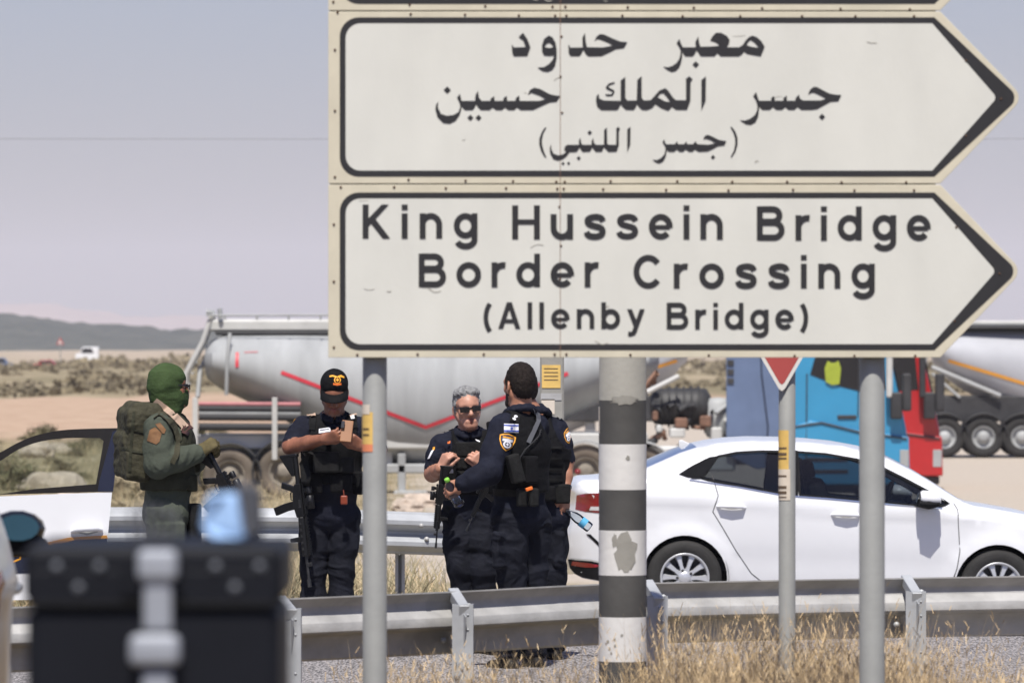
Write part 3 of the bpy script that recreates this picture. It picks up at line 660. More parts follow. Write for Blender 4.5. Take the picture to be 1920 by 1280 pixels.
post('sign_pole', 1611, 1659, SD + .036 + .05, -320, 'plain grey metal pole under the arrow end of the direction sign', M['galv'], 'poles of the direction sign')
# striped post
SPD = 25.7
t, x_, r_, g_ = post('striped_post', 1123.5, 1211.5, SPD, -330, 'thick post painted in black and white bands, between the officers and the white car', M['concrete'])
bands = [(750, 832, 'k'), (832, 917, 'w'), (917, 993, 'k'), (993, 1077, 'w'), (1077, 1155, 'k'), (1155, 1238, 'w'), (1238, 1330, 'k'), (1330, 1400, 'w')]
for (a, c, q) in bands:
    MB().lathe([(r_ + .0015 + .0006 * (q == 'w'), P(0, c, SPD).z - g_), (r_ + .0015 + .0006 * (q == 'w'), P(0, a, SPD).z - g_)], (0, 0, 0), (0, 0, 1), 40).build('painted_band', M['pole_white'] if q == 'w' else M['pole_black'], t)
def blob(cx, cy, rx_, ry_, seed, n=22):
    q = random.Random(seed); return [(cx + rx_ * math.cos(2 * math.pi * i / n) * q.uniform(.6, 1.15), cy + ry_ * math.sin(2 * math.pi * i / n) * q.uniform(.7, 1.1)) for i in range(n)]
def on_pole(poly, m, name, out):
    v, f = fill(poly, (), [(px, py) for px in np.arange(min(p[0] for p in poly), max(p[0] for p in poly), 4) for py in np.arange(min(p[1] for p in poly), max(p[1] for p in poly), 8) if inpoly(px, py, poly)])
    vs = []
    for (px, py) in v:
        dx = (px - 1167.5) / FPX * SPD; dx = max(-r_ * .98, min(r_ * .98, dx)); R = r_ + out; q = math.asin(dx / r_); vs.append((math.sin(q) * R, -math.cos(q) * R, P(0, py, SPD).z - g_))
    MB().add(vs, f, 0, True).build(name, m, t)
on_pole(blob(1173, 1036, 22, 40, 3), M['concrete'], 'bare_patch', .0032); on_pole(blob(1152, 1012, 5, 14, 4), M['concrete'], 'bare_patch', .0032)
on_pole(blob(1176, 858, 4, 5, 5), M['concrete'], 'paint_chip', .0032)
for i, (cx, cy) in enumerate([(1140, 1200), (1152, 1196), (1143, 1214), (1153, 1208), (1146, 1222), (1165, 1188)]): on_pole(blob(cx, cy, 2.5, 3.5, 10 + i, 9), M['concrete'], 'paint_chip', .0032)
on_pole(blob(1170, 750, 30, 9, 31), M['concrete'], 'paint_edge', .0032)
sticker(t, x_, SPD, r_, g_, 762, 812, -95, -72, M['white_paper'], 'torn_paper', .003)
# give-way sign
YD = 25.4
t, x_, r_, g_ = post('give_way_sign', 1460, 1491.5, YD + .05, 380, 'small red triangular sign with white edge on a slim stickered pole, point down', M['galv'])
t['category'] = 'road sign'
tri = lambda s, yy, yt: [(1466 - (yy - yt) * .577 + 0, yt), (1466 + (yy - yt) * .577, yt)] + [(1466 + 6 * s, yy - 9 * s), (1466, yy - 4 * s), (1466 - 6 * s, yy - 9 * s)]
MB().prism([pl(p, YD) for p in tri(1, 737, 400)], YD, YD + .004, 0).build('plate', M['sign_white'], t, W=True)
b = MB(); flat(b, tri(.8, 724, 412), YD - .001); b.build('red_field', M['sign_red'], t, W=True)
sticker(t, x_, YD + .05, r_, g_, 806, 879, -82, 8, M['yellow_paper']); sticker(t, x_, YD + .05, r_, g_, 879, 937, -82, 18, M['white_paper'], 'notice')
for yy, hh in ((838, 3), (848, 5), (857, 3), (890, 3), (910, 5), (920, 5), (930, 2)): sticker(t, x_, YD + .05, r_, g_, yy, yy + hh, -75, -6, M['ink'], 'print', .0035)
# post with pasted notices behind the officers
ND = 40.6
x = P(1035, 0, ND).x; g = float(gz(np.array([x]), np.array([ND]))[0]); wd = 45 / FPX * ND
t = empty('notice_post', (x, ND, g), 'square grey post with pasted yellow notices behind the two officers', 'post')
MB().box((0, 0, 1.6), (wd, wd, 3.2), None, .012).build('post', M['concrete'], t)
def notice(x0, x1, y0, y1, m, name):
    a = P(x0, y1, ND - wd / 2); c = P(x1, y0, ND - wd / 2); MB().box(((a.x + c.x) / 2 - x, -wd / 2 - .003, (a.z + c.z) / 2 - g), (c.x - a.x, .004, c.z - a.z)).build(name, m, t)
notice(1016, 1051, 684, 727, M['yellow_paper'], 'notice'); notice(1014, 1053, 737, 750, M['galv_dull'], 'metal_strap'); notice(1015, 1040, 748, 776, M['white_paper'], 'notice')
for yy in (690, 697, 704, 711): 
    a = P(1020, yy + 1.5, ND); c = P(1046, yy, ND); MB().box(((a.x + c.x) / 2 - x, -wd / 2 - .006, (a.z + c.z) / 2 - g), (c.x - a.x, .002, c.z - a.z)).build('print', M['ink'], t)

# ------------------------------------------------------------------ guard rails
WPROF = [(0, .155), (-.012, .150), (-.018, .135), (-.068, .105), (-.078, .092), (-.078, .062), (-.066, .048), (-.008, .016), (0, .006), (0, -.006), (-.008, -.016), (-.066, -.048), (-.078, -.062), (-.078, -.092), (-.068, -.105), (-.018, -.135), (-.012, -.150), (0, -.155)]
WBACK = [(0, .155), (0, .148), (-.034, .110), (-.036, .102), (-.036, .072), (-.033, .066), (-.003, .034), (0, .028), (0, -.010), (-.006, -.018), (-.070, -.036), (-.077, -.046), (-.080, -.10), (-.084, -.140), (-.092, -.150)]
def beam(pts, face, name, m, parent, zc):
    """W-beam along pts (x, y, z of its mid height); face = +1 when the humps look away from the camera"""
    b = MB(); rings = []
    for i, p in enumerate(pts):
        a = Vector(pts[max(i - 1, 0)]); c = Vector(pts[min(i + 1, len(pts) - 1)]); t = (c - a); t.z = 0; t.normalize(); nn = Vector((-t.y, t.x, 0)) * (1 if face > 0 else -1)
        out = [Vector(p) - nn * q[0] + Vector((0, 0, q[1])) for q in (WBACK if face > 0 else WPROF)]; back = [v - nn * .004 for v in out[::-1]]
        rings.append(out + back)
    b.loft(rings, 0, True, True, True); o = b.build(name, m, parent, W=True)
    o.data.set_sharp_from_angle(angle=math.radians(32)); return o
def c_post(parent, x, y, z0, z1, m, ang=0, w_=.10, dpt=.06):
    """open channel post seen from its back"""
    t = .006; pr = [(-w_ / 2, -dpt / 2), (w_ / 2, -dpt / 2), (w_ / 2, dpt / 2), (w_ / 2 - .022, dpt / 2), (w_ / 2 - .022, dpt / 2 - t), (w_ / 2 - t, dpt / 2 - t), (w_ / 2 - t, -dpt / 2 + t), (-w_ / 2 + t, -dpt / 2 + t), (-w_ / 2 + t, dpt / 2 - t), (-w_ / 2 + .022, dpt / 2 - t), (-w_ / 2 + .022, dpt / 2), (-w_ / 2, dpt / 2)]
    R = Matrix.Rotation(ang, 3, 'Z'); rings = [[R @ Vector((a, c, 0)) + Vector((x, y, z)) for a, c in pr] for z in (z0, z1)]
    b = MB().loft(rings, 0, False, True, False); v, f = fill(pr); k = len(b.v); b.add([R @ Vector((a, c, 0)) + Vector((x, y, z1)) for a, c in v], f)
    for zz in (z1 - .05, z1 - .12, z1 - .3): b.lathe([(0, -.004), (.005, -.003), (.006, 0)], R @ Vector((w_ * .25, -dpt / 2, 0)) + Vector((x, y, zz)), R @ Vector((0, 1, 0)), 8)
    return b.build('post', m, parent, W=True)
def near_y(px): return np.interp(px, [-400, 540, 1110, 1500, 1920, 2600], [25.6, 26.55, 27.75, 28.25, 28.7, 29.3])
def near_top(px): return np.interp(px, [-400, 540, 870, 1110, 1500, 1920, 2600], [1150, 1121, 1107, 1094, 1085.5, 1079, 1068])
nr = empty('guard_rail', P(868, 1250, 27.1), 'galvanised roadside guard rail seen from behind, crossing the foreground above the dry grass', 'guard rail')
def beam_pts(a, c, n): 
    out = []
    for px in np.linspace(a, c, n):
        d = float(near_y(px)); q = P(px, float(near_top(px)), d); out.append((q.x, q.y, q.z - .155))
    return out
beam(beam_pts(-420, 806, 14), 1, 'beam', M['galv_dull'], nr, 0); 
q = beam_pts(796, 1708, 12); beam([(a, c + .005, z) for a, c, z in q], 1, 'beam', M['galv_dull'], nr, 0)
q = beam_pts(1697, 2600, 10); beam([(a, c + .010, z) for a, c, z in q], 1, 'beam', M['galv_dull'], nr, 0)
for px, ptop in ((-120, 1152), (200, 1145), (545, 1140), (868, 1132), (1233, 1117), (1717, 1108), (2120, 1098)):
    d = float(near_y(px)); tp = P(px, ptop, d - .20); g = float(gz(np.array([tp.x]), np.array([tp.y]))[0])
    c_post(nr, tp.x, tp.y, g - .1, tp.z, M['galv_light'], -.03)
    bt = P(px - 16, float(near_top(px)), d); top = tp.z
    b = MB(); L = []                         # folded spacer arm between post and beam
    for k_, dz in enumerate((0, -.17)): b.box(((tp.x + bt.x) / 2, (tp.y + bt.y) / 2, (top + bt.z) / 2 - .02 + dz), (.006 if k_ else .05, .28, .05 if k_ == 0 else .30), Matrix.Rotation(math.atan2(-(bt.x - tp.x), .2), 3, 'Z') @ Matrix.Rotation(math.atan2(bt.z - top, .2), 3, 'X'), .003)
    b.build('spacer_arm', M['galv_light'], nr, W=True)
    for dx in (-26, 8):
        for dz in (.075, .235): pp = P(px + dx * 1.4, float(near_top(px)), d); MB().lathe([(0, -.022), (.014, -.02), (.016, .004)], (pp.x, pp.y - .006 if dz > .1 else pp.y + .03, pp.z - dz), (0, 1, 0), 10).build('splice_bolt', M['galv_light'], nr, W=True)
fr = empty('guard_rail', P(750, 1141, 41.3), 'guard rail on the far side of the road behind the officers, facing the camera', 'guard rail')
fx = [(-700, 39.6, 955), (-100, 40.4, 951), (300, 40.9, 950), (600, 41.2, 953), (850, 41.6, 962), (960, 42.0, 966), (1010, 42.6, 972)]
pp = []
for px, d, yt in fx: q = P(px, yt, d); pp.append((q.x, q.y, q.z - .155))
pp = [tuple(v) for v in zip(*[np.interp(np.linspace(0, len(pp) - 1, 30), range(len(pp)), c) for c in zip(*pp)])]
beam(pp, -1, 'beam', M['galv_light'], fr, 0)
for px, d in ((-500, 39.9), (-140, 40.35), (210, 40.8), (480, 41.1), (750, 41.45), (960, 42.0)):
    q = P(px, 0, d + .14); g = float(gz(np.array([q.x]), np.array([q.y]))[0]); c_post(fr, q.x, q.y, g - .1, 1.94 - (960 - 640) / FPX * d - .02, M['galv_light'], math.pi, .07)
for px, d, yt in ((790, 41.5, 985), (800, 41.52, 1010), (848, 41.6, 985), (850, 41.62, 1012), (470, 41.05, 975)): MB().lathe([(0, -.02), (.014, -.018), (.018, .006)], P(px, yt, d - .08), (0, 1, 0), 10).build('splice_bolt', M['galv_dull'], fr, W=True)

# ------------------------------------------------------------------ cars
# side view of a saloon, x forward from the rear bumper, z up from the ground (metres)
OUT = [(.06,.30),(.02,.36),(.0,.52),(.01,.66),(.035,.76),(.05,.90),(.045,1.00),(.06,1.055),(.10,1.075),(.22,1.085),(.34,1.10),(.46,1.13),(.58,1.175),(.74,1.25),(.90,1.325),(1.04,1.375),(1.16,1.405),(1.32,1.43),(1.50,1.445),(1.74,1.449),(1.98,1.445),(2.20,1.43),(2.42,1.398),(2.62,1.338),(2.80,1.255),(2.98,1.155),(3.12,1.07),(3.25,.995),(3.34,.965),(3.50,.945),(3.75,.91),(4.0,.855),(4.2,.79),(4.33,.72),(4.40,.62),(4.43,.52),(4.44,.40),(4.42,.28),(4.36,.22)]
WHR, WHF, WR = .945, 3.545, .31
def wheel_arch(cx, r, zb): return [(cx + r * math.cos(math.radians(a)), .305 + r * math.sin(math.radians(a))) for a in np.linspace(180 + 10, -10, 20)]
WQ = [(.872,1.160),(.95,1.213),(1.03,1.26),(1.10,1.296),(1.14,1.305),(1.07,1.20),(1.02,1.135),(.95,1.135)]
WRR = [(1.195,1.315),(1.36,1.352),(1.55,1.368),(1.765,1.372),(1.745,1.02),(1.60,1.045),(1.38,1.075),(1.065,1.13)]
WFR = [(1.86,1.372),(2.10,1.362),(2.36,1.325),(2.56,1.268),(2.76,1.175),(2.96,1.075),(3.12,.985),(3.02,.955),(2.78,.965),(2.45,.985),(2.10,1.005),(1.875,1.018)]
DRR = [(1.20,.995),(1.15,1.16),(1.22,1.335),(1.40,1.375),(1.60,1.392),(1.80,1.394),(1.805,1.0),(1.80,.62),(1.79,.36),(1.76,.27),(1.62,.27),(1.50,.36),(1.36,.55),(1.24,.74),(1.16,.86)]
DFR = [(1.825,1.394),(2.10,1.386),(2.38,1.346),(2.60,1.284),(2.80,1.192),(2.98,1.095),(3.16,.99),(3.19,.94),(3.20,.80),(3.22,.60),(3.20,.45),(3.165,.34),(3.12,.27),(1.86,.27),(1.82,.36),(1.825,.62),(1.83,1.0)]

def make_car(name, label, cat, loc, rz, paint, sx=1., sy=1., sz=1., tilt=0., group=None, door_skip=None, mirror_mat=None):
    t = empty(name, loc, label, cat, group); t.rotation_euler = (0, tilt, rz)
    out = np.array(OUT)
    A = out; B = np.roll(out, -1, 0)[:-1]; A0 = out[:-1]; AB = B - A0; LL = (AB ** 2).sum(1)
    def dist(x, z):
        p = np.array([x, z]); tt = np.clip(((p - A0) * AB).sum(1) / LL, 0, 1); q = A0 + AB * tt[:, None]; return math.sqrt(((p - q) ** 2).sum(1).min())
    def hw(x, z):
        W_ = .865
        if x < .75: W_ -= .30 * ((.75 - x) / .75) ** 2.6
        if x > 3.5: W_ -= .30 * ((x - 3.5) / .94) ** 2.4
        belt = .95 + .06 * max(0, min(1, (3.2 - x) / 2))
        if z > belt: W_ -= .10 * (z - belt) + .46 * (z - belt) ** 1.35
        else: W_ -= .036 * ((belt - z) / .5) ** 2
        W_ += .016 * math.exp(-((z - .915 - .03 * (2.2 - x)) / .03) ** 2) * (x < 3.9) - .006 * math.exp(-((z - .47) / .09) ** 2) * (1.3 < x < 3.1)
        for wx in (WHR, WHF):
            r = math.hypot(x - wx, z - .31)
            if .3 < r < .46: W_ += .022 * math.cos((r - .36) / .09 * math.pi / 2) if abs(r - .36) < .09 else 0
        d = dist(x, z); k = .10 if z > 1.0 and .5 < x < 3.3 else .15
        if d < k: W_ -= (1 - d / k) ** 2 * .085
        return W_ * sy
    sub = [(x * 1.0, z) for x, z in resample([tuple(q) for q in out], .05, False)]
    bottom = [(4.30,.20)] + [(WHF + .42,.20)] + wheel_arch(WHF, .355, 0)[::-1] + [(WHF - .45,.20)] + [(2.3,.20)] + [(WHR + .45,.20)] + wheel_arch(WHR, .355, 0)[::-1] + [(WHR - .43,.22),(.12,.27)]
    poly = sub + resample(bottom, .08, False)
    zones = {'rear_door': (DRR, [WRR]), 'front_door': (DFR, [WFR])}
    con = [resample(q, .07) for q in (WQ, WRR, WFR, DRR, DFR)]
    grid = [(x, z) for x in np.arange(.04, 4.44, .07) for z in np.arange(.24, 1.45, .055) if inpoly(x, z, poly) and dist(x, z) > .02] + [(x + .02, z + .01) for x, z in resample(sub, .06, False) for _ in (0,)] 
    grid = [g for g in grid if inpoly(g[0], g[1], poly)]
    inset = []
    for q in (.02, .045, .075, .105):
        for i in range(1, len(sub) - 1):
            a, c = np.array(sub[i - 1]), np.array(sub[i + 1]); tn = (c - a) / (np.hypot(*(c - a)) + 1e-9); p = np.array(sub[i]) + np.array((tn[1], -tn[0])) * q
            if inpoly(p[0], p[1], poly): inset.append(tuple(p))
    v, f = cdt([poly] + con, grid + inset)
    reg = {'body': [], 'rear_door': [], 'front_door': [], 'quarter_window': [], 'rear_side_window': [], 'front_side_window': []}
    for tri in f:
        x = sum(v[i][0] for i in tri) / 3; z = sum(v[i][1] for i in tri) / 3
        if not inpoly(x, z, poly): continue
        if inpoly(x, z, WQ): k = 'quarter_window'
        elif inpoly(x, z, WRR): k = 'rear_side_window'
        elif inpoly(x, z, WFR): k = 'front_side_window'
        elif inpoly(x, z, DRR): k = 'rear_door'
        elif inpoly(x, z, DFR): k = 'front_door'
        else: k = 'body'
        reg[k].append(tri)
    H = np.array([hw(x, z) for x, z in v])
    def side(k, sgn, off=0.): return [(x * sx, sgn * (H[i] + off), z * sz) for i, (x, z) in enumerate(v)]
    def strip(mb, pts, wd, sgn, off, mi=0):
        vs, fs = ribbon(pts, wd); mb.add([(x * sx, sgn * (hw(x, z) + off), z * sz) for x, z in vs], fs, mi)
    def panel(name, poly_, m, par, sgn, off, step=.05, holes=()):
        q = resample(poly_, step); pts = [(x, z) for x in np.arange(min(p[0] for p in q), max(p[0] for p in q), step) for z in np.arange(min(p[1] for p in q), max(p[1] for p in q), step) if inpoly(x, z, q)]
        vv, ff = fill(q, holes, pts); return MB().add([(x * sx, sgn * (hw(x, z) + off), z * sz) for x, z in vv], ff, 0, True).build(name, m, par)
    # body shell: both flanks and the skin over the top between them
    b = MB(); b.add(side('body', -1), reg['body'], 0, True); b.add(side('body', 1), reg['body'], 0, True)
    rows = []; nrm = []
    for i, (x, z) in enumerate(sub):
        a, c = np.array(sub[max(i - 1, 0)]), np.array(sub[min(i + 1, len(sub) - 1)]); tn = (c - a) / (np.hypot(*(c - a)) + 1e-9); nn = np.array((-tn[1], tn[0])); w_ = hw(x, z)
        rows.append([((x + nn[0] * .035 * (1 - u * u)) * sx, u * w_, (z + nn[1] * .035 * (1 - u * u)) * sz) for u in np.linspace(-1, 1, 15)])
    gl = MB(); gl2 = MB()
    for i in range(len(rows) - 1):
        x = (sub[i][0] + sub[i + 1][0]) / 2; z = (sub[i][1] + sub[i + 1][1]) / 2
        for j in range(14):
            quad = [rows[i][j], rows[i][j + 1], rows[i + 1][j + 1], rows[i + 1][j]]
            if 2.44 < x < 3.22 and 1 <= j <= 12: gl.add(quad, [(0, 1, 2, 3)], 0, True)
            elif .40 < x < 1.06 and z > 1.1 and 1 <= j <= 12: gl2.add(quad, [(0, 1, 2, 3)], 0, True)
            else: b.add(quad, [(0, 1, 2, 3)], 0, True)
    body = b.build('body', paint, t)
    bm = bmesh.new(); bm.from_mesh(body.data); bmesh.ops.remove_doubles(bm, verts=bm.verts, dist=.0008); bmesh.ops.recalc_face_normals(bm, faces=bm.faces); bm.to_mesh(body.data); bm.free()
    gl.build('windscreen', M['glass'], t); gl2.build('rear_window', M['glass'], t)
    for sgn in (-1, 1):
        for dn, wn, wp in (('rear_door', 'rear_side_window', WRR), ('front_door', 'front_side_window', WFR)):
            if door_skip == (dn, sgn): continue
            d_ = MB().add(side(dn, sgn), reg[dn], 0, True).build(dn, paint, t)
            MB().add(side(wn, sgn, -.012), reg[wn], 0, True).build('window', M['glass'], d_)
            fr_ = MB(); cc = [tuple(q) for q in wp] + [wp[0]]; strip(fr_, resample(cc, .05, False), .019, sgn, .004); fr_.build('window_seal', M['black_trim'], d_)
            hx, hz = (1.31, .905) if dn == 'rear_door' else (2.26, .865)
            h_ = MB(); y_ = sgn * (hw(hx, hz)); 
            h_.tube([(( hx - .115) * sx, y_ - sgn * .004, hz * sz), ((hx - .09) * sx, y_ + sgn * .028, (hz + .004) * sz), (hx * sx, y_ + sgn * .036, (hz + .006) * sz), ((hx + .09) * sx, y_ + sgn * .028, (hz + .002) * sz), ((hx + .115) * sx, y_ - sgn * .004, (hz - .004) * sz)], [.012, .016, .018, .016, .012], 10)
            h_.build('handle', paint, d_)
            panel('handle_shade', arc(hx + .005, hz - .002, .062, .017, 0, 360, 14)[:-1], M['truck_light'], d_, sgn, .0025, .02)  # flat grey oval paints the shade of the handle cup
        panel('quarter_window', WQ, M['pillar_black'], t, sgn, .005, .03)
        panel('door_pillar', [(1.085, 1.285), (1.125, 1.308), (1.205, 1.322), (1.075, 1.132), (1.0, 1.128), (.97, 1.13)], M['pillar_black'], t, sgn, .0085, .025); b = MB(); strip(b, resample([(1.81, 1.385), (1.81, 1.015)], .04, False), .108, sgn, .005)
        b.build('door_pillar', M['pillar_black'], t)
        for line in (DRR[9:] + DRR[:2], DFR[6:13]): b = MB(); strip(b, resample(line, .05, False), .007, sgn, .0015); b.build('door_gap', M['truck_dark'], t)
        b = MB(); strip(b, resample([(1.805,1.0),(1.80,.62),(1.79,.36)], .05, False), .009, sgn, .0022)
        b.build('door_gap', M['truck_dark'], t)
        b = MB(); strip(b, resample([(.96,1.117),(1.38,1.068),(1.75,1.012),(2.1,.998),(2.78,.957),(3.06,.945)], .05, False), .010, sgn, .0045); b.build('waist_strip', M['chrome'], t)
        # lamps, bumper trim
        L = panel('tail_lamp', [(.045,.835),(.05,.955),(.12,.975),(.24,.985),(.36,.995),(.355,.93),(.345,.825),(.25,.82),(.12,.822)], M['lamp_red'], t, sgn, .004, .04)
        panel('lamp_insert', [(.15,.838),(.16,.868),(.24,.872),(.325,.878),(.325,.842),(.24,.838)], M['lamp_clear'], L, sgn, .0065, .03)
        panel('headlamp', [(4.12,.80),(4.24,.765),(4.36,.69),(4.34,.63),(4.20,.655),(3.98,.735),(3.90,.79)], M['lamp_clear'], t, sgn, .004, .04)
        panel('bumper_trim', [(.13,.64),(.165,.64),(.30,.52),(.33,.45),(.30,.46),(.25,.53)], M['black_trim'], t, sgn, .003, .04)
        lo = panel('lower_bumper', [(.02,.345),(.0,.42),(.14,.425),(.30,.405),(.44,.36),(.50,.26),(.40,.24),(.12,.275),(.06,.30)], M['black_trim'], t, sgn, .003, .04)
        panel('reflector', [(.03,.37),(.03,.405),(.16,.40),(.26,.385),(.27,.37),(.14,.362)], M['lamp_red'], lo, sgn, .006, .04)
        b = MB(); strip(b, resample([(.02,.425),(.18,.425),(.32,.40),(.42,.345)], .04, False), .014, sgn, .006); b.build('trim_line', M['truck_light'], lo)
        # door mirror
        mx, mz = 3.02, 1.005; y_ = sgn * (hw(2.98, .98)); mir = MB()
        ring = lambda xx, ry, rz_, cz: [Vector((xx * sx, y_ + sgn * (.115 + ry * math.cos(q)), cz * sz + rz_ * math.sin(q))) for q in np.linspace(0, 2 * math.pi, 15)[:-1]]
        mir.loft([ring(2.86, .075, .048, 1.03), ring(2.88, .095, .063, 1.03), ring(2.95, .095, .065, 1.027), ring(3.0, .08, .052, 1.022), ring(3.03, .045, .026, 1.016)], 0, True)
        mo = mir.build('mirror', mirror_mat or paint, t); mb2 = MB(); mb2.tube([(2.99 * sx, y_ - sgn * .03, .965 * sz), (2.955 * sx, y_ + sgn * .05, .975 * sz), (2.94 * sx, y_ + sgn * .10, .985 * sz)], [.035, .03, .035], 8); mb2.loft([ring(2.85, .098, .035, .985), ring(2.93, .11, .045, .98), ring(3.02, .07, .025, .985)], 0, True)
        mb2.build('mirror_foot', M['black_trim'], mo)
        mg = MB(); rr = ring(2.843, .072, .045, 1.035); rr = [v + Vector((-.004 + .22 * (v.z - 1.035 * sz), 0, 0)) for v in rr]; mg.add(rr, [tuple(range(14))]); mg.build('mirror_glass', M['mirror_teal'] if mirror_mat else M['mirror'], mo)
        # wheel wells and wheels
        for wx in (WHR, WHF):
            b = MB(); n = 18; vs = []
            for yy in (sgn * .50, sgn * .845):
                for i in range(n + 1):
                    a = math.radians(190 - 200 * i / n); vs.append((wx * sx + .37 * math.cos(a) * sx, yy * sy, (.305 + .37 * math.sin(a)) * sz))
            b.add(vs, [(i, i + 1, n + 2 + i, n + 1 + i) for i in range(n)], 0, True); b.add([vs[i] for i in range(n + 1)], [tuple(range(n + 1))])
            b.build('wheel_arch', M['black_trim'], t)
            make_wheel(t, (wx * sx, sgn * .775 * sy, WR * sz), sgn, WR * sz)
    # cabin
    b = MB(); b.box((2.1 * sx, 0, .42 * sz), (3.0 * sx, 1.45 * sy, .1)); b.box((3.15 * sx, 0, .80 * sz), (.5 * sx, 1.4 * sy, .28), None, .08, 0, 2); b.box((.75 * sx, 0, .96 * sz), (.6 * sx, 1.3 * sy, .06)); b.build('cabin_floor', M['seat'], t)
    for (cx, cy) in ((2.12, -.36), (2.12, .36), (1.12, -.36), (1.12, .36)):
        R = Matrix.Rotation(math.radians(-18), 3, 'Y'); b = MB(); b.box((cx * sx, cy * sy, .86 * sz), (.16, .46, .62 * sz), R, .07, 0, 2); b.box(((cx + .28) * sx, cy * sy, .60 * sz), (.52, .48, .15), None, .06, 0, 2)
        b.box(((cx - .135) * sx, cy * sy, 1.225 * sz), (.10, .25, .17), R, .045, 0, 2); b.build('seat', M['seat'], t)
    b = MB(); q = Matrix.Rotation(math.radians(65), 3, 'Y'); b.lathe([(.155 + .016 * math.cos(a), .016 * math.sin(a)) for a in np.linspace(0, 6.283, 9)], (2.72 * sx, .36 * sy, .98 * sz), (.9, 0, -.42), 20); b.build('steering_wheel', M['black_trim'], t)
    fin = MB(); fin.loft([[Vector((x * sx, y, z * sz)) for x, y, z in ((.90 + i * .0, s_ * .02 * k, h) for i in (0,) for s_, h in ((-1, 0), (1, 0), (.3, 0), (-.3, 0)))] for k in (1,)] * 2, 0, False, True, False) if False else None
    fin.prism([(.935 * sx, 1.33 * sz), (.93 * sx, 1.425 * sz), (.955 * sx, 1.432 * sz), (1.02 * sx, 1.405 * sz), (1.12 * sx, 1.392 * sz), (1.10 * sx, 1.36 * sz)], -.018, .018, .006); fin.build('roof_aerial', paint, t)
    return t, hw

def make_wheel(par, c, sgn, r):
    w_ = MB(); c = Vector(c); ax = Vector((0, sgn, 0)); R = r
    w_.lathe([(R * .62, .085), (R * .70, .102), (R * .86, .106), (R * .955, .092), (R, .055), (R, -.055), (R * .95, -.10), (R * .7, -.11), (R * .62, -.09)], c, ax, 40)
    wh = w_.build('wheel', M['rubber'], par)
    b = MB(); b.lathe([(R * .64, .084), (R * .665, .096), (R * .645, .102), (R * .60, .092), (R * .585, .03), (R * .585, -.06)], c, ax, 40)
    for i in range(10):
        a = 2 * math.pi * (i + .5 * 0) / 10; u = Vector((math.cos(a), 0, math.sin(a))); vv = Vector((-math.sin(a), 0, math.cos(a)))
        pr = [(.12, .040), (.30, .026), (.46, .034), (.615, .054)]; ring = []
        for (q, hw_) in pr:
            o = c + u * R * q; y0 = ax * (.086 - .02 * (q - .12)); ring.append([o + vv * hw_ * R * 2.1 + y0 - ax * .02, o + vv * hw_ * R * 1.5 + y0, o - vv * hw_ * R * 1.5 + y0, o - vv * hw_ * R * 2.1 + y0 - ax * .02])
        b.loft(ring, 0, False, True, False)
    b.lathe([(0, .098), (R * .10, .096), (R * .17, .088), (R * .20, .07)], c, ax, 20); b.build('rim', M['rim'], wh)
    b = MB(); b.lathe([(0, .02), (R * .59, .02)], c, ax, 30); b.lathe([(.0, .03), (R * .40, .03), (R * .40, .02)], c, ax, 30); b.build('brake_disc', M['truck_dark'], wh)
    b = MB()
    for i in range(5): a = 2 * math.pi * (i + .5) / 5; b.lathe([(0, .095), (.011, .093), (.011, .08)], c + Vector((math.cos(a), 0, math.sin(a))) * R * .2, ax, 8)
    b.build('wheel_nuts', M['truck_dark'], wh)
M['mirror'] = mat('mirror_glass', (.55, .6, .62), .03, 1., var=.01)
M['mirror_teal'] = mat('mirror_glass_teal', (.13, .24, .20), .06, .95, var=.05)

CD = 47.
xr = P(1271, 0, CD).x; yaw = math.radians(3.0); zr = 1.94 - (1152 - 640) / FPX * CD
rear = Vector((xr, CD, zr)) - Vector((math.cos(yaw), math.sin(yaw), 0)) * WHR + Vector((0, .775, 0)) + Vector((0, 0, .031 * WHR))
white_car, hw_fn = make_car('parked_car', 'white four-door saloon car standing on the road behind the sign poles, facing right', 'car', rear, yaw, M['white_paint'], tilt=math.radians(1.8))

# ------------------------------------------------------------------ cement trailers and tractor units, parked beyond the road
def gnd(px, d): x = (px - 960) / FPX * d; return float(gz(np.array([x]), np.array([d]))[0])
def big_wheel(parent, px, d, y_off, R, sgn=-1, dusty=True, zc=None):
    x = (px - 960) / FPX * d; z = gnd(px, d) + R if zc is None else zc; c = Vector((x, d + y_off, z)) - parent.location; ax = Vector((0, sgn, 0))
    w_ = MB(); w_.lathe([(R * .56, .12), (R * .62, .15), (R * .80, .165), (R * .95, .15), (R, .10), (R, -.15), (R * .9, -.17), (R * .55, -.16)], c, ax, 36)
    wh = w_.build('wheel', M['dusty_rubber'] if dusty else M['rubber'], parent)
    b = MB(); b.lathe([(R * .57, .12), (R * .53, .14), (R * .50, .06), (R * .34, .02), (R * .30, .10), (R * .18, .16), (R * .10, .17), (0, .17)], c, ax, 28); b.build('rim', M['dusty_rim' if dusty else 'truck_grey'], wh); return wh
def fender(parent, px, d, y_off, R, wd, m, a0=200, a1=-20, zc=None):
    x = (px - 960) / FPX * d; z = (gnd(px, d) + R if zc is None else zc); o = Vector((x, d + y_off, z)) - parent.location; vs = []; n = 16; RR = R * 1.14
    for (yy, k) in ((-wd / 2, RR), (wd / 2, RR), (wd / 2, RR + .035), (-wd / 2, RR + .035)):
        for i in range(n + 1): a = math.radians(a0 + (a1 - a0) * i / n); vs.append(o + Vector((math.cos(a) * k, yy, math.sin(a) * k)))
    k = n + 1; fs = [(q * k + i, q * k + i + 1, ((q + 1) % 4) * k + i + 1, ((q + 1) % 4) * k + i) for q in range(4) for i in range(n)]
    return MB().add(vs, fs, 0, True).build('mudguard', m, parent)
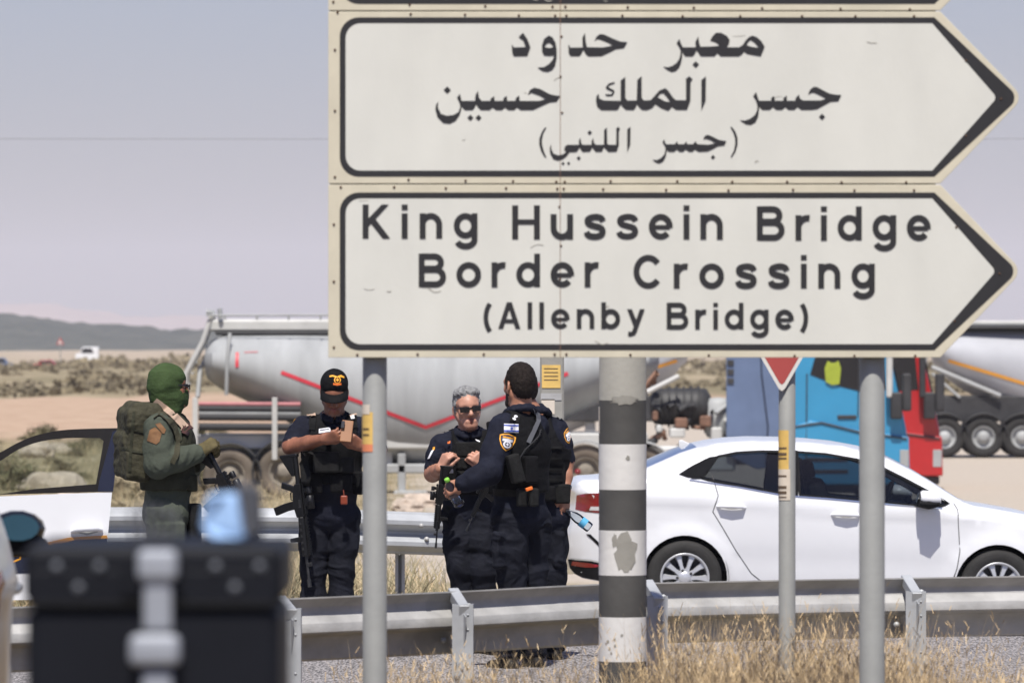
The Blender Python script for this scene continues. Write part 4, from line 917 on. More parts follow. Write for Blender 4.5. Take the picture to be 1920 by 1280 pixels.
def px_box(mb, parent, d, x0, y0, x1, y1, ya, yb, bev=.02, mi=0, R=None):
    a = P(x0, y1, d); c = P(x1, y0, d); L = parent.location; mb.box(((a.x + c.x) / 2 - L.x, d + (ya + yb) / 2 - L.y, (a.z + c.z) / 2 - L.z), (c.x - a.x, yb - ya, c.z - a.z), R, bev, mi); return mb
def px_tube(mb, parent, d, pts, r, seg=8): mb.tube([P(p[0], p[1], d) + Vector((0, p[2] if len(p) > 2 else 0, 0)) - parent.location for p in pts], r, seg); return mb
def tank(parent, d, st, m, hwd=1.22, name='tank'):
    """st: (px, top py, bottom py); a round-bodied silo that deepens to the middle; the near side stands at depth d"""
    rings = []; L = parent.location; yc = d + hwd
    xs = [s[0] for s in st]; fine = np.linspace(xs[0], xs[-1], 60)
    for px in fine:
        t = np.interp(px, xs, [s[1] for s in st]); b_ = np.interp(px, xs, [s[2] for s in st]); q = P(px, t, yc); q2 = P(px, b_, yc); rz = (q.z - q2.z) / 2; zc = (q.z + q2.z) / 2; ry = hwd
        rings.append([Vector((q.x, yc + ry * math.cos(a), zc + rz * math.sin(a))) - L for a in np.linspace(0, 2 * math.pi, 41)[:-1]])
    def cap(r, s_):
        c = sum(r, Vector()) / len(r); return [c + (v - c) * .72 + Vector((s_ * .16, 0, 0)) for v in r], [c + (v - c) * .2 + Vector((s_ * .22, 0, 0)) for v in r]
    a1, a2 = cap(rings[0], -1); b1, b2 = cap(rings[-1], 1)
    o = MB().loft([a2, a1] + rings + [b1, b2], 0, True).build(name, m, parent); o.data.set_sharp_from_angle(angle=math.radians(50))
    def surf(px, py):
        t = np.interp(px, xs, [s[1] for s in st]); b_ = np.interp(px, xs, [s[2] for s in st]); zc = (t + b_) / 2; rz = (b_ - t) / 2; k = max(-.98, min(.98, (zc - py) / rz)); ry = hwd
        q = P(px, py, yc); return Vector((q.x, yc - ry * math.sqrt(1 - k * k) - .012, q.z)) - L
    return surf
def paint_line(parent, surf, pts, wpx, m, name='stripe'):
    q = resample(pts, 8, False); vs, fs = ribbon(q, wpx); return MB().add([surf(a, c) for a, c in vs], fs, 0, True).build(name, m, parent)

TD = 112.
t = empty('cement_trailer', (P(800, 0, TD).x, TD, gnd(800, TD)), 'grey cement silo trailer with a red zigzag stripe, parked behind the officers', 'trailer', 'cement silo trailers')
surf = tank(t, TD, [(404, 634, 722), (410, 629, 728), (430, 627, 737), (470, 626, 755), (560, 624, 802), (660, 624, 850), (745, 624, 877), (800, 624, 882), (860, 624, 874), (950, 624, 844), (1050, 624, 792), (1130, 626, 752), (1190, 630, 720), (1215, 636, 712)], M['tank'])
paint_line(t, surf, [(532, 697), (800, 799), (1064, 699)], 7, M['red_paint'])
paint_line(t, surf, [(450, 660), (450, 688)], 6, M['red_paint'], 'red_mark'); paint_line(t, surf, [(463, 660), (488, 659)], 2.5, M['red_faded'], 'red_mark')
b = MB(); px_box(b, t, TD, 388, 598, 1205, 622, .85, 1.7, .05); b.build('walkway', M['truck_light'], t)
b = MB(); px_box(b, t, TD, 400, 621, 1200, 628, .8, 1.75, .02); b.build('top_rail', M['truck_dark'], t)
b = MB()
for px in np.arange(420, 1210, 60): px_tube(b, t, TD, [(px, 600, .4), (px, 590, .4)], .02, 6)
px_tube(b, t, TD, [(385, 591, .4), (1205, 589, .4)], .022, 6); b.build('hand_rail', M['truck_grey'], t)
b = MB()
for yy in (.5, 1.1): px_tube(b, t, TD, [(395, 590, yy), (378, 640, yy), (346, 700, yy), (343, 748, yy)], .055, 8)
for k in range(8): px_tube(b, t, TD, [(np.interp(k, [0, 7], [388, 345]), 600 + k * 20, .5), (np.interp(k, [0, 7], [388, 345]), 600 + k * 20, 1.1)], .025, 6)
b.build('ladder', M['truck_light'], t)
b = MB(); px_tube(b, t, TD, [(408, 578, .8), (410, 598, .8)], .05, 8); px_tube(b, t, TD, [(384, 585, .6), (396, 585, .6), (396, 600, .6)], .06, 8); b.build('vent_pipe', M['truck_grey'], t)
b = MB(); px_tube(b, t, TD, [(404, 640, .9), (372, 690, .7), (368, 745, .5)], [.05, .05, .05], 8); px_tube(b, t, TD, [(430, 625, .2), (426, 680, .0), (424, 740, .1)], .04, 8); b.build('down_pipe', M['truck_grey'], t)
b = MB(); px_box(b, t, TD, 372, 815, 1130, 842, .25, .45, .03); px_box(b, t, TD, 372, 815, 1130, 842, 1.95, 2.15, .03); b.build('chassis_rail', M['truck_light'], t)
b = MB(); px_box(b, t, TD, 362, 815, 735, 874, .46, .52, .02); b.build('side_panel', M['truck_light'], t)
for (py, m, r) in ((757, 'red_faded', .045), (766, 'hose', .07), (782, 'hose', .07), (800, 'hose', .08), (774, 'truck_grey', .05)):
    b = MB(); px_tube(b, t, TD, [(372, py, .1), (563, py + 1, .1)], r, 10); b.build('hose', M[m], t)
for px in (366, 515):
    b = MB(); px_box(b, t, TD, px - 5, 745, px + 5, 862, -.02, .06, .01); b.build('upright', M['truck_light'], t)
for px in (430, 532): big_wheel(t, px, TD, .25, .53); fender(t, px, TD, .25, .53, .45, M['truck_dark']); big_wheel(t, px, TD, 2.0, .53, 1)
b = MB(); px_box(b, t, TD, 745, 850, 760, 925, .3, .5, .02); px_box(b, t, TD, 738, 920, 800, 934, .2, .6, .02); px_box(b, t, TD, 720, 870, 840, 888, .3, 1.9, .03); b.build('landing_leg', M['truck_grey'], t)
b = MB(); px_box(b, t, TD, 560, 852, 612, 902, .3, .9, .04); b.build('tool_box', M['truck_dark'], t)
b = MB(); px_box(b, t, TD, 1050, 812, 1215, 842, .1, 2.3, .03); b.build('kingpin_plate', M['truck_light'], t)

def cab(px_off, d, paint, name, label, light_step, y_bot=908, with_fairing=True, group='tractor units'):
    o = lambda x: x + px_off
    t = empty(name, (P(o(1590), 0, d).x, d, gnd(o(1590), d)), label, 'truck', group); L = t.location
    pz = lambda q: (P(o(q[0]), q[1], d).x - L.x, P(o(q[0]), q[1], d).z - L.z)
    b = MB(); b.prism([pz(q) for q in [(1482, y_bot - 30), (1480, 612), (1500, 596), (1625, 590), (1655, 612), (1672, 680), (1690, 760), (1700, 805), (1704, y_bot - 30)]], 0, 2.42, .06); body = b.build('cab', paint, t)
    b = MB(); b.prism([pz(q) for q in [(1484, y_bot), (1483, 800), (1520, 788), (1610, 806), (1704, 818), (1706, y_bot)]], -.045, 2.46, .03); b.build('lower_panel', paint, t)
    b = MB(); b.prism([pz(q) for q in [(1519, 702), (1532, 655), (1545, 610), (1640, 604), (1652, 650), (1660, 730), (1612, 733), (1575, 724)]], -.012, .0, .0); wn = b.build('side_window', M['black_gloss'], body)
    b = MB(); px_tube(b, t, d, [(o(1611), 606, -.014), (o(1609), 780, -.014)], .012, 6); px_tube(b, t, d, [(o(1513), 700, -.014), (o(1511), 880, -.05)], .012, 6); b.build('door_seam', M['truck_dark'], body)
    b = MB(); px_box(b, t, d, o(1570), 778, o(1606), 785, -.03, .0, .01); b.build('door_handle', M['truck_dark'], body)
    b = MB(); b.prism([pz(q) for q in [(1660, 610), (1676, 680), (1692, 756), (1686, 756), (1668, 690), (1654, 618)]], .12, 2.30, 0); b.build('windscreen', M['glass'], body)
    for (x0, y0, x1, y1, m, nm) in ((1660, 664, 1672, 745, 'truck_light' if with_fairing else 'truck_dark', 'mirror_arm'), (1668, 735, 1690, 785, 'truck_dark', 'mirror'), (1690, 700, 1707, 770, 'truck_dark', 'mirror')):
        b = MB(); px_box(b, t, d, o(x0), y0, o(x1), y1, -.32, -.12, .03); b.build(nm, M[m], t)
    b = MB(); px_box(b, t, d, o(1600), 850, o(1676), y_bot + 6, -.02, .06, .03); b.build('wheel_arch', M['truck_dark'], t)
    for py in (858, 880): b = MB(); px_box(b, t, d, o(1512), py, o(1590), py + 7, -.06, .05, .01); b.build('step', M['truck_dark'], t)
    b = MB(); px_tube(b, t, d, [(o(1486), 800, -.05), (o(1540), 792, -.06), (o(1610), 809, -.06), (o(1700), 822, -.06)], .02, 6); b.build('trim_line', M['truck_dark'], t)
    b = MB(); px_box(b, t, d, o(1686), 842, o(1704), 876, -.055, .2, .02); b.build('headlamp', M['truck_grey'], t)
    b = MB(); px_box(b, t, d, o(1500), y_bot, o(1700), y_bot + 16, .05, 2.3, .03); b.build('bumper', M['truck_dark'], t)
    if with_fairing:
        b = MB(); b.prism([pz(q) for q in [(1362, 852), (1362, 620), (1378, 604), (1474, 598), (1476, 870), (1420, 880)]], .05, .12, .02); fa = b.build('side_fairing', M['slate_paint'], t)
        for py in (680, 697, 714): b = MB(); px_box(b, t, d, o(1364), py - 5, o(1376), py + 5, .02, .06, .005); b.build('vent', M['truck_dark'], fa)
        b = MB(); px_tube(b, t, d, [(o(1425), 600, .03), (o(1428), 700, .03), (o(1440), 800, .03), (o(1436), 870, .03)], .014, 6); b.build('fairing_seam', M['navy_paint'], fa)
    big_wheel(t, o(1640), d, .2, .50, dusty=False); big_wheel(t, o(1640), d, 2.2, .50, 1, dusty=False)
    return t
BT = cab(0, 108., M['blue_paint'], 'tractor_unit', 'bright blue lorry tractor unit with hi-vis vest at the window, behind the white car', True)
L = BT.location; d = 108.
b = MB(); px_box(b, BT, d, 1075, 850, 1480, 872, .55, .75, .02); px_box(b, BT, d, 1075, 850, 1480, 872, 1.65, 1.85, .02); b.build('chassis_rail', M['truck_dark'], BT)
for px in (1098, 1205): big_wheel(BT, px, d, .25, .50); fender(BT, px, d, .25, .50, .5, M['truck_grey'], 190, -10); big_wheel(BT, px, d, 2.0, .50, 1)
b = MB(); b.lathe([(0, -.05), (.05, -.04), (.06, 0)], P(1083, 884, d + .1) - L, (0, 1, 0), 12); b.build('tail_lamp', M['lamp_red'], BT)
b = MB(); px_box(b, BT, d, 1062, 872, 1072, 905, .1, 2.2, .02); b.build('rear_crossbar', M['truck_dark'], BT)
# blower, pump and air tanks on the deck behind the cab
b = MB(); b.lathe([(0, -.6), (.22, -.58), (.33, -.5), (.35, -.3), (.36, .3), (.34, .5), (.2, .58), (0, .6)], P(1276, 762, d + .8) - L, (1, 0, 0), 24)
for k in range(6): b.lathe([(.36, -.02), (.40, -.015), (.40, .015), (.36, .02)], P(1240 + k * 14, 762, d + .8) - L, (1, 0, 0), 20)
b.build('compressor', M['truck_dark'], BT)
b = MB(); b.lathe([(0, -.42), (.2, -.40), (.27, -.3), (.28, .25), (.2, .34), (0, .36)], P(1346, 780, d + .7) - L, (0, 0, 1), 20); b.build('filter_housing', M['truck_grey'], BT)
rp = random.Random(12)
for k in range(16):
    x0 = rp.uniform(1222, 1365); y0 = rp.uniform(715, 850); b = MB(); px_tube(b, BT, d, [(x0, y0, .5), (x0 + rp.uniform(-18, 18), y0 + rp.uniform(-22, 22), .3), (x0 + rp.uniform(-30, 30), y0 + rp.uniform(-15, 30), .6)], rp.uniform(.03, .075), 8)
    b.build('hose', M[rp.choice(['hose', 'rust', 'truck_grey', 'hose', 'truck_light'])], BT)
for k in range(9):
    x0 = rp.uniform(1220, 1370); y0 = rp.uniform(770, 845); b = MB(); px_box(b, BT, d, x0, y0, x0 + rp.uniform(10, 30), y0 + rp.uniform(8, 26), .2, rp.uniform(.5, 1.2), .03); b.build('fitting', M[rp.choice(['truck_dark', 'rust', 'truck_light', 'truck_grey'])], BT)
b = MB(); px_box(b, BT, d, 1216, 836, 1380, 884, .15, .6, .05); b.build('fuel_tank', M['truck_light'], BT)
b = MB(); px_tube(b, BT, d, [(1214, 735, .2), (1274, 705, .2)], .05, 8); b.build('strut', M['truck_light'], BT)
# hi-vis vest hanging inside the cab window
v = empty('safety_vest', P(1560, 715, 108 - .016), 'yellow hi-vis vest hanging in the side window of the blue cab', 'vest')
q = [(1548, 716), (1546, 690), (1552, 676), (1558, 680), (1566, 680), (1572, 676), (1577, 690), (1574, 720), (1560, 722)]
b = MB(); b.prism([(P(x, y, 107.98).x, P(x, y, 107.98).z) for x, y in q], 107.955, 107.985, .008); b.build('cloth', M['hivis'], v, W=True)
RT = cab(62, 117., M['red_truck'], 'tractor_unit', 'red lorry tractor unit whose front end shows from behind the blue one', False, 892, False)

def small_tanker(px_off, d, sgn, label):
    o = lambda x: x + px_off
    t = empty('cement_trailer', (P(o(1900), 0, d).x, d, gnd(o(1900), d)), label, 'trailer', 'cement silo trailers')
    st = [(1762, 626, 690), (1768, 616, 704), (1800, 613, 728), (1900, 612, 782), (2000, 612, 826), (2080, 612, 838), (2160, 612, 826), (2260, 612, 786), (2370, 613, 728), (2402, 618, 700), (2408, 628, 688)]
    surf = tank(t, d, [(o(a), b_, c) for a, b_, c in st], M['tank2'])
    paint_line(t, surf, [(o(1772), 676), (o(1850), 699), (o(1925), 722), (o(2000), 744), (o(2085), 760), (o(2170), 744), (o(2250), 722), (o(2320), 701), (o(2400), 676)], 6, M['orange_film'])
    b = MB(); px_box(b, t, d, o(1765), 601, o(2400), 611, .5, 1.9, .04); b.build('walkway', M['truck_light'], t)
    b = MB(); px_box(b, t, d, o(1768), 611, o(2396), 616, .2, 2.2, .03); b.build('top_rail', M['truck_dark'], t)
    b = MB(); px_box(b, t, d, o(1748), 742, o(2420), 790, .15, .5, .03); px_box(b, t, d, o(1748), 742, o(2420), 775, 1.9, 2.2, .03); b.build('chassis_rail', M['truck_dark'], t)
    b = MB(); px_tube(b, t, d, [(o(1735), 745, .3), (o(1738), 650, .3), (o(1766), 622, .3)], .05, 8); px_tube(b, t, d, [(o(1748), 688, .2), (o(1876), 742, .0)], .06, 8); px_tube(b, t, d, [(o(1748), 700, .1), (o(1800), 745, .1)], .04, 8)
    for k in range(6): px_tube(b, t, d, [(o(1735), 735 - k * 15, .3), (o(1735), 735 - k * 15, .9)], .03, 6)
    b.build('ladder', M['truck_grey'], t)
    for px in (1772, 1845, 1918):
        big_wheel(t, o(px), d, .25, .53, dusty=False); fender(t, o(px), d, .25, .53, .45, M['truck_dark'], 170, 10); big_wheel(t, o(px), d, 2.0, .53, 1, dusty=False)
    b = MB(); px_box(b, t, d, o(2230), 790, o(2250), 850, .3, .5, .02); b.build('landing_leg', M['truck_grey'], t)
    return t
small_tanker(0, 148., 1, 'pale silo trailer with an orange stripe at the right edge of the photo')
small_tanker(-1133, 150., 1, 'silo trailer of which only one end with an orange stripe shows, above the black blower')

# ------------------------------------------------------------------ people: one continuous skinned surface each
UP = Vector((0, 0, 1))
def nrm(v): return np.array(v, float) / np.linalg.norm(v)
class Fig:
    def __init__(s): s.g = {}; s.order = []
    def grp(s, name, m, k=.02, uk=.004, disp=0., fold=(8, 8, 17)):
        if name not in s.g: s.g[name] = dict(m=m, k=k, uk=uk, p=[], disp=disp, fold=fold); s.order.append(name)
        s.cur = name; return s
    def cap(s, a, b, ra, rb=None, k=None): s.g[s.cur]['p'].append(('c', np.array(a, float), np.array(b, float), ra, ra if rb is None else rb, k)); return s
    def path(s, pts, rs, k=None):
        for i in range(len(pts) - 1): s.cap(pts[i], pts[i + 1], rs[i], rs[i + 1], k)
        return s
    def ell(s, c, axes, rad, k=None): s.g[s.cur]['p'].append(('e', np.array(c, float), np.array([nrm(a) for a in axes]), np.array(rad, float), k)); return s
    def box(s, c, axes, half, rnd, k=None): s.g[s.cur]['p'].append(('b', np.array(c, float), np.array([nrm(a) for a in axes]), np.array(half, float), rnd, k)); return s
    def cut(s, c, axes, rad): s.g[s.cur]['p'].append(('x', np.array(c, float), np.array([nrm(a) for a in axes]), np.array(rad, float), None)); return s
    def keep(s, c, axes, half): s.g[s.cur]['p'].append(('k', np.array(c, float), np.array([nrm(a) for a in axes]), np.array(half, float), None)); return s
    def mesh(s, vox):
        lo = np.full(3, 1e9); hi = -lo
        for g in s.g.values():
            for p in g['p']:
                if p[0] == 'c': e = max(p[3], p[4]); l = np.minimum(p[1], p[2]) - e; h = np.maximum(p[1], p[2]) + e
                elif p[0] in 'eb': e = np.abs(p[2].T) @ (p[3] + (p[4] if p[0] == 'b' else 0)); l = p[1] - e; h = p[1] + e
                else: continue
                lo = np.minimum(lo, l); hi = np.maximum(hi, h)
        lo -= vox * 4; hi += vox * 4; n = np.ceil((hi - lo) / vox).astype(int) + 1
        D = np.full(n, .5, np.float32); L = np.zeros(n, np.int8)
        for gi, name in enumerate(s.order):
            g = s.g[name]; F = np.full(n, .5, np.float32) if True else None
            for p in g['p']:
                k = p[-1] if p[-1] is not None else g['k']
                if p[0] == 'c': e = max(p[3], p[4]) + k + vox * 3; a0 = np.minimum(p[1], p[2]) - e; a1 = np.maximum(p[1], p[2]) + e
                elif p[0] in 'eb': e = np.abs(p[2].T) @ (p[3] + (p[4] if p[0] == 'b' else 0)) + k + vox * 3; a0 = p[1] - e; a1 = p[1] + e
                elif p[0] == 'x': e = np.abs(p[2].T) @ p[3] + vox * 4; a0 = p[1] - e; a1 = p[1] + e
                else: a0 = lo; a1 = hi
                i0 = np.clip(np.floor((a0 - lo) / vox).astype(int), 0, n); i1 = np.clip(np.ceil((a1 - lo) / vox).astype(int) + 1, 0, n)
                if (i1 <= i0).any(): continue
                sl = tuple(slice(a, b) for a, b in zip(i0, i1))
                ax = [lo[q] + vox * np.arange(i0[q], i1[q], dtype=np.float32) for q in range(3)]
                X, Y, Z = np.meshgrid(*ax, indexing='ij')
                if p[0] == 'c':
                    a, b = p[1], p[2]; ab = b - a; q = max((ab ** 2).sum(), 1e-9); t = np.clip(((X - a[0]) * ab[0] + (Y - a[1]) * ab[1] + (Z - a[2]) * ab[2]) / q, 0, 1)
                    d = np.sqrt((X - a[0] - ab[0] * t) ** 2 + (Y - a[1] - ab[1] * t) ** 2 + (Z - a[2] - ab[2] * t) ** 2) - (p[3] + (p[4] - p[3]) * t)
                else:
                    c, A, r = p[1], p[2], p[3]; U = [(X - c[0]) * A[q][0] + (Y - c[1]) * A[q][1] + (Z - c[2]) * A[q][2] for q in range(3)]
                    if p[0] in 'ex':
                        k0 = np.sqrt(sum((U[q] / r[q]) ** 2 for q in range(3))); k1 = np.sqrt(sum((U[q] / r[q] ** 2) ** 2 for q in range(3))) + 1e-9; d = k0 * (k0 - 1) / k1
                    else:
                        q3 = [np.abs(U[q]) - r[q] + (p[4] * 0 if p[0] == 'b' else 0) for q in range(3)]
                        d = np.sqrt(sum(np.maximum(q, 0) ** 2 for q in q3)) + np.minimum(np.maximum(np.maximum(q3[0], q3[1]), q3[2]), 0) - (p[4] if p[0] == 'b' else 0)
                d = d.astype(np.float32); f = F[sl]
                if p[0] == 'x': h = np.maximum(.012 - np.abs(f + d), 0) / .012; F[sl] = np.maximum(f, -d) + h * h * .003
                elif p[0] == 'k': F[sl] = np.maximum(f, d)
                else: h = np.maximum(k - np.abs(f - d), 0) / k; F[sl] = np.minimum(f, d) - h * h * k * .25
            better = F < D; L[better] = gi; k = g['uk']; h = np.maximum(k - np.abs(F - D), 0) / k; D = np.minimum(F, D) - h * h * k * .25
        ins = D < 0; c = [slice(0, -1), slice(1, None)]
        sm = sum(ins[c[i], c[j], c[k]].astype(np.int8) for i in (0, 1) for j in (0, 1) for k in (0, 1)); act = np.argwhere((sm > 0) & (sm < 8))
        off = np.array([(i, j, k) for i in (0, 1) for j in (0, 1) for k in (0, 1)]); val = np.stack([D[act[:, 0] + o[0], act[:, 1] + o[1], act[:, 2] + o[2]] for o in off], 1)
        acc = np.zeros((len(act), 3)); cnt = np.zeros(len(act))
        for a in range(8):
            for b in range(a + 1, 8):
                if np.abs(off[a] - off[b]).sum() != 1: continue
                x = (val[:, a] < 0) != (val[:, b] < 0); t = val[:, a] / (val[:, a] - val[:, b] + 1e-12); t = np.clip(t, 0, 1)
                acc += np.where(x[:, None], off[a] + (off[b] - off[a]) * t[:, None], 0); cnt += x
        V = lo + vox * (act + acc / cnt[:, None]); idx = np.full(np.array(n) - 1, -1, np.int32); idx[act[:, 0], act[:, 1], act[:, 2]] = np.arange(len(act))
        # label by nearest grid corner with the lowest value
        lab = L[act[:, 0] + off[np.argmin(np.abs(val), 1)][:, 0], act[:, 1] + off[np.argmin(np.abs(val), 1)][:, 1], act[:, 2] + off[np.argmin(np.abs(val), 1)][:, 2]]
        Fs = []; FL = []
        for ax in range(3):
            o1, o2 = [(1, 2), (2, 0), (0, 1)][ax]; A = [slice(None)] * 3; B = [slice(None)] * 3; A[ax] = slice(0, -1); B[ax] = slice(1, None)
            ch = np.argwhere(ins[tuple(A)] != ins[tuple(B)]); fl = ins[tuple(A)][ch[:, 0], ch[:, 1], ch[:, 2]]
            e1 = np.zeros(3, int); e1[o1] = 1; e2 = np.zeros(3, int); e2[o2] = 1; ok = (ch[:, o1] > 0) & (ch[:, o2] > 0); ch = ch[ok]; fl = fl[ok]
            q = [idx[tuple((ch - o).T)] for o in (e1 + e2, e2, 0 * e1, e1)]
            Q = np.stack(q, 1); Q[~fl] = Q[~fl][:, ::-1]; Fs.append(Q)
        Fc = np.concatenate(Fs); Fc = Fc[(Fc >= 0).all(1)]
        fl = np.stack([lab[Fc[:, i]] for i in range(4)], 1); flab = np.where(fl[:, 0] == fl[:, 2], fl[:, 0], fl[:, 1])
        # folds in the cloth, texture in the hair
        A = V[Fc[:, 2]] - V[Fc[:, 0]]; B = V[Fc[:, 3]] - V[Fc[:, 1]]; fn = np.cross(A, B); N = np.zeros_like(V)
        for i in range(4): np.add.at(N, Fc[:, i], fn)
        N /= np.linalg.norm(N, axis=1)[:, None] + 1e-12
        for gi, name in enumerate(s.order):
            g = s.g[name]
            if not g['disp']: continue
            w_ = np.where(lab == gi)[0]
            if not len(w_): continue
            p = V[w_]; q = p * np.array(g['fold']) + 1.1 * np.stack([vnoise(p * 5, 3), vnoise(p * 5, 4), vnoise(p * 5, 5)], -1)
            a = vnoise(q, 7); bb = vnoise(q * 2.1 + 9, 8); fold = (1 - 2.2 * np.abs(a)) * .75 + (1 - 2.2 * np.abs(bb)) * .35
            V[w_] += N[w_] * (g['disp'] * fold)[:, None]
        return V, Fc, flab, [s.g[k]['m'] for k in s.order]
    def build(s, name, vox, parent, wrapbvh=None):
        V, F, lab, mats = s.mesh(vox); me = bpy.data.meshes.new(name); off = np.array(root_off(parent)); 
        me.from_pydata((V - off).tolist(), [], F.tolist()); me.update()
        for m in mats: me.materials.append(m)
        me.polygons.foreach_set('material_index', lab.astype(np.int32)); me.polygons.foreach_set('use_smooth', [True] * len(F))
        o = bpy.data.objects.new(name, me); COL.objects.link(o); o.parent = parent; s.V, s.F = V, F
        return o

def ortho(f, u):
    f = nrm(f); u = np.array(u, float); u = nrm(u - f * (u @ f)); return f, u, np.cross(f, u)
def head(F, c, f, u, skin, hair=None, hairk='short', ears=True, eyes=True, sc=1.0, lipm=None, uk=.004):
    f, u, r = ortho(f, u); c = np.array(c, float); T = lambda a, b, e: c + (r * a + f * b + u * e) * sc
    F.grp('head', skin, k=.022, uk=uk)
    F.ell(T(0, -.012, .045), (r, f, u), np.array((.074, .094, .088)) * sc)
    F.cap(T(0, .045, .035), T(0, .05, -.06), .062 * sc, .044 * sc); F.cap(T(.042, .0, -.035), T(.016, .070, -.088), .036 * sc, .024 * sc); F.cap(T(-.042, .0, -.035), T(-.016, .070, -.088), .036 * sc, .024 * sc)
    F.cap(T(-.014, .078, -.092), T(.014, .078, -.092), .022 * sc)
    F.cap(T(-.046, .074, .030), T(-.012, .090, .028), .013 * sc, .013 * sc, .016); F.cap(T(.046, .074, .030), T(.012, .090, .028), .013 * sc, .013 * sc, .016)
    F.cap(T(.042, .062, -.012), T(.03, .076, -.018), .022 * sc, .016 * sc); F.cap(T(-.042, .062, -.012), T(-.03, .076, -.018), .022 * sc, .016 * sc)
    F.cap(T(0, .096, .018), T(0, .120, -.022), .010 * sc, .0135 * sc, .012); F.cap(T(.012, .102, -.026), T(-.012, .102, -.026), .011 * sc, .011 * sc, .012)
    F.cap(T(-.022, .092, -.066), T(.022, .092, -.066), .012 * sc, .012 * sc, .012)
    for s_ in (1, -1):
        F.cut(T(.031 * s_, .105, .010), (r, f, u), np.array((.019, .018, .011)) * sc)
        if ears: F.ell(T(.077 * s_, -.008, .0), (r + f * .35 * s_, f, u), np.array((.010, .021, .033)) * sc, .01); F.cut(T(.088 * s_, -.004, .002), (r, f, u), np.array((.008, .010, .018)) * sc)
    if eyes:
        F.grp('eyes', M['eye'], k=.001, uk=.001)
        for s_ in (1, -1): F.ell(T(.031 * s_, .080, .009), (r, f, u), np.array((.014, .0125, .0085)) * sc)
    F.grp('lips', lipm or M['lip'], k=.004, uk=.003); F.path([T(-.022, .095, -.057), T(0, .106, -.054), T(.022, .095, -.057)], [.004, .0065, .004]); F.path([T(-.018, .094, -.068), T(0, .104, -.070), T(.018, .094, -.068)], [.004, .007, .004])
    if hair:
        F.grp('hair', hair, k=.02, uk=.004, disp=.003, fold=(70, 70, 70))
        if hairk == 'short':
            F.ell(T(0, -.016, .058), (r, f, u), np.array((.078, .096, .086)) * sc); F.ell(T(0, -.05, .01), (r, f, u), np.array((.072, .062, .075)) * sc); F.cut(T(0, .115, .018), (r, f, u), np.array((.075, .082, .075)) * sc)
            for s_ in (1, -1): F.cap(T(.070 * s_, .018, .045), T(.073 * s_, .012, -.005), .012 * sc, .007 * sc)
    return T
def hand(F, wrist, fdir, palm, side, curl=(40, 50, 35), sc=1., spread=.1, thumb=(.6, .5), nf=4):
    f = nrm(fdir); n = np.array(palm, float); n = nrm(n - f * (n @ f)); s = np.cross(f, n) * side; w_ = np.array(wrist, float)
    kn = []
    for i, (a, l) in enumerate(((.030, .088), (.010, .092), (-.010, .088), (-.029, .080))):
        k_ = w_ + (f * l + s * a) * sc; kn.append(k_); F.cap(w_ + (f * .012 + s * a * .7) * sc, k_, .0155 * sc, .0125 * sc, .016)
    for i, (k_, L) in enumerate(zip(kn, (.070, .078, .072, .056))):
        a = 0; p = k_; rr = .0100 * sc * (1, 1, .96, .86)[i]
        base = nrm(f + s * (1.5 - i) * spread)
        for q, (fr, cu) in enumerate(zip((.46, .30, .24), curl)):
            a += math.radians(cu * (1 + .08 * (i - 1.5))); dr = base * math.cos(a) + n * math.sin(a); e = p + dr * L * fr * sc; F.cap(p, e, rr, rr * .92, .005); p = e; rr *= .92
    b = w_ + (f * .022 + s * .026 + n * .006) * sc; d1 = nrm(f * .75 + s * (.75 - thumb[0] * .6) + n * thumb[0] * .7); m_ = b + d1 * .046 * sc; d2 = nrm(f * .8 + s * (.25 - thumb[1] * .5) + n * thumb[1] * .9); e = m_ + d2 * .034 * sc
    F.cap(b, m_, .0165 * sc, .0125 * sc, .014); F.cap(m_, e, .012 * sc, .0105 * sc, .006); F.cap(e, e + nrm(d2 + n * .2) * .024 * sc, .0105 * sc, .0085 * sc, .005)
def torso_prims(pel, che, nek, shR, shL, f, w_=1., dep=1., belly=0.):
    pel, che, nek, shR, shL = [np.array(q, float) for q in (pel, che, nek, shR, shL)]
    u = nrm(che - pel); f, u2, r = ortho(f, u); ax = (r, f, u2); out = []
    out.append(('e', pel, np.array(ax), np.array((.175 * w_, .128 * dep, .13)), .05))
    mid = pel * .55 + che * .45; out.append(('e', mid + f * belly * .6, np.array(ax), np.array((.160 * w_, .120 * dep + belly, .17)), .06))
    out.append(('e', che, np.array(ax), np.array((.178 * w_, .128 * dep, .18)), .06))
    out.append(('c', shR * .8 + shL * .2, shL * .8 + shR * .2, .066, .066, .05))
    for s_ in (shR, shL): out.append(('c', nek - u2 * .01, s_ * .85 + nek * .15, .052, .056, .05))
    out.append(('c', shR * .62 + shL * .38 - u2 * .05, che, .10, .12, .05)); out.append(('c', shL * .62 + shR * .38 - u2 * .05, che, .10, .12, .05))
    return out, ax
def legs(F, hips, knees, ankles, toes, m, w_=1., disp=.007):
    for i, (h, k, a, t) in enumerate(zip(hips, knees, ankles, toes)):
        h, k, a = [np.array(q, float) for q in (h, k, a)]
        F.grp('leg%d' % i, m, k=.04, uk=.015, disp=disp, fold=(7, 7, 13)); F.path([h, h * .5 + k * .5, k, k * .5 + a * .5, a + np.array((0, 0, .03))], [.105 * w_, .098 * w_, .080 * w_, .078 * w_, .068 * w_])
        F.grp('boots', M['boot'], k=.02, uk=.004); t = nrm(t); g = a * 1.0; F.cap(a + np.array((0, 0, .06)), a, .052, .05); F.cap(a + np.array((0, 0, -.045)) - t * .04, a + np.array((0, 0, -.055)) + t * .13, .043, .036); F.cap(a + np.array((0, 0, -.06)) - t * .05, a + np.array((0, 0, -.066)) + t * .14, .034, .030)
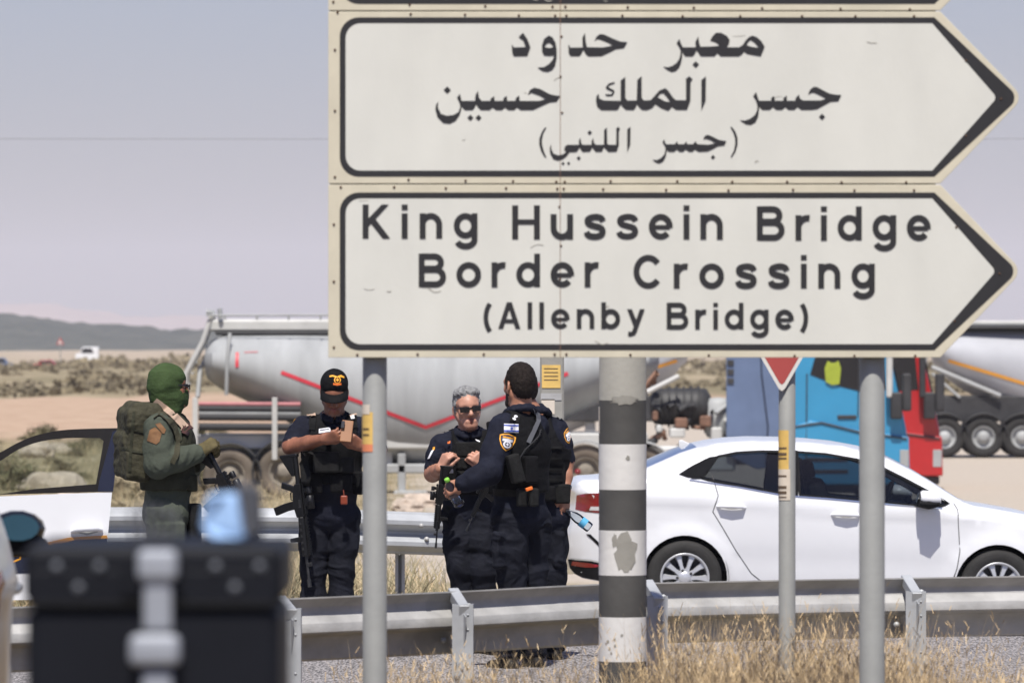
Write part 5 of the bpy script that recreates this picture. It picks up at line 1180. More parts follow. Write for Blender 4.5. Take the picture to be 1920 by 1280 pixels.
def collar(F, nek, f, u, r0=.068, lean=.02):
    f, u, r = ortho(f, u); nek = np.array(nek, float); pts = [nek + (f * math.cos(a) * 1.05 + r * math.sin(a)) * r0 - f * lean + u * (.012 - .022 * math.cos(a)) for a in np.linspace(.25, 2 * math.pi - .25, 13)]
    F.path(pts, [.013] * 13, .01); F.path([p - u * .018 + (p - nek) * .12 for p in pts], [.015] * 13, .012)
def vest_of(tp, ax, zlo, zhi, arms, m, grow=.022, disp=.003, neck=None, uw=None):
    """A plate carrier that follows the torso: the torso grown outwards, cut at the hem and hollowed at arms and neck"""
    V = Fig(); V.grp('vest', m, k=.05, disp=disp, fold=(10, 10, 16)); r, f, u = ax
    for p in tp:
        if p[0] == 'e': V.ell(p[1], p[2], p[3] + grow, p[4])
        else: V.cap(p[1], p[2], p[3] + grow * .55, p[4] + grow * .55, p[5])
    c = np.array(((zlo + zhi) / 2)); cen = tp[2][1]; mid = np.array((cen[0], cen[1], (zlo + zhi) / 2)); hw_ = uw or .185
    V.keep(mid, (r, f, np.array((0, 0, 1.))), (hw_, .4, (zhi - zlo) / 2))
    for a in arms: V.cut(a, (r, f, u), (.085, .16, .15))
    if neck is not None: V.cut(neck, (r, f, u), (.085, .16, .085))
    return V
class Sk:
    """Surface of a built figure, for gluing patches and straps to it"""
    def __init__(s, *figs):
        vs = []; fs = []
        for F in figs: k = len(vs); vs += [Vector(v) for v in F.V]; fs += [tuple(int(i) + k for i in f) for f in F.F]
        s.b = BVHTree.FromPolygons(vs, fs)
    def hit(s, px, py, d0, out):
        o = Vector((0, 0, CAMZ)); dr = (P(px, py, 30) - o).normalized(); h = s.b.ray_cast(o, dr)
        if h[0] is None or abs(h[0].y - d0) > .5: n = s.b.find_nearest(P(px, py, d0)); p, nn = n[0], n[1]
        else: p, nn = h[0], h[1]
        if nn.dot(dr) > 0: nn = -nn
        return p + nn * out * .6 - dr * out * .6
    def patch(s, name, polys, d0, parent, step=2.2, out=.004):
        """polys = [(px outline, material)] stacked outwards; one mesh"""
        b = MB(); mats = []
        for i, (poly, m) in enumerate(polys):
            q = resample(poly, step); pts = [(x, y) for x in np.arange(min(p[0] for p in q) + .7, max(p[0] for p in q), step) for y in np.arange(min(p[1] for p in q) + .7, max(p[1] for p in q), step) if inpoly(x, y, q)]
            v, f = fill(q, (), pts)
            if m not in mats: mats.append(m)
            b.add([s.hit(x, y, d0, out + .0016 * i) for x, y in v], f, mats.index(m), True)
        return b.build(name, mats, parent, W=True)
    def strap(s, name, pts, wpx, d0, parent, m, out=.008, thick=.006):
        q = resample(pts, 3, False); vs, fs = ribbon(q, wpx); A = [s.hit(x, y, d0, out) for x, y in vs]; n = len(A); B = [a + Vector((0, thick, 0)) for a in A]; h = n // 2
        b = MB().add(A, fs, 0, True).add(B, [f[::-1] for f in fs], 0, True)
        for row in (range(0, h), range(h, n)):
            row = list(row); b.add([A[i] for i in row] + [B[i] for i in row], [(i, i + 1, len(row) + i + 1, len(row) + i) for i in range(len(row) - 1)], 0, True)
        return b.build(name, m, parent, W=True)
def pouch(name, c, ax, half, m, parent, bev=.012): 
    R = Matrix((Vector(ax[0]), Vector(ax[1]), Vector(ax[2]))).transposed(); return MB().box(c, [2 * h for h in half], R, bev, 0, 2).build(name, m, parent, W=True)
def tr(pts, cx, cy, sx, sy, rot=0, sh=0):
    c, s_ = math.cos(math.radians(rot)), math.sin(math.radians(rot)); return [(cx + (x * c - y * s_) * sx, cy + (x * s_ + y * c) * sy + sh * x) for x, y in pts]
SHIELD = [(-1, -.75), (-.55, -.9), (0, -1), (.55, -.9), (1, -.75), (.98, -.2), (.72, .4), (.35, .8), (0, 1), (-.35, .8), (-.72, .4), (-.98, -.2)]
def badge(sk, cx, cy, hx, hy, rot, d, parent):
    return sk.patch('badge', [(tr(SHIELD, cx, cy, hx, hy, rot), M['gold']), (tr(SHIELD, cx, cy, hx * .84, hy * .86, rot), M['navy_thread']), (tr([(-.62, -.62), (.62, -.62), (.62, -.45), (-.62, -.45)], cx, cy, hx, hy, rot), M['gold']),
        (tr([(-.6, -.35), (0, -.42), (.6, -.35), (.6, -.05), (-.6, -.05)], cx, cy, hx, hy, rot), M['white_thread']), (tr(arc(0, .28, .48, .40, 0, 360, 14)[:-1], cx, cy, hx, hy, rot), M['white_thread']),
        (tr(arc(0, .28, .30, .25, 0, 360, 10)[:-1], cx, cy, hx, hy, rot), M['navy_thread']), (tr([(0, .02), (.08, .22), (.27, .28), (.08, .34), (0, .54), (-.08, .34), (-.27, .28), (-.08, .22)], cx, cy, hx, hy, rot), M['white_thread'])], d, parent, 2.4, .004)

# ---- rifles
def rifle(label, butt, muzzle, up, optic=True, foregrip=True, light=True, bright=False):
    butt, muzzle = Vector(butt), Vector(muzzle); x = (muzzle - butt).normalized(); u = Vector(up); z = (u - x * u.dot(x)).normalized(); y = z.cross(x); k = (muzzle - butt).length / .84
    t = empty('rifle', butt, label, 'rifle', 'rifles carried by the five people'); R = Matrix((x, y, z)).transposed().to_4x4(); t.matrix_world = Matrix.Translation(butt) @ R @ Matrix.Scale(k, 4)
    def mk(name, m, fn, par=t): b = MB(); fn(b); return b.build(name, m, par)
    def stock(b):
        b.box((.012, 0, -.045), (.022, .036, .13), None, .006); b.tube([(.01, 0, 0), (.20, 0, .0)], .016, 10); b.prism([(.015, -.10), (.03, -.10), (.14, -.035), (.14, -.012), (.02, -.012)], -.016, .016, .005)
    mk('stock', M['gun'], stock)
    def rec(b):
        b.prism([(.19, .022), (.40, .026), (.40, -.03), (.335, -.045), (.275, -.045), (.215, -.035), (.19, -.02)], -.018, .018, .004); b.box((.29, 0, .033), (.20, .018, .012), None, .002)
        for i in range(9): b.box((.205 + i * .021, 0, .041), (.010, .020, .006))
        b.tube([(.235, 0, -.036), (.24, 0, -.066), (.285, 0, -.066), (.292, 0, -.04)], .004, 6); b.box((.30, .02, .004), (.05, .004, .018))
    r_ = mk('receiver', M['gun'], rec); mk('ejection_port', M['gun_light' if bright else 'gun_worn'], lambda b: b.box((.315, -.0195, .006), (.05, .003, .016), None, .001), r_)
    mk('magazine', M['gun'], lambda b: b.prism([(.292, -.03), (.345, -.03), (.352, -.10), (.372, -.185), (.322, -.198), (.302, -.11)], -.013, .013, .004))
    mk('grip', M['gun'], lambda b: b.prism([(.205, -.03), (.243, -.035), (.225, -.075), (.205, -.125), (.168, -.115), (.188, -.07)], -.015, .015, .006))
    def hg(b):
        b.lathe([(.023, 0), (.026, .005), (.026, .24), (.022, .245), (0, .245)], (.40, 0, 0), (1, 0, 0), 8, 0, False); b.box((.52, 0, .03), (.24, .018, .012), None, .002)
        for i in range(11): b.box((.412 + i * .021, 0, .038), (.010, .02, .006))
        for s_ in (1, -1):
            for i in range(6): b.box((.43 + i * .034, s_ * .026, 0), (.02, .006, .014), None, .002)
    h_ = mk('handguard', M['gun'], hg)
    for i in range(5): mk('rail_slot', M['gun_light' if bright else 'gun_worn'], lambda b: b.box((.44 + i * .04, -.0275, .0), (.014, .006, .012) if not bright else (.022, .008, .020), None, .001), h_)
    if bright:
        for i in (0, 1): mk('bare_plate', M['gun_light'], lambda b: b.box((.24 + i * .075, -.021, .004), (.05, .006, .034), None, .002), r_)
    def bar(b): b.tube([(.64, 0, 0), (.80, 0, 0)], .0085, 10); b.tube([(.79, 0, 0), (.84, 0, 0)], .0125, 10); b.box((.70, 0, .015), (.025, .018, .035), None, .003)
    mk('barrel', M['gun_worn'], bar)
    if optic:
        def op(b): b.tube([(.27, 0, .075), (.275, 0, .075), (.35, 0, .075), (.355, 0, .075)], [.018, .024, .024, .019], 14); b.box((.31, 0, .052), (.05, .024, .022), None, .003); b.box((.31, -.024, .08), (.022, .014, .018), None, .004)
        mk('sight', M['gun'], op)
        mk('magnifier', M['gun'], lambda b: (b.tube([(.215, 0, .075), (.22, 0, .075), (.258, 0, .075)], [.014, .018, .018], 12), b.box((.235, 0, .054), (.03, .02, .024), None, .003)))
    if foregrip: mk('foregrip', M['gun'], lambda b: b.prism([(.52, -.022), (.555, -.022), (.55, -.10), (.525, -.10)], -.014, .014, .006))
    if light: mk('weapon_light', M['gun'], lambda b: (b.tube([(.56, .038, .01), (.63, .038, .01), (.66, .038, .01)], [.012, .012, .017], 12), b.box((.585, .028, .01), (.03, .02, .016), None, .003)))
    return t

# ---- 1: the masked soldier
d = 33.3; J = lambda x, y, o=0: np.array(P(x, y, d + o))
t = empty('person', (P(312, 0, d).x, d, 0), 'soldier in olive uniform and green balaclava, seen from the side, hands on a slung rifle', 'person'); sold = t
F = Fig(); f = (.95, .30, 0); u = (0, 0, 1); nek = J(314, 786, .02); shR = J(298, 802, -.17); shL = J(330, 798, .22)
tp, ax = torso_prims(J(312, 962), J(314, 838), nek, shR, shL, f, 1.08, 1.06, .01)
F.grp('shirt', M['olive'], k=.05, disp=.006, fold=(8, 8, 15)); [F.g['shirt']['p'].append(p) for p in tp]; collar(F, J(318, 782, .02), f, u, .07)
hT = head(F, J(314, 728, .02), (.90, .42, .02), u, M['skin_dark'], eyes=True, ears=False, sc=1.03)
F.cap(hT(0, -.01, -.05), nek, .058, .066)
F.grp('balaclava', M['balaclava'], k=.03, uk=.004, disp=.0036, fold=(7, 7, 30))     # hood over all but the eye slit
hf, hu, hr = ortho((.90, .42, .02), u)
F.ell(hT(0, -.012, .050), (hr, hf, hu), np.array((.083, .104, .094)) * 1.03); F.cap(hT(0, .035, .05), hT(0, .045, -.06), .072, .060); F.cap(hT(0, .105, -.02), hT(0, .095, -.08), .022, .030); F.cap(hT(0, -.03, .0), hT(0, -.025, -.10), .088, .072); F.cap(hT(0, .02, -.06), hT(0, .01, -.125), .076, .070)
F.cut(hT(0, .115, .012), (hr, hf, hu), (.085, .060, .021))
for (nm, sh, el, wr, r0) in (('armR', shR, J(296, 872, -.24), J(366, 851, -.17), 1.06), ('armL', shL, J(352, 876, .22), J(372, 856, .02), 1.0)):
    F.grp(nm, M['olive'], k=.035, uk=.02, disp=.0065, fold=(11, 11, 11)); F.path([sh, sh * .45 + el * .55, el, el * .45 + wr * .55, wr], np.array([.082, .074, .066, .060, .052]) * r0)
F.grp('gloves', M['glove'], k=.012, uk=.004, disp=.0012, fold=(40, 40, 40))
F.cap(J(364, 851, -.17), J(376, 846, -.15), .046, .042); F.cap(J(371, 856, .02), J(380, 850, -.02), .044, .04)
hand(F, J(375, 846, -.15), (.80, .30, .50), (.25, .75, -.6), 1, (58, 62, 45), 1.12, .05, (.8, .6)); hand(F, J(376, 852, -.03), (.90, -.25, .42), (.1, -.75, -.55), -1, (58, 62, 45), 1.12, .05, (.8, .6))
legs(F, [J(309, 968, -.10), J(317, 968, .11)], [J(313, 1092, -.11), J(322, 1092, .13)], [J(308, 1232, -.11), J(318, 1232, .13)], [f, f], M['olive'], 1.10)
F.grp('leg0', None); F.box(J(318, 1010, -.20), ((.95, .3, 0), (.3, -.95, 0), (0, 0, 1)), (.075, .012, .08), .012, .015)
F.build('body', .0055, t)
V = vest_of(tp, ax, 1.94 - (918 - 640) / FPX * d, 1.94 - (776 - 640) / FPX * d, [shR + np.array((0, -.04, .0)), shL + np.array((0, .05, 0))], M['olive_dark'], .026, .004, neck=np.array(nek) + np.array((0, 0, .05)), uw=.20); V.build('plate_carrier', .007, t)
SK = Sk(F, V); r_ = ax[0]; fv = nrm(f)
for i, (px, py, o, hx, hz) in enumerate(((362, 862, .02, .035, .07), (364, 862, .14, .035, .07), (358, 905, -.07, .03, .05))): pouch('ammo_pouch', J(px, py, o), (fv, np.cross((0, 0, 1), fv), (0, 0, 1)), (hx, .05, hz), M['olive_dark'], t)
pouch('holster', J(364, 985, -.04), (fv, np.cross((0, 0, 1), fv), (0, 0, 1)), (.035, .05, .13), M['black_pouch'], t)
SK.patch('arm_patch', [([(281, 806), (291, 800), (303, 812), (299, 828), (293, 833), (276, 826)], M['patch_brown'])], d, t, 2.4); SK.patch('arm_patch', [([(291, 795), (300, 792), (311, 805), (308, 813), (304, 812)], M['patch_brown'])], d, t, 2.4)
b = MB(); gl = [hT(.074, .02, .018), hT(.066, .075, .016), hT(.036, .118, .010)]; b.tube(gl, .0045, 6); b.build('glasses_arm', M['black_gloss'], t, W=True)
b = MB()
for s_ in (1, -1): b.box(hT(.034 * s_, .122, .006), (.056, .006, .034), Matrix((Vector(hr), Vector(hf), Vector(hu))).transposed() @ Matrix.Rotation(-.35 * s_, 3, 'Z'), .003)
b.box(hT(0, .128, .012), (.02, .006, .008), Matrix((Vector(hr), Vector(hf), Vector(hu))).transposed()); b.build('sunglasses', M['black_gloss'], t, W=True)
SK.strap('sling', [(291, 751), (300, 758), (322, 777), (338, 793), (347, 803)], 13, d, t, M['tan_strap'], .014); SK.strap('sling_end', [(344, 800), (350, 806), (356, 812)], 17, d, t, M['brown'], .018, .012)
# rucksack on his back
bp = empty('rucksack', J(262, 880), 'olive green rucksack worn by the masked soldier', 'rucksack')
B = Fig(); bx = (fv, np.cross((0, 0, 1), fv), nrm((.10, 0, 1))); B.grp('bag', M['pack'], k=.03, disp=.007, fold=(11, 11, 14))
B.box(J(262, 832, .0), bx, (.070, .125, .165), .035); B.box(J(240, 852, .0), bx, (.030, .10, .10), .030, .02); B.box(J(268, 775, .0), bx, (.055, .10, .03), .035, .03); B.box(J(255, 872, -.12), bx, (.04, .03, .06), .03, .02)
B.build('bag', .0075, bp); BS = Sk(B); BS.strap('compression_strap', [(232, 800), (252, 806), (284, 812)], 4, d, bp, M['olive_dark'], .006, .004); BS.strap('compression_strap', [(228, 838), (250, 846), (280, 850)], 4, d, bp, M['olive_dark'], .006, .004); BS.strap('compression_strap', [(251, 772), (247, 820), (243, 884)], 5, d, bp, M['olive_dark'], .006, .004)
b = MB(); b.tube([J(238, 778, 0), J(242, 766, -.01), J(248, 766, -.01), J(250, 778, 0)], .006, 6); b.build('grab_loop', M['pack'], bp, W=True)
SK.strap('shoulder_strap', [(286, 781), (298, 773), (312, 782), (326, 800), (334, 826), (331, 852), (322, 868)], 10, d, t, M['pack'], .012, .010)
rifle('black rifle with optic held by the masked soldier', J(386, 836, -.10), J(500, 1062, -.16), (.90, -.3, -.30))
# ---- 2: the officer in the cap, looking at a phone
d = 37.0; J = lambda x, y, o=0: np.array(P(x, y, d + o))
t = empty('person', (P(624, 0, d).x, d, 0), 'heavily built police officer in a black cap looking down at his phone', 'person')
F = Fig(); f = (.04, -1, 0); nek = J(626, 786, 0); shR = J(570, 802, .02); shL = J(684, 802, .02)
tp, ax = torso_prims(J(619, 965), J(625, 838), nek, shR, shL, f, 1.14, 1.12, .035)
F.grp('shirt', M['navy'], k=.05, disp=.005); [F.g['shirt']['p'].append(p) for p in tp]; collar(F, J(627, 781, -.02), f, UP, .078, .01)
hf0 = nrm((.02, -.88, -.47)); hT = head(F, J(627, 738, -.05), hf0, (0, -.4, 1), M['skin_dark'], M['hair_dark'], sc=1.06); hf, hu, hr = ortho(hf0, (0, -.4, 1)); F.grp('head', None); F.cap(hT(0, -.01, -.04), nek, .064, .070)
F.grp('stubble', M['stubble'], k=.02, uk=.003); F.cap(hT(.045, .012, -.045), hT(.016, .070, -.088), .0355, .0262); F.cap(hT(-.045, .012, -.045), hT(-.016, .070, -.088), .0355, .0262); F.cap(hT(-.014, .080, -.092), hT(.014, .080, -.092), .0236)
for s_, nm, sh, el, wr, hx, pn in ((1, 'R', shR, J(545, 838, -.12), J(606, 823, -.33), J(632, 816, -.36), (.25, .85, .35)), (-1, 'L', shL, J(709, 848, -.10), J(678, 836, -.31), J(655, 822, -.36), (-.3, .85, .35))):
    F.grp('skin' + nm, M['skin_dark'], k=.02, uk=.004); F.path([sh * .2 + el * .8, el, el * .45 + wr * .55, wr], [.05, .052, .046, .034]); hand(F, wr, hx - wr, pn, -s_ if False else s_ * -1, (34, 45, 30), 1.06, .05, (.5, .5))
    F.grp('sleeve' + nm, M['navy'], k=.03, uk=.012, disp=.005, fold=(10, 10, 12)); e2 = sh * .12 + el * .88; F.path([sh, sh * .5 + e2 * .5, e2], [.080, .074, .066])
legs(F, [J(594, 972), J(644, 972)], [J(588, 1066, -.02), J(641, 1066, -.02)], [J(588, 1176), J(638, 1176)], [(-.3, -1, 0), (.3, -1, 0)], M['navy_trouser'], .99)
F.grp('leg1', None); F.box(J(664, 1002, 0), ((0, 1, 0), (1, 0, 0), (0, 0, 1)), (.07, .012, .085), .014, .015); F.grp('leg0', None); F.box(J(570, 1004, 0), ((0, 1, 0), (1, 0, 0), (0, 0, 1)), (.07, .012, .085), .014, .015)
F.build('body', .0056, t)
V = vest_of(tp, ax, 1.94 - (905 - 640) / FPX * d, 1.94 - (777 - 640) / FPX * d, [shR + np.array((-.015, 0, .0)), shL + np.array((.015, 0, 0))], M['black_nylon'], .026, .003, neck=np.array(nek) + np.array((0, -.10, .03)), uw=.205); V.build('vest', .007, t)
SK = Sk(F, V)
C = Fig(); C.grp('cap', M['black_nylon'], k=.015, disp=.0012, fold=(20, 20, 20)); C.ell(hT(0, -.008, .068), (hr, hf, hu), np.array((.086, .104, .088)) * 1.06); C.keep(hT(0, 0, .148), (hr, hf, hu), (.2, .2, .10 * 1.06)); C.build('cap', .005, t)
b = MB(); n = 12; top = []; bot = []
for i in range(n + 1):
    a = -1 + 2 * i / n; th = a * 1.25; base = hT(.084 * math.sin(th), .100 * math.cos(th) - .006, .050 - .012 * a * a * 0); tip = hT(.090 * math.sin(th * 1.02), .012 + .098 * math.cos(th) + .075 * max(0, math.cos(th)) ** .7, .038 - .028 * a * a); top.append((base, tip))
vs = []
for o_ in (0, -.005):
    for (a, c) in top: vs += [Vector(a) + Vector(hu) * o_, Vector(a * .5 + c * .5) + Vector(hu) * (o_ + .006), Vector(c) + Vector(hu) * o_]
k = (n + 1) * 3; fs = []
for i in range(n):
    for j in (0, 1): fs.append((i * 3 + j, i * 3 + j + 1, i * 3 + j + 4, i * 3 + j + 3)); fs.append((k + i * 3 + j + 3, k + i * 3 + j + 4, k + i * 3 + j + 1, k + i * 3 + j))
    fs.append((i * 3 + 2, k + i * 3 + 2, k + i * 3 + 5, i * 3 + 5))
capo = b.add(vs, fs, 0, True).build('cap_peak', M['black_nylon'], t, W=True)
CS = Sk(C)
em = [([(618, 704), (624, 703), (631, 705), (631, 708), (624, 706), (618, 707)], M['gold']), ([(633, 705), (639, 703), (645, 706), (645, 709), (639, 707), (633, 708)], M['gold']), (arc(632.5, 712.5, 6.2, 6.6, 0, 360, 14)[:-1], M['gold']), (arc(632.5, 712.5, 4.4, 4.8, 0, 360, 10)[:-1], M['black_nylon']), ([(632.5, 708.5), (634, 711.5), (636.6, 712.5), (634, 713.5), (632.5, 716.5), (631, 713.5), (628.4, 712.5), (631, 711.5)], M['gold']), ([(625, 718), (632, 719), (639, 718), (639, 721.5), (632, 722.5), (625, 721.5)], M['orange'])]
CS.patch('cap_emblem', em, d, t, 2.4, .003)
for (c, h, nm, m) in ((J(612, 866, -.24), (.085, .035, .068), 'chest_bag', 'black_pouch'), (J(650, 872, -.23), (.05, .03, .05), 'pouch', 'black_pouch'), (J(590, 905, -.19), (.05, .03, .07), 'pouch', 'black_nylon'), (J(640, 906, -.2), (.07, .03, .06), 'pouch', 'black_nylon'), (J(672, 905, -.1), (.035, .05, .075), 'belt_pouch', 'black_nylon'), (J(563, 925, -.05), (.03, .05, .09), 'holster', 'black_nylon')): pouch(nm, c, ((1, 0, 0), (0, 1, 0), (0, 0, 1)), h, M[m], t)
SK.strap('vest_strap', [(588, 771), (586, 790), (585, 806)], 13, d, t, M['black_pouch'], .012, .008); SK.strap('vest_strap', [(660, 775), (663, 790), (665, 802)], 11, d, t, M['black_pouch'], .012, .008)
SK.strap('rifle_sling', [(583, 838), (580, 862), (582, 895), (588, 934)], 13, d - .3, t, M['black_pouch'], .09, .006)
SK.patch('name_patch', [([(598, 804), (619, 801), (620, 809), (598, 812)], M['white_thread']), ([(600, 806), (617, 803.5), (617, 805), (600, 807.5)], M['navy_thread'])], d, t); SK.patch('chest_clip', [([(574, 777), (592, 777), (593, 781), (575, 782)], M['tan_strap'])], d, t, 2.4, .022); SK.patch('chest_pin', [([(655, 780), (668, 777), (669, 779), (656, 783)], M['tan_strap']), ([(656, 782), (663, 780), (664, 786), (657, 787)], M['white_thread'])], d, t, 2.4, .022)
SK.patch('arm_badge', [([(545, 781), (552, 780), (550, 789), (544, 792)], M['gold']), ([(543, 791), (549, 790), (541, 803), (536, 804)], M['white_thread'])], d, t)
b = MB(); b.tube([J(644, 918, -.24), J(645, 928, -.25)], .003, 6); b.box(J(645, 937, -.25), (.045, .018, .06), None, .015, 0, 2); b.build('key_fob', M['amber'], t, W=True)
ph = empty('phone', J(650, 809, -.39), 'copper coloured mobile phone in the hands of the officer with the cap', 'phone'); R = Matrix.Rotation(math.radians(-24), 3, 'X') @ Matrix.Rotation(math.radians(6), 3, 'Y')
q = MB().box(J(650, 808, -.385), (.074, .009, .150), R, .006, 0, 2).build('shell', M['copper_phone'], ph, W=True); b = MB()
MB().box(Vector(J(643, 796, -.385)) + R @ Vector((0, -.006, 0)), (.022, .004, .05), R, .003).build('camera_bump', M['black_gloss'], ph, W=True); MB().box(Vector(J(650, 808, -.385)) + R @ Vector((0, .0052, 0)), (.068, .001, .142), R).build('screen', M['black_gloss'], ph, W=True)
rifle('black rifle hanging muzzle down at the hip of the officer with the phone', J(553, 850, -.20), J(581, 1100, -.24), (.85, -.5, 0))
# ---- 3: the grey haired officer in sunglasses
d = 35.3; J = lambda x, y, o=0: np.array(P(x, y, d + o))
t = empty('person', (P(878, 0, d).x, d, 0), 'grey haired police officer in sunglasses talking with raised hands', 'person')
F = Fig(); f = (.12, -1, 0); nek = J(878, 814, 0); shR = J(828, 834, .0); shL = J(930, 830, .05)
tp, ax = torso_prims(J(880, 965, .04), J(878, 868, .02), nek, shR, shL, f, 1.0, 1.0, .015)
F.grp('shirt', M['navy'], k=.05, disp=.005); [F.g['shirt']['p'].append(p) for p in tp]; collar(F, J(879, 810, -.02), f, UP, .074, .015)
hf0 = nrm((.20, -1, -.03)); hu0 = (-.10, 0, 1); hT = head(F, J(876, 768, -.03), hf0, hu0, M['skin_fair'], M['hair_grey'], 'short', sc=1.03); hf, hu, hr = ortho(hf0, hu0); F.grp('head', None); F.cap(hT(0, -.012, -.05), nek, .058, .062)
F.g['hair']['disp'] = .005; F.grp('hair', None); F.cap(hT(-.035, .055, .105), hT(.04, .05, .11), .022, .024); F.cap(hT(.05, .02, .10), hT(-.05, .02, .10), .03)
for s_, nm, sh, el, wr, hd, pn, cu in ((1, 'R', shR, J(811, 888, -.02), J(826, 879, -.24), (.35, -.25, .75), (.75, .45, .1), (48, 55, 35)), (-1, 'L', shL, J(941, 892, .02), J(912, 872, -.22), (-.65, -.3, .55), (-.2, .8, -.1), (48, 60, 40))):
    F.grp('skin' + nm, M['skin'], k=.02, uk=.004); F.path([sh * .2 + el * .8, el, el * .4 + wr * .6, wr], [.047, .050, .042, .032]); F.grp('hand' + nm, M['skin_fair'], k=.012, uk=.012); F.cap(wr, wr, .03); hand(F, wr, hd, pn, -s_, cu, 1.02, .06, (.7, .5))
    F.grp('sleeve' + nm, M['navy'], k=.03, uk=.012, disp=.005, fold=(10, 10, 12)); e2 = sh * .22 + el * .78; F.path([sh, sh * .5 + e2 * .5, e2], [.074, .068, .062])
legs(F, [J(858, 972), J(904, 972)], [J(862, 1066, -.05), J(904, 1070, -.06)], [J(880, 1204, .04), J(916, 1204, .02)], [(-.4, -1, 0), (.3, -1, 0)], M['navy_trouser'], .92, .010)
F.build('body', .0053, t)
V = vest_of(tp, ax, 1.94 - (926 - 640) / FPX * d, 1.94 - (806 - 640) / FPX * d, [shR + np.array((-.012, 0, .0)), shL + np.array((.012, 0, 0))], M['black_nylon'], .024, .003, neck=np.array(nek) + np.array((0, -.10, .02)), uw=.185); V.build('vest', .007, t)
SK = Sk(F, V)
for (px, py, hx, hz, o) in ((884, 842, .10, .045, -.175), (884, 868, .095, .035, -.19), (884, 893, .10, .035, -.185)): pouch('vest_panel', J(px, py, o), (nrm((1, .12, 0)), nrm((-.12, 1, 0)), (0, 0, 1)), (hx, .012, hz), M['black_pouch'], t, .008)
pouch('radio', J(922, 806, -.10), ((1, 0, .1), (0, 1, 0), (-.1, 0, 1)), (.03, .025, .055), M['black_nylon'], t); MB().box(J(919, 804, -.135), (.010, .004, .030), Matrix.Rotation(.3, 3, 'Y'), .002).build('radio_stripe', M['gold'], t, W=True)
b = MB()
for s_ in (1, -1): b.box(hT(.036 * s_, .112, .008), (.060, .006, .034), Matrix((Vector(hr), Vector(hf), Vector(hu))).transposed() @ Matrix.Rotation(-.32 * s_, 3, 'Z'), .004, 0, 2); b.tube([hT(.066 * s_, .094, .018), hT(.080 * s_, .03, .016), hT(.080 * s_, -.005, .012)], .0035, 6)
b.box(hT(0, .119, .014), (.024, .006, .010), Matrix((Vector(hr), Vector(hf), Vector(hu))).transposed(), .002); b.build('sunglasses', M['black_gloss'], t, W=True)
SK.patch('arm_badge', [([(812, 838), (816, 837), (815, 843), (811, 845)], M['gold']), ([(809, 845), (814, 843), (806, 859), (802, 860)], M['white_thread'])], d, t); SK.patch('epaulette', [([(826, 808), (846, 798), (848, 802), (830, 811)], M['black_pouch'])], d, t, 2.2, .01)
SK.patch('chest_tag', [([(839, 829), (845, 828), (845, 831), (839, 832)], M['orange'])], d, t, 2.2, .02); SK.patch('chest_tag', [([(894, 827), (899, 829), (898, 831), (894, 830)], M['white_thread'])], d, t, 2.2, .03)
pouch('white_tag', J(850, 869, -.25), ((1, 0, 0), (0, 1, 0), (0, 0, 1)), (.010, .004, .009), M['white_thread'], t, .002); pouch('white_tag', J(846, 883, -.235), ((1, 0, .1), (0, 1, 0), (-.1, 0, 1)), (.012, .004, .012), M['white_thread'], t, .002)
SK.strap('rifle_sling', [(848, 946), (838, 966), (829, 975)], 12, d - .1, t, M['black_pouch'], .05, .006)
rifle('black rifle with bare metal rails hanging beside the grey haired officer', J(829, 872, -.30), J(817, 1027, -.27), (-.55, -.10, 0), bright=True)
# ---- 4: the dark haired officer seen from behind, holding a bottle out
d = 33.8; J = lambda x, y, o=0: np.array(P(x, y, d + o))
t = empty('person', (P(972, 0, d).x, d, 0), 'dark haired officer in long sleeves seen from behind, arm held out with a bottle', 'person')
F = Fig(); f = nrm((-.42, .90, 0)); nek = J(976, 776, 0); shL = J(944, 802, -.10); shR = J(1004, 800, .12)
tp, ax = torso_prims(J(974, 966), J(974, 842), nek, shR, shL, f, 1.02, 1.0, .01)
F.grp('shirt', M['navy'], k=.05, disp=.005); [F.g['shirt']['p'].append(p) for p in tp]; collar(F, J(975, 772, .0), f, UP, .076, .0)
hf0 = nrm((-.50, .86, 0)); hT = head(F, J(974, 726, .01), hf0, UP, M['skin'], M['hair_dark'], sc=1.05); hf, hu, hr = ortho(hf0, UP); F.grp('head', None); F.cap(hT(0, -.02, -.05), nek, .062, .066)
F.grp('hair', None); F.cap(hT(0, -.050, .03), hT(0, -.052, -.02), .066, .050)
F.grp('beard', M['beard'], k=.02, uk=.003, disp=.0015, fold=(80, 80, 80)); F.cap(hT(-.048, .004, -.03), hT(-.018, .072, -.088), .036, .028); F.cap(hT(.048, .004, -.03), hT(.018, .072, -.088), .036, .028); F.cap(hT(-.014, .082, -.092), hT(.014, .082, -.092), .026)
elL = J(916, 886, -.24); wrL = J(870, 906, -.26); elR = J(1004, 892, .28); wrR = J(962, 884, .44)
F.grp('armL', M['navy'], k=.035, uk=.02, disp=.006, fold=(11, 11, 11)); F.path([shL, shL * .45 + elL * .55, elL, elL * .5 + wrL * .5, wrL], [.084, .078, .070, .062, .053]); F.grp('armR', M['navy'], k=.035, uk=.02, disp=.006); F.path([shR, elR, wrR], [.078, .064, .05])
F.grp('hands', M['skin'], k=.014, uk=.004); F.cap(wrL * .9 + elL * .1, wrL, .036, .033); hand(F, J(868, 906, -.26), (-.88, .05, -.30), (.1, .93, -.3), 1, (55, 62, 45), 1.06, .04, (.75, .7)); hand(F, wrR, (-.8, .5, 0), (0, 0, -1), -1, (40, 50, 35), 1.0)
legs(F, [J(956, 974, -.05), J(1000, 974, .06)], [J(960, 1078, -.05), J(1000, 1078, .06)], [J(950, 1232, -.03), J(1003, 1228, .10)], [(-.6, .7, 0), (-.3, .9, 0)], M['navy_trouser'], 1.0, .011)
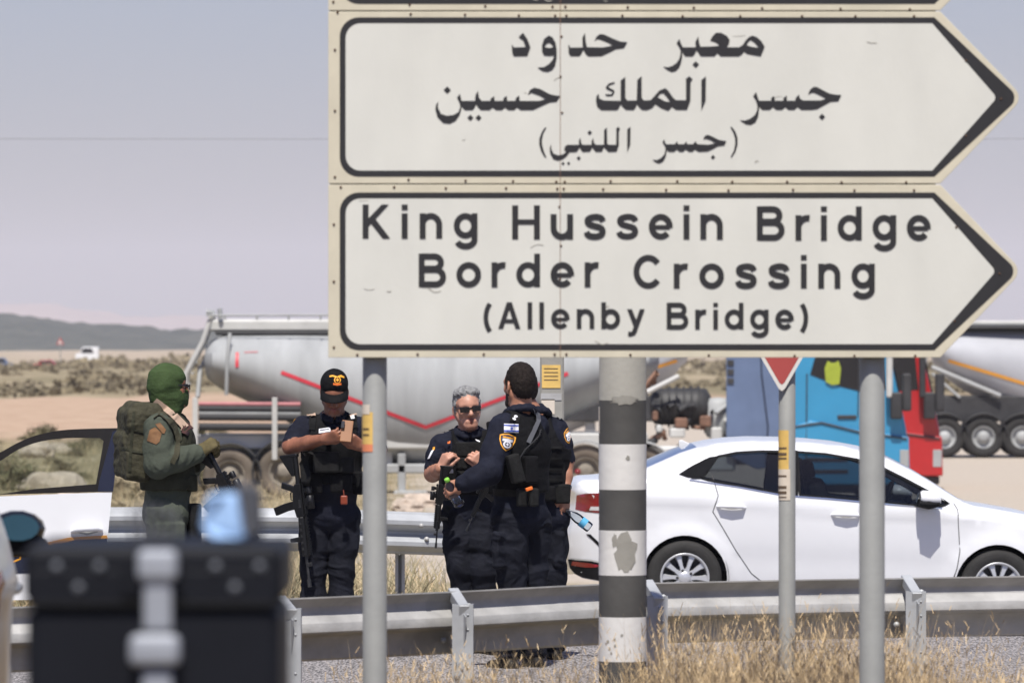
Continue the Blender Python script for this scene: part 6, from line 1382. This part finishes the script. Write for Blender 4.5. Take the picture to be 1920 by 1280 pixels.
F.grp('leg0', None); F.box(J(944, 1030, -.12), ((.5, .6, 0), (.8, -.5, 0), (0, 0, 1)), (.08, .012, .09), .014, .02)
F.build('body', .0053, t)
V = vest_of(tp, ax, 1.94 - (922 - 640) / FPX * d, 1.94 - (766 - 640) / FPX * d, [shR + np.array((.012, 0.01, .0)), shL + np.array((-.03, -.02, 0))], M['black_nylon'], .024, .003, neck=np.array(nek) + np.array((0, .02, .05)), uw=.17); V.build('vest', .007, t)
SK = Sk(F, V); a3 = (nrm((.9, .42, 0)), nrm((-.42, .9, 0)), (0, 0, 1))
pouch('radio_pouch', J(966, 878, -.24), (nrm((.9, .42, .25)), a3[1], nrm((-.25, 0, 1))), (.040, .03, .085), M['black_pouch'], t); pouch('radio_pouch', J(994, 880, -.18), a3, (.045, .03, .08), M['black_nylon'], t)
for px in (978, 1000): pouch('magazine_pouch', J(px, 932, -.20), a3, (.03, .025, .055), M['black_pouch'], t)
SK.strap('belt', [(925, 922), (955, 924), (985, 925), (1010, 923)], 13, d, t, M['black_pouch'], .014, .008)
pouch('orange_tourniquet', J(992, 916, -.235), (nrm((.9, .42, .3)), a3[1], nrm((-.3, 0, 1))), (.022, .008, .010), M['orange'], t, .004)
SK.strap('rifle_sling', [(1002, 764), (1007, 775), (1008, 790), (1000, 808), (990, 830)], 8, d, t, M['grey_cloth'], .016, .006)
co = [(1012, 806), (1010, 818), (1000, 828), (985, 842), (975, 858), (968, 868)]; q = resample(co, 1.2, False); b = MB(); b.tube([SK.hit(x + 1.5 * math.sin(i * 1.9), y + 1.2 * math.cos(i * 1.9), d, .016) for i, (x, y) in enumerate(q)], .0035, 6); b.build('coiled_cord', M['hose'], t, W=True)
SK.patch('rank_slide', [(tr([(-1, -1), (1, -1), (1, 1), (-1, 1)], 965.5, 784, 9, 7, 12), M['black_pouch']), (tr(arc(.05, -.35, .42, .34, 0, 360, 8)[:-1], 965.5, 783.5, 9, 7, 12), M['white_thread']), (tr(arc(-.18, .35, .42, .34, 0, 360, 8)[:-1], 965.5, 783.5, 9, 7, 12), M['white_thread'])], d, t, 2.2, .008)
fl = lambda pts: tr(pts, 958.5, 802.5, 13.6, 8.2, 0, .30)
SK.patch('flag_patch', [(fl([(-1, -1), (1, -1), (1, 1), (-1, 1)]), M['white_thread']), (fl([(-1, -.78), (1, -.78), (1, -.48), (-1, -.48)]), M['blue_thread']), (fl([(-1, .48), (1, .48), (1, .78), (-1, .78)]), M['blue_thread']), (fl([(0, -.36), (.2, .2), (-.2, .2)]), M['blue_thread']), (fl([(0, .36), (-.2, -.2), (.2, -.2)]), M['blue_thread'])], d, t, 2.2, .004)
badge(SK, 950.5, 829, 15.5, 16.5, 10, d, t)
bo = empty('water_bottle', J(858, 950, -.24), 'blue tinted water bottle with a green cap in the hand of the dark haired officer', 'bottle')
ax_b = Vector(nrm(J(838, 898, -.27) - J(862, 946, -.19))); o_ = Vector(J(862, 947, -.20)); off = lambda q: q
MB().lathe([(0, 0), (.026, .001), (.032, .008), (.033, .05), (.030, .06), (.033, .07), (.033, .115), (.028, .145), (.014, .165), (.013, .180)], o_, ax_b, 24).build('bottle', M['pet_blue'], bo, W=True); MB().lathe([(.0145, .176), (.0155, .178), (.0155, .194), (.013, .197), (0, .197)], o_, ax_b, 18).build('bottle_cap', M['cap_green'], bo, W=True)
rifle('short black carbine of which the muzzle shows against the grey haired officer\'s thigh', J(925, 880, .55), J(874, 995, .52), (-.75, -.6, .2), True, True, False)
# ---- 5: the officer half hidden behind him
d = 34.7; J = lambda x, y, o=0: np.array(P(x, y, d + o))
t = empty('person', (P(1018, 0, d).x, d, 0), 'officer in short sleeves standing behind the dark haired one, only his right side in view', 'person')
F = Fig(); f = nrm((-.30, .95, 0)); nek = J(1002, 784, 0); shL = J(972, 804, .02); shR = J(1043, 806, .04)
tp, ax = torso_prims(J(1018, 968), J(1014, 848), nek, shR, shL, f, .98, 1.0, .01)
F.grp('shirt', M['navy'], k=.05, disp=.005); [F.g['shirt']['p'].append(p) for p in tp]; collar(F, J(1003, 776, -.01), f, UP, .078, .0); F.cap(J(1014, 762, .03), J(1019, 772, .04), .02, .022)
hf0 = nrm((-.40, .9, 0)); hT = head(F, J(981, 734, .02), hf0, UP, M['skin'], M['hair_dark'], sc=.98); hf, hu, hr = ortho(hf0, UP); F.grp('head', None); F.cap(hT(0, -.02, -.05), nek, .060, .064)
elR = J(1061, 868, .02); wrR = J(1060, 918, -.05); elL = J(968, 880, .2); wrL = J(945, 900, .4)
F.grp('skinR', M['skin'], k=.02, uk=.004); F.path([shR * .2 + elR * .8, elR, elR * .5 + wrR * .5, wrR], [.046, .046, .041, .031]); F.cap(wrR, J(1060, 926, -.055), .031, .029); hand(F, J(1060, 924, -.055), (-.03, .05, -1), (-.75, .55, 0), -1, (16, 26, 22), 1.06, .09, (.35, .3))
F.grp('sleeveR', M['navy'], k=.03, uk=.012, disp=.005, fold=(10, 10, 12)); e2 = shR * .14 + elR * .86; F.path([shR, shR * .5 + e2 * .5, e2], [.074, .068, .062]); F.grp('sleeveL', M['navy'], k=.03, uk=.012); F.path([shL, elL, wrL], [.074, .06, .05])
legs(F, [J(1000, 976), J(1034, 976, .02)], [J(1002, 1078, .0), J(1034, 1078, .02)], [J(990, 1214, .04), J(1040, 1214, .0)], [(-.5, .8, 0), (-.1, .95, 0)], M['navy_trouser'], .97, .011)
F.grp('leg1', None); F.box(J(1049, 1030, .0), ((0, 1, 0), (1, 0, 0), (0, 0, 1)), (.07, .014, .09), .014, .02)
F.build('body', .0053, t)
V = vest_of(tp, ax, 1.94 - (912 - 640) / FPX * d, 1.94 - (775 - 640) / FPX * d, [shR + np.array((.02, 0.0, .0)), shL + np.array((-.02, 0, 0))], M['black_nylon'], .024, .003, neck=np.array(nek) + np.array((0, 0, .05)), uw=.17); V.build('vest', .007, t)
SK = Sk(F, V); a3 = (nrm((.95, .3, 0)), nrm((-.3, .95, 0)), (0, 0, 1))
for py in (838, 858, 878, 898): SK.strap('webbing', [(1002, py), (1030, py + 1), (1052, py + 1)], 4, d, t, M['black_pouch'], .012, .004)
pouch('belt_pouch', J(1050, 925, -.05), a3, (.05, .06, .06), M['black_pouch'], t); pouch('belt_pouch', J(1020, 925, -.16), a3, (.07, .03, .045), M['black_nylon'], t); pouch('side_pouch', J(1046, 884, -.03), a3, (.03, .06, .06), M['black_pouch'], t)
badge(SK, 1064.5, 817, 6.5, 15, -22, d, t); SK.patch('epaulette', [([(1043, 778), (1056, 783), (1056, 788), (1044, 783)], M['black_pouch']), ([(1049, 781), (1052, 782), (1052, 784), (1049, 783)], M['white_thread'])], d, t, 2.2, .01)
b = MB(); b.lathe([(.031, -.008), (.036, -.007), (.036, .007), (.031, .008)], J(1060, 913, -.045), (0, .1, 1), 20); b.build('watch_strap', M['black_trim'], t, W=True); MB().lathe([(0, .014), (.016, .013), (.019, .004), (.019, 0)], Vector(J(1066, 913, -.065)) , Vector((.7, -.7, 0)), 16).build('watch', M['black_gloss'], t, W=True)
bo = empty('water_bottle', J(1104, 996, -.06), 'clear water bottle with a blue label held in front of the white car', 'bottle')
o_ = Vector(J(1107, 990, -.06)); ax_b = Vector(nrm(J(1063, 956, -.06) - J(1107, 990, -.06)))
L_ = 55.6 / FPX * (d - .06)
MB().lathe([(0, 0), (.026, .001), (.031, .006), (.032, .03), (.030, .033), (.032, .036), (.032, .075), (.029, .078), (.031, .095), (.027, .125), (.016, .150), (.012, .165), (.012, .182), (0, .183)], o_, ax_b, 24).build('bottle', M['pet'], bo, W=True); MB().lathe([(.0325, .036), (.0325, .074)], o_, ax_b, 24).build('bottle_label', M['label_blue'], bo, W=True)

# ------------------------------------------------------------------ police car with its door open, at the left edge
PD = 36.0
hx_ = P(-125, 0, PD).x
t, _h = make_car('police_car', 'white police car at the left edge with its front door swung open behind the soldier', 'car', (hx_ - .93, PD + 3.45, -.02), math.radians(-90), M['white_paint'], 1.05, 1.06, 1.16, door_skip=('front_door', 1))
MT = (Matrix.Translation(t.location) @ Matrix.Rotation(math.radians(-90), 4, 'Z')).inverted()
def wbuild(mb, name, m, par):
    o = mb.build(name, m); o.parent = par; o.data.transform(MT); return o
sk_ = lambda q, dy=0: P(q[0], q[1], PD + dy)
def slab(mb, poly, holes, y0, y1, mi=0):
    v, f = fill(poly, holes); mb.add([sk_(q, y0) for q in v], f, mi); mb.add([sk_(q, y1) for q in v], [t_[::-1] for t_ in f], mi)
    for lp in [poly] + list(holes):
        n = len(lp); mb.add([sk_(q, y0) for q in lp] + [sk_(q, y1) for q in lp], [(i, (i + 1) % n, n + (i + 1) % n, n + i) for i in range(n)], mi)
    return mb
low = [(-125, 936), (-60, 932), (0, 930), (100, 926), (210, 922), (204, 985), (200, 1030), (194, 1090), (184, 1122), (-95, 1126), (-122, 1080)]
dr = wbuild(slab(MB(), low, [], 0, .07), 'front_door', M['white_paint'], t)
frame_o = catmull([(-118, 930), (-60, 880), (0, 848), (39, 827), (78, 813), (129, 805), (226, 802)], 6) + [(211, 921)]
frame_i = catmull([(-86, 929), (-40, 888), (0, 864), (39, 840), (78, 827), (125, 821), (187, 821)], 6) + [(194, 826), (192, 840), (180, 907), (66, 916), (0, 926)]
wbuild(slab(MB(), frame_o, [frame_i], .005, .06), 'window_frame', M['black_gloss'], dr)
wbuild(slab(MB(), [(211, 809), (226, 804), (212, 921), (183, 921), (186, 902)], [], -.004, .004), 'pillar_trim', M['navy_paint'], dr)
wbuild(slab(MB(), frame_i, [], .03, .034), 'window', M['glass_clear'], dr)
hb = MB(); hb.tube([sk_((135, 996), -.005), sk_((145, 992), -.035), sk_((163, 990), -.045), sk_((182, 990), -.035), sk_((190, 993), -.005)], [.014, .02, .022, .02, .014], 10); wbuild(hb, 'handle', M['white_paint'], dr)
wbuild(slab(MB(), [(142, 997), (163, 1003), (184, 997), (176, 988), (150, 988)], [], -.003, 0), 'handle_shade', M['truck_grey'], dr)  # grey patch on the flat door, painted shade behind the handle
stripe = [(95, 1015), (130, 1007), (200, 1003), (202, 1009), (140, 1012), (100, 1022), (60, 1032), (-125, 1044), (-125, 1036), (50, 1026)]
wbuild(slab(MB(), stripe, [], -.004, -.001), 'orange_stripe', M['orange_film'], dr)
wbuild(slab(MB(), [(100, 1022), (140, 1012), (201, 1009), (196, 1068), (-123, 1080), (-125, 1044), (60, 1032)], [], -.0035, -.0005), 'navy_panel', M['navy_paint'], dr)
for pts in ([(14, 1026), (15, 1040), (32, 1041), (31, 1027)], [(38, 1028), (38, 1047), (24, 1053)], [(45, 1030), (58, 1033)]):
    v, f = ribbon(resample(pts, 3, False), 3.4); mb = MB(); mb.add([sk_(q, -.0055) for q in v], f); wbuild(mb, 'lettering', M['orange_film'], dr)
# ------------------------------------------------------------------ silver car nearer by, only its mirror and a corner show
sx0 = Vector((-2.275, 16.4, 0)); sx0.z = float(gz(np.array([-2.3]), np.array([18.]))[0])
make_car('silver_car', 'silver car out of focus at the lower left edge, with a black door mirror', 'car', sx0, math.radians(90 + 7.5), M['silver_paint'], 1., 1., 1.113, mirror_mat=M['black_gloss'])
# ------------------------------------------------------------------ motorcycle with a top case in the foreground
BD = 7.6; K = BD / FPX; Z8 = BD / 8.3; cx = P(287.5, 0, BD).x; zt = P(0, 1020, BD).z; g = float(gz(np.array([cx]), np.array([9.]))[0]); W_ = 478 * K; H_ = .28
tc = empty('top_case', (cx, BD + .18, zt - H_), 'black motorcycle top case with silver rivets and a chrome latch, blurred in the foreground', 'luggage case')
L = tc.location
MB().box((0, 0, (H_ - .085) / 2), (W_, .36, H_ - .085), None, .016, 0, 3).build('shell', M['case'], tc)
MB().box((0, 0, H_ - .0405), (W_ + .008, .368, .077), None, .014, 0, 3).build('lid', M['case'], tc)
MB().box((0, -.183, H_ - .081), (W_ + .004, .012, .008), None, .002).build('seal', M['black_trim'], tc)
for sx_ in (-1, 1): MB().box((sx_ * W_ * .30, -.1845, H_ - .06), (W_ * .36, .004, .05), None, .0015).build('corner_plate', M['case'], tc)
pp_ = lambda x, y: Vector(((x - 287.5) * K, -.187, H_ - (y - 1020) * K))
M['dull_rivet'] = mat('dull_case_rivet', (.13, .14, .16), .6, .1)
for (x, y) in ((107, 1062), (187, 1062), (148, 1101), (405, 1062), (487, 1062), (441, 1101)): MB().lathe([(0, -.004), (.0045, -.0035), (.0068, 0), (.0068, .004)], pp_(x, y), (0, 1, 0), 16).build('rivet', M['dull_rivet'], tc)
M['latch'] = mat('brushed_latch_metal', (.34, .36, .40), .5, .2, var=.08)
lat = MB().box(pp_(297, 1125) + Vector((0, -.008, 0)), tuple(Z8 * q_ for q_ in (.042, .014, .088)), None, .006, 0, 2).build('latch', M['latch'], tc)
MB().box(pp_(297, 1058) + Vector((0, -.012, 0)), tuple(Z8 * q_ for q_ in (.060, .024, .046)), None, .011, 0, 3).build('latch_cap', M['latch'], lat)
MB().box(pp_(292, 1217) + Vector((0, -.012, 0)), tuple(Z8 * q_ for q_ in (.0755, .03, .048)), None, .02, 0, 3).build('latch_knob', M['latch'], lat)
MB().box(pp_(296, 1300) + Vector((0, -.006, 0)), tuple(Z8 * q_ for q_ in (.045, .016, .07)), None, .007, 0, 2).build('latch_catch', M['latch'], lat)
mc = empty('motorcycle', (cx, BD + .9, g), 'motorcycle carrying the black top case under the lower edge of the photo', 'motorcycle')
zc = zt - H_ - g
MB().box((0, -.72, zc - .02), (.26, .30, .03), None, .008).build('luggage_rack', M['gun'], mc)
MB().box((0, -.15, zc - .05), (.30, .75, .12), None, .05, 0, 3).build('seat', M['seat'], mc); MB().box((0, .42, zc - .14), (.32, .45, .24), None, .09, 0, 3).build('fuel_tank', M['silver_paint'], mc)
MB().box((0, .1, .45), (.24, .6, .42), None, .06, 0, 2).build('engine', M['truck_dark'], mc)
def moto_wheel(y):
    c = Vector((0, y, .33)); wl = MB().lathe([(.24, .05), (.29, .065), (.325, .04), (.33, 0), (.325, -.04), (.29, -.065), (.24, -.05)], c, (1, 0, 0), 36).build('wheel', M['rubber'], mc); b = MB(); b.lathe([(.245, .03), (.235, 0), (.245, -.03)], c, (1, 0, 0), 36)
    for i in range(8): a = i * math.pi / 4; b.tube([c, c + Vector((0, math.cos(a), math.sin(a))) * .24], .012, 6)
    b.build('rim', M['gun_worn'], wl)
moto_wheel(-.62); moto_wheel(.88)
b = MB(); b.box((0, -.66, .71), (.16, .5, .03), None, .01); b.build('rear_mudguard', M['black_trim'], mc); MB().box((0, -.925, .80), (.20, .03, .06), None, .012, 0, 2).build('tail_lamp', M['lamp_red'], mc)
b = MB(); b.tube([(0, .62, zc - .06), (.07, .88, .33)], .025, 8); b.tube([(0, .62, zc - .06), (-.07, .88, .33)], .025, 8); b.build('fork', M['gun_worn'], mc)
b = MB(); b.tube([(-.40, .42, zc - .10), (-.2, .52, zc - .06), (.2, .52, zc - .06), (.40, .42, zc - .10)], .013, 8); b.build('handlebar', M['gun'], mc)
for s_ in (-1, 1): b = MB(); b.tube([(0.085 * s_, -.62, .33), (.085 * s_, .0, .42)], .025, 8); b.build('swing_arm', M['gun'], mc)
# pale blue stand-in for a sky-reflecting mirror, and a grey pouch, on the lid
def lying(name, pts, y0, th, m, label, cat):
    top = zt + .0005; t = empty(name, (P(pts[0][0], 0, BD).x, y0, top), label, cat)
    q = catmull(pts, 5, True); zb = min(P(0, y, y0).z for x, y in q); rings = []
    for (yy, k) in ((0, .86), (th * .12, .96), (th * .4, 1.0), (th * .7, .97), (th, .85)):
        c = np.mean(np.array(q), 0); rings.append([Vector((P(c[0] + (x - c[0]) * k, 0, y0).x, y0 + yy + .006 * math.sin(x * .09), top + max(0, (P(0, c[1] + (y - c[1]) * k, y0).z - zb)))) for x, y in q])
    return MB().loft(rings, 0, True, True, True).build('cloth', m, t, W=True)
lying('blue_stand_in', [(388, 940), (412, 934), (440, 934), (447, 950), (455, 1000), (458, 1020), (440, 1024), (400, 1022), (378, 1005), (376, 985)], BD + .06, .06, M['sky_blue_fill'], 'pale blue folded cloth lying on the lid of the black top case', 'cloth')
lying('grey_pouch', [(440, 930), (470, 928), (488, 936), (491, 1018), (470, 1024), (445, 1022)], BD + .17, .05, M['grey_cloth'], 'dark grey pouch on the top case just right of the pale blue cloth', 'pouch')
b = MB()
for k in range(5): b.tube([Vector(P(250 + 16 * k, 1016, BD + .2)) - L, Vector(P(243 + 18 * k, 968, BD + .2)) - L, Vector(P(258 + 17 * k, 940 + 3 * k, BD + .2)) - L, Vector(P(272 + 16 * k, 1018, BD + .2)) - L], .003, 6)
b.build('lashing_net', M['grey_cloth'], tc)
# ------------------------------------------------------------------ far traffic, a far sign, an overhead cable
def far_car(px, py, d, Lm, Hm, paint, name, label, box=False):
    x = (px - 960) / FPX * d; z = gnd(px, d); t = empty(name, (x, d, z), label, 'vehicle', 'far traffic on the plain')
    b = MB(); b.prism([(-Lm / 2, .3), (-Lm / 2, Hm * .58), (-Lm * .30, Hm * .62), (-Lm * .2, Hm), (Lm * (.5 if box else .22), Hm), (Lm * (.5 if box else .34), Hm * .62), (Lm / 2, Hm * .56), (Lm / 2, .3)], 0, 1.7, .08); b.build('body', paint, t)
    MB().prism([(-Lm * .25, Hm * .64), (-Lm * .18, Hm * .93), (Lm * .2, Hm * .93), (Lm * .3, Hm * .64)], -.02, .0).build('side_window', M['black_gloss'], t)
    for q in (-.3, .3): MB().lathe([(0, -.02), (.2, -.02), (.32, 0), (.33, .2)], (Lm * q, 0, .33), (0, 1, 0), 16).build('wheel', M['rubber'], t)
far_car(163, 667, 640, 2.6, 1.9, M['white_paint'], 'far_van', 'tiny white van far out on the plain at left', True)
far_car(86, 670, 640, 3.0, 1.1, M['red_truck'], 'far_car', 'tiny red car far out on the plain at left')
far_car(-6, 668, 620, 3.4, 1.4, M['slate_paint'], 'far_car', 'tiny blue car far out at the left edge of the photo')
d = 600; x = (113 - 960) / FPX * d; z = gnd(113, d); t = empty('far_sign', (x, d, z), 'tiny red and white triangular road sign far out on the plain', 'road sign')
MB().tube([(0, 0, 0), (0, 0, 3.2)], .06, 8).build('pole', M['galv'], t); MB().prism([(-.42, 2.4), (.42, 2.4), (0, 3.2)], -.08, -.06).build('plate', M['sign_red'], t); MB().prism([(-.2, 2.5), (.2, 2.5), (0, 2.88)], -.1, -.085).build('sign_face', M['sign_white'], t)
b = MB(); b.tube([P(px, 258 + (1 - ((px - 900) / 2200) ** 2) * 3, 130) for px in np.linspace(-1500, 3300, 40)], .007, 6); o = b.build('power_cable', M['cable']); tag(o, 'thin overhead cable across the hazy sky left of the sign', 'cable')

# ------------------------------------------------------------------ the dusty air
m = bpy.data.materials.new('dusty_air'); m.use_nodes = True; n = m.node_tree; n.nodes.remove(n.nodes['Principled BSDF'])
pv = n.nodes.new('ShaderNodeVolumePrincipled'); pv.inputs['Color'].default_value = (.85, .87, .97, 1); pv.inputs['Density'].default_value = 1.25e-4; pv.inputs['Anisotropy'].default_value = 0
n.links.new(pv.outputs[0], n.nodes['Material Output'].inputs['Volume'])
b = MB(); b.box((0, 5950, 98.5), (9800, 12100, 203)); hz = b.build('haze', m); tag(hz, kind='stuff')
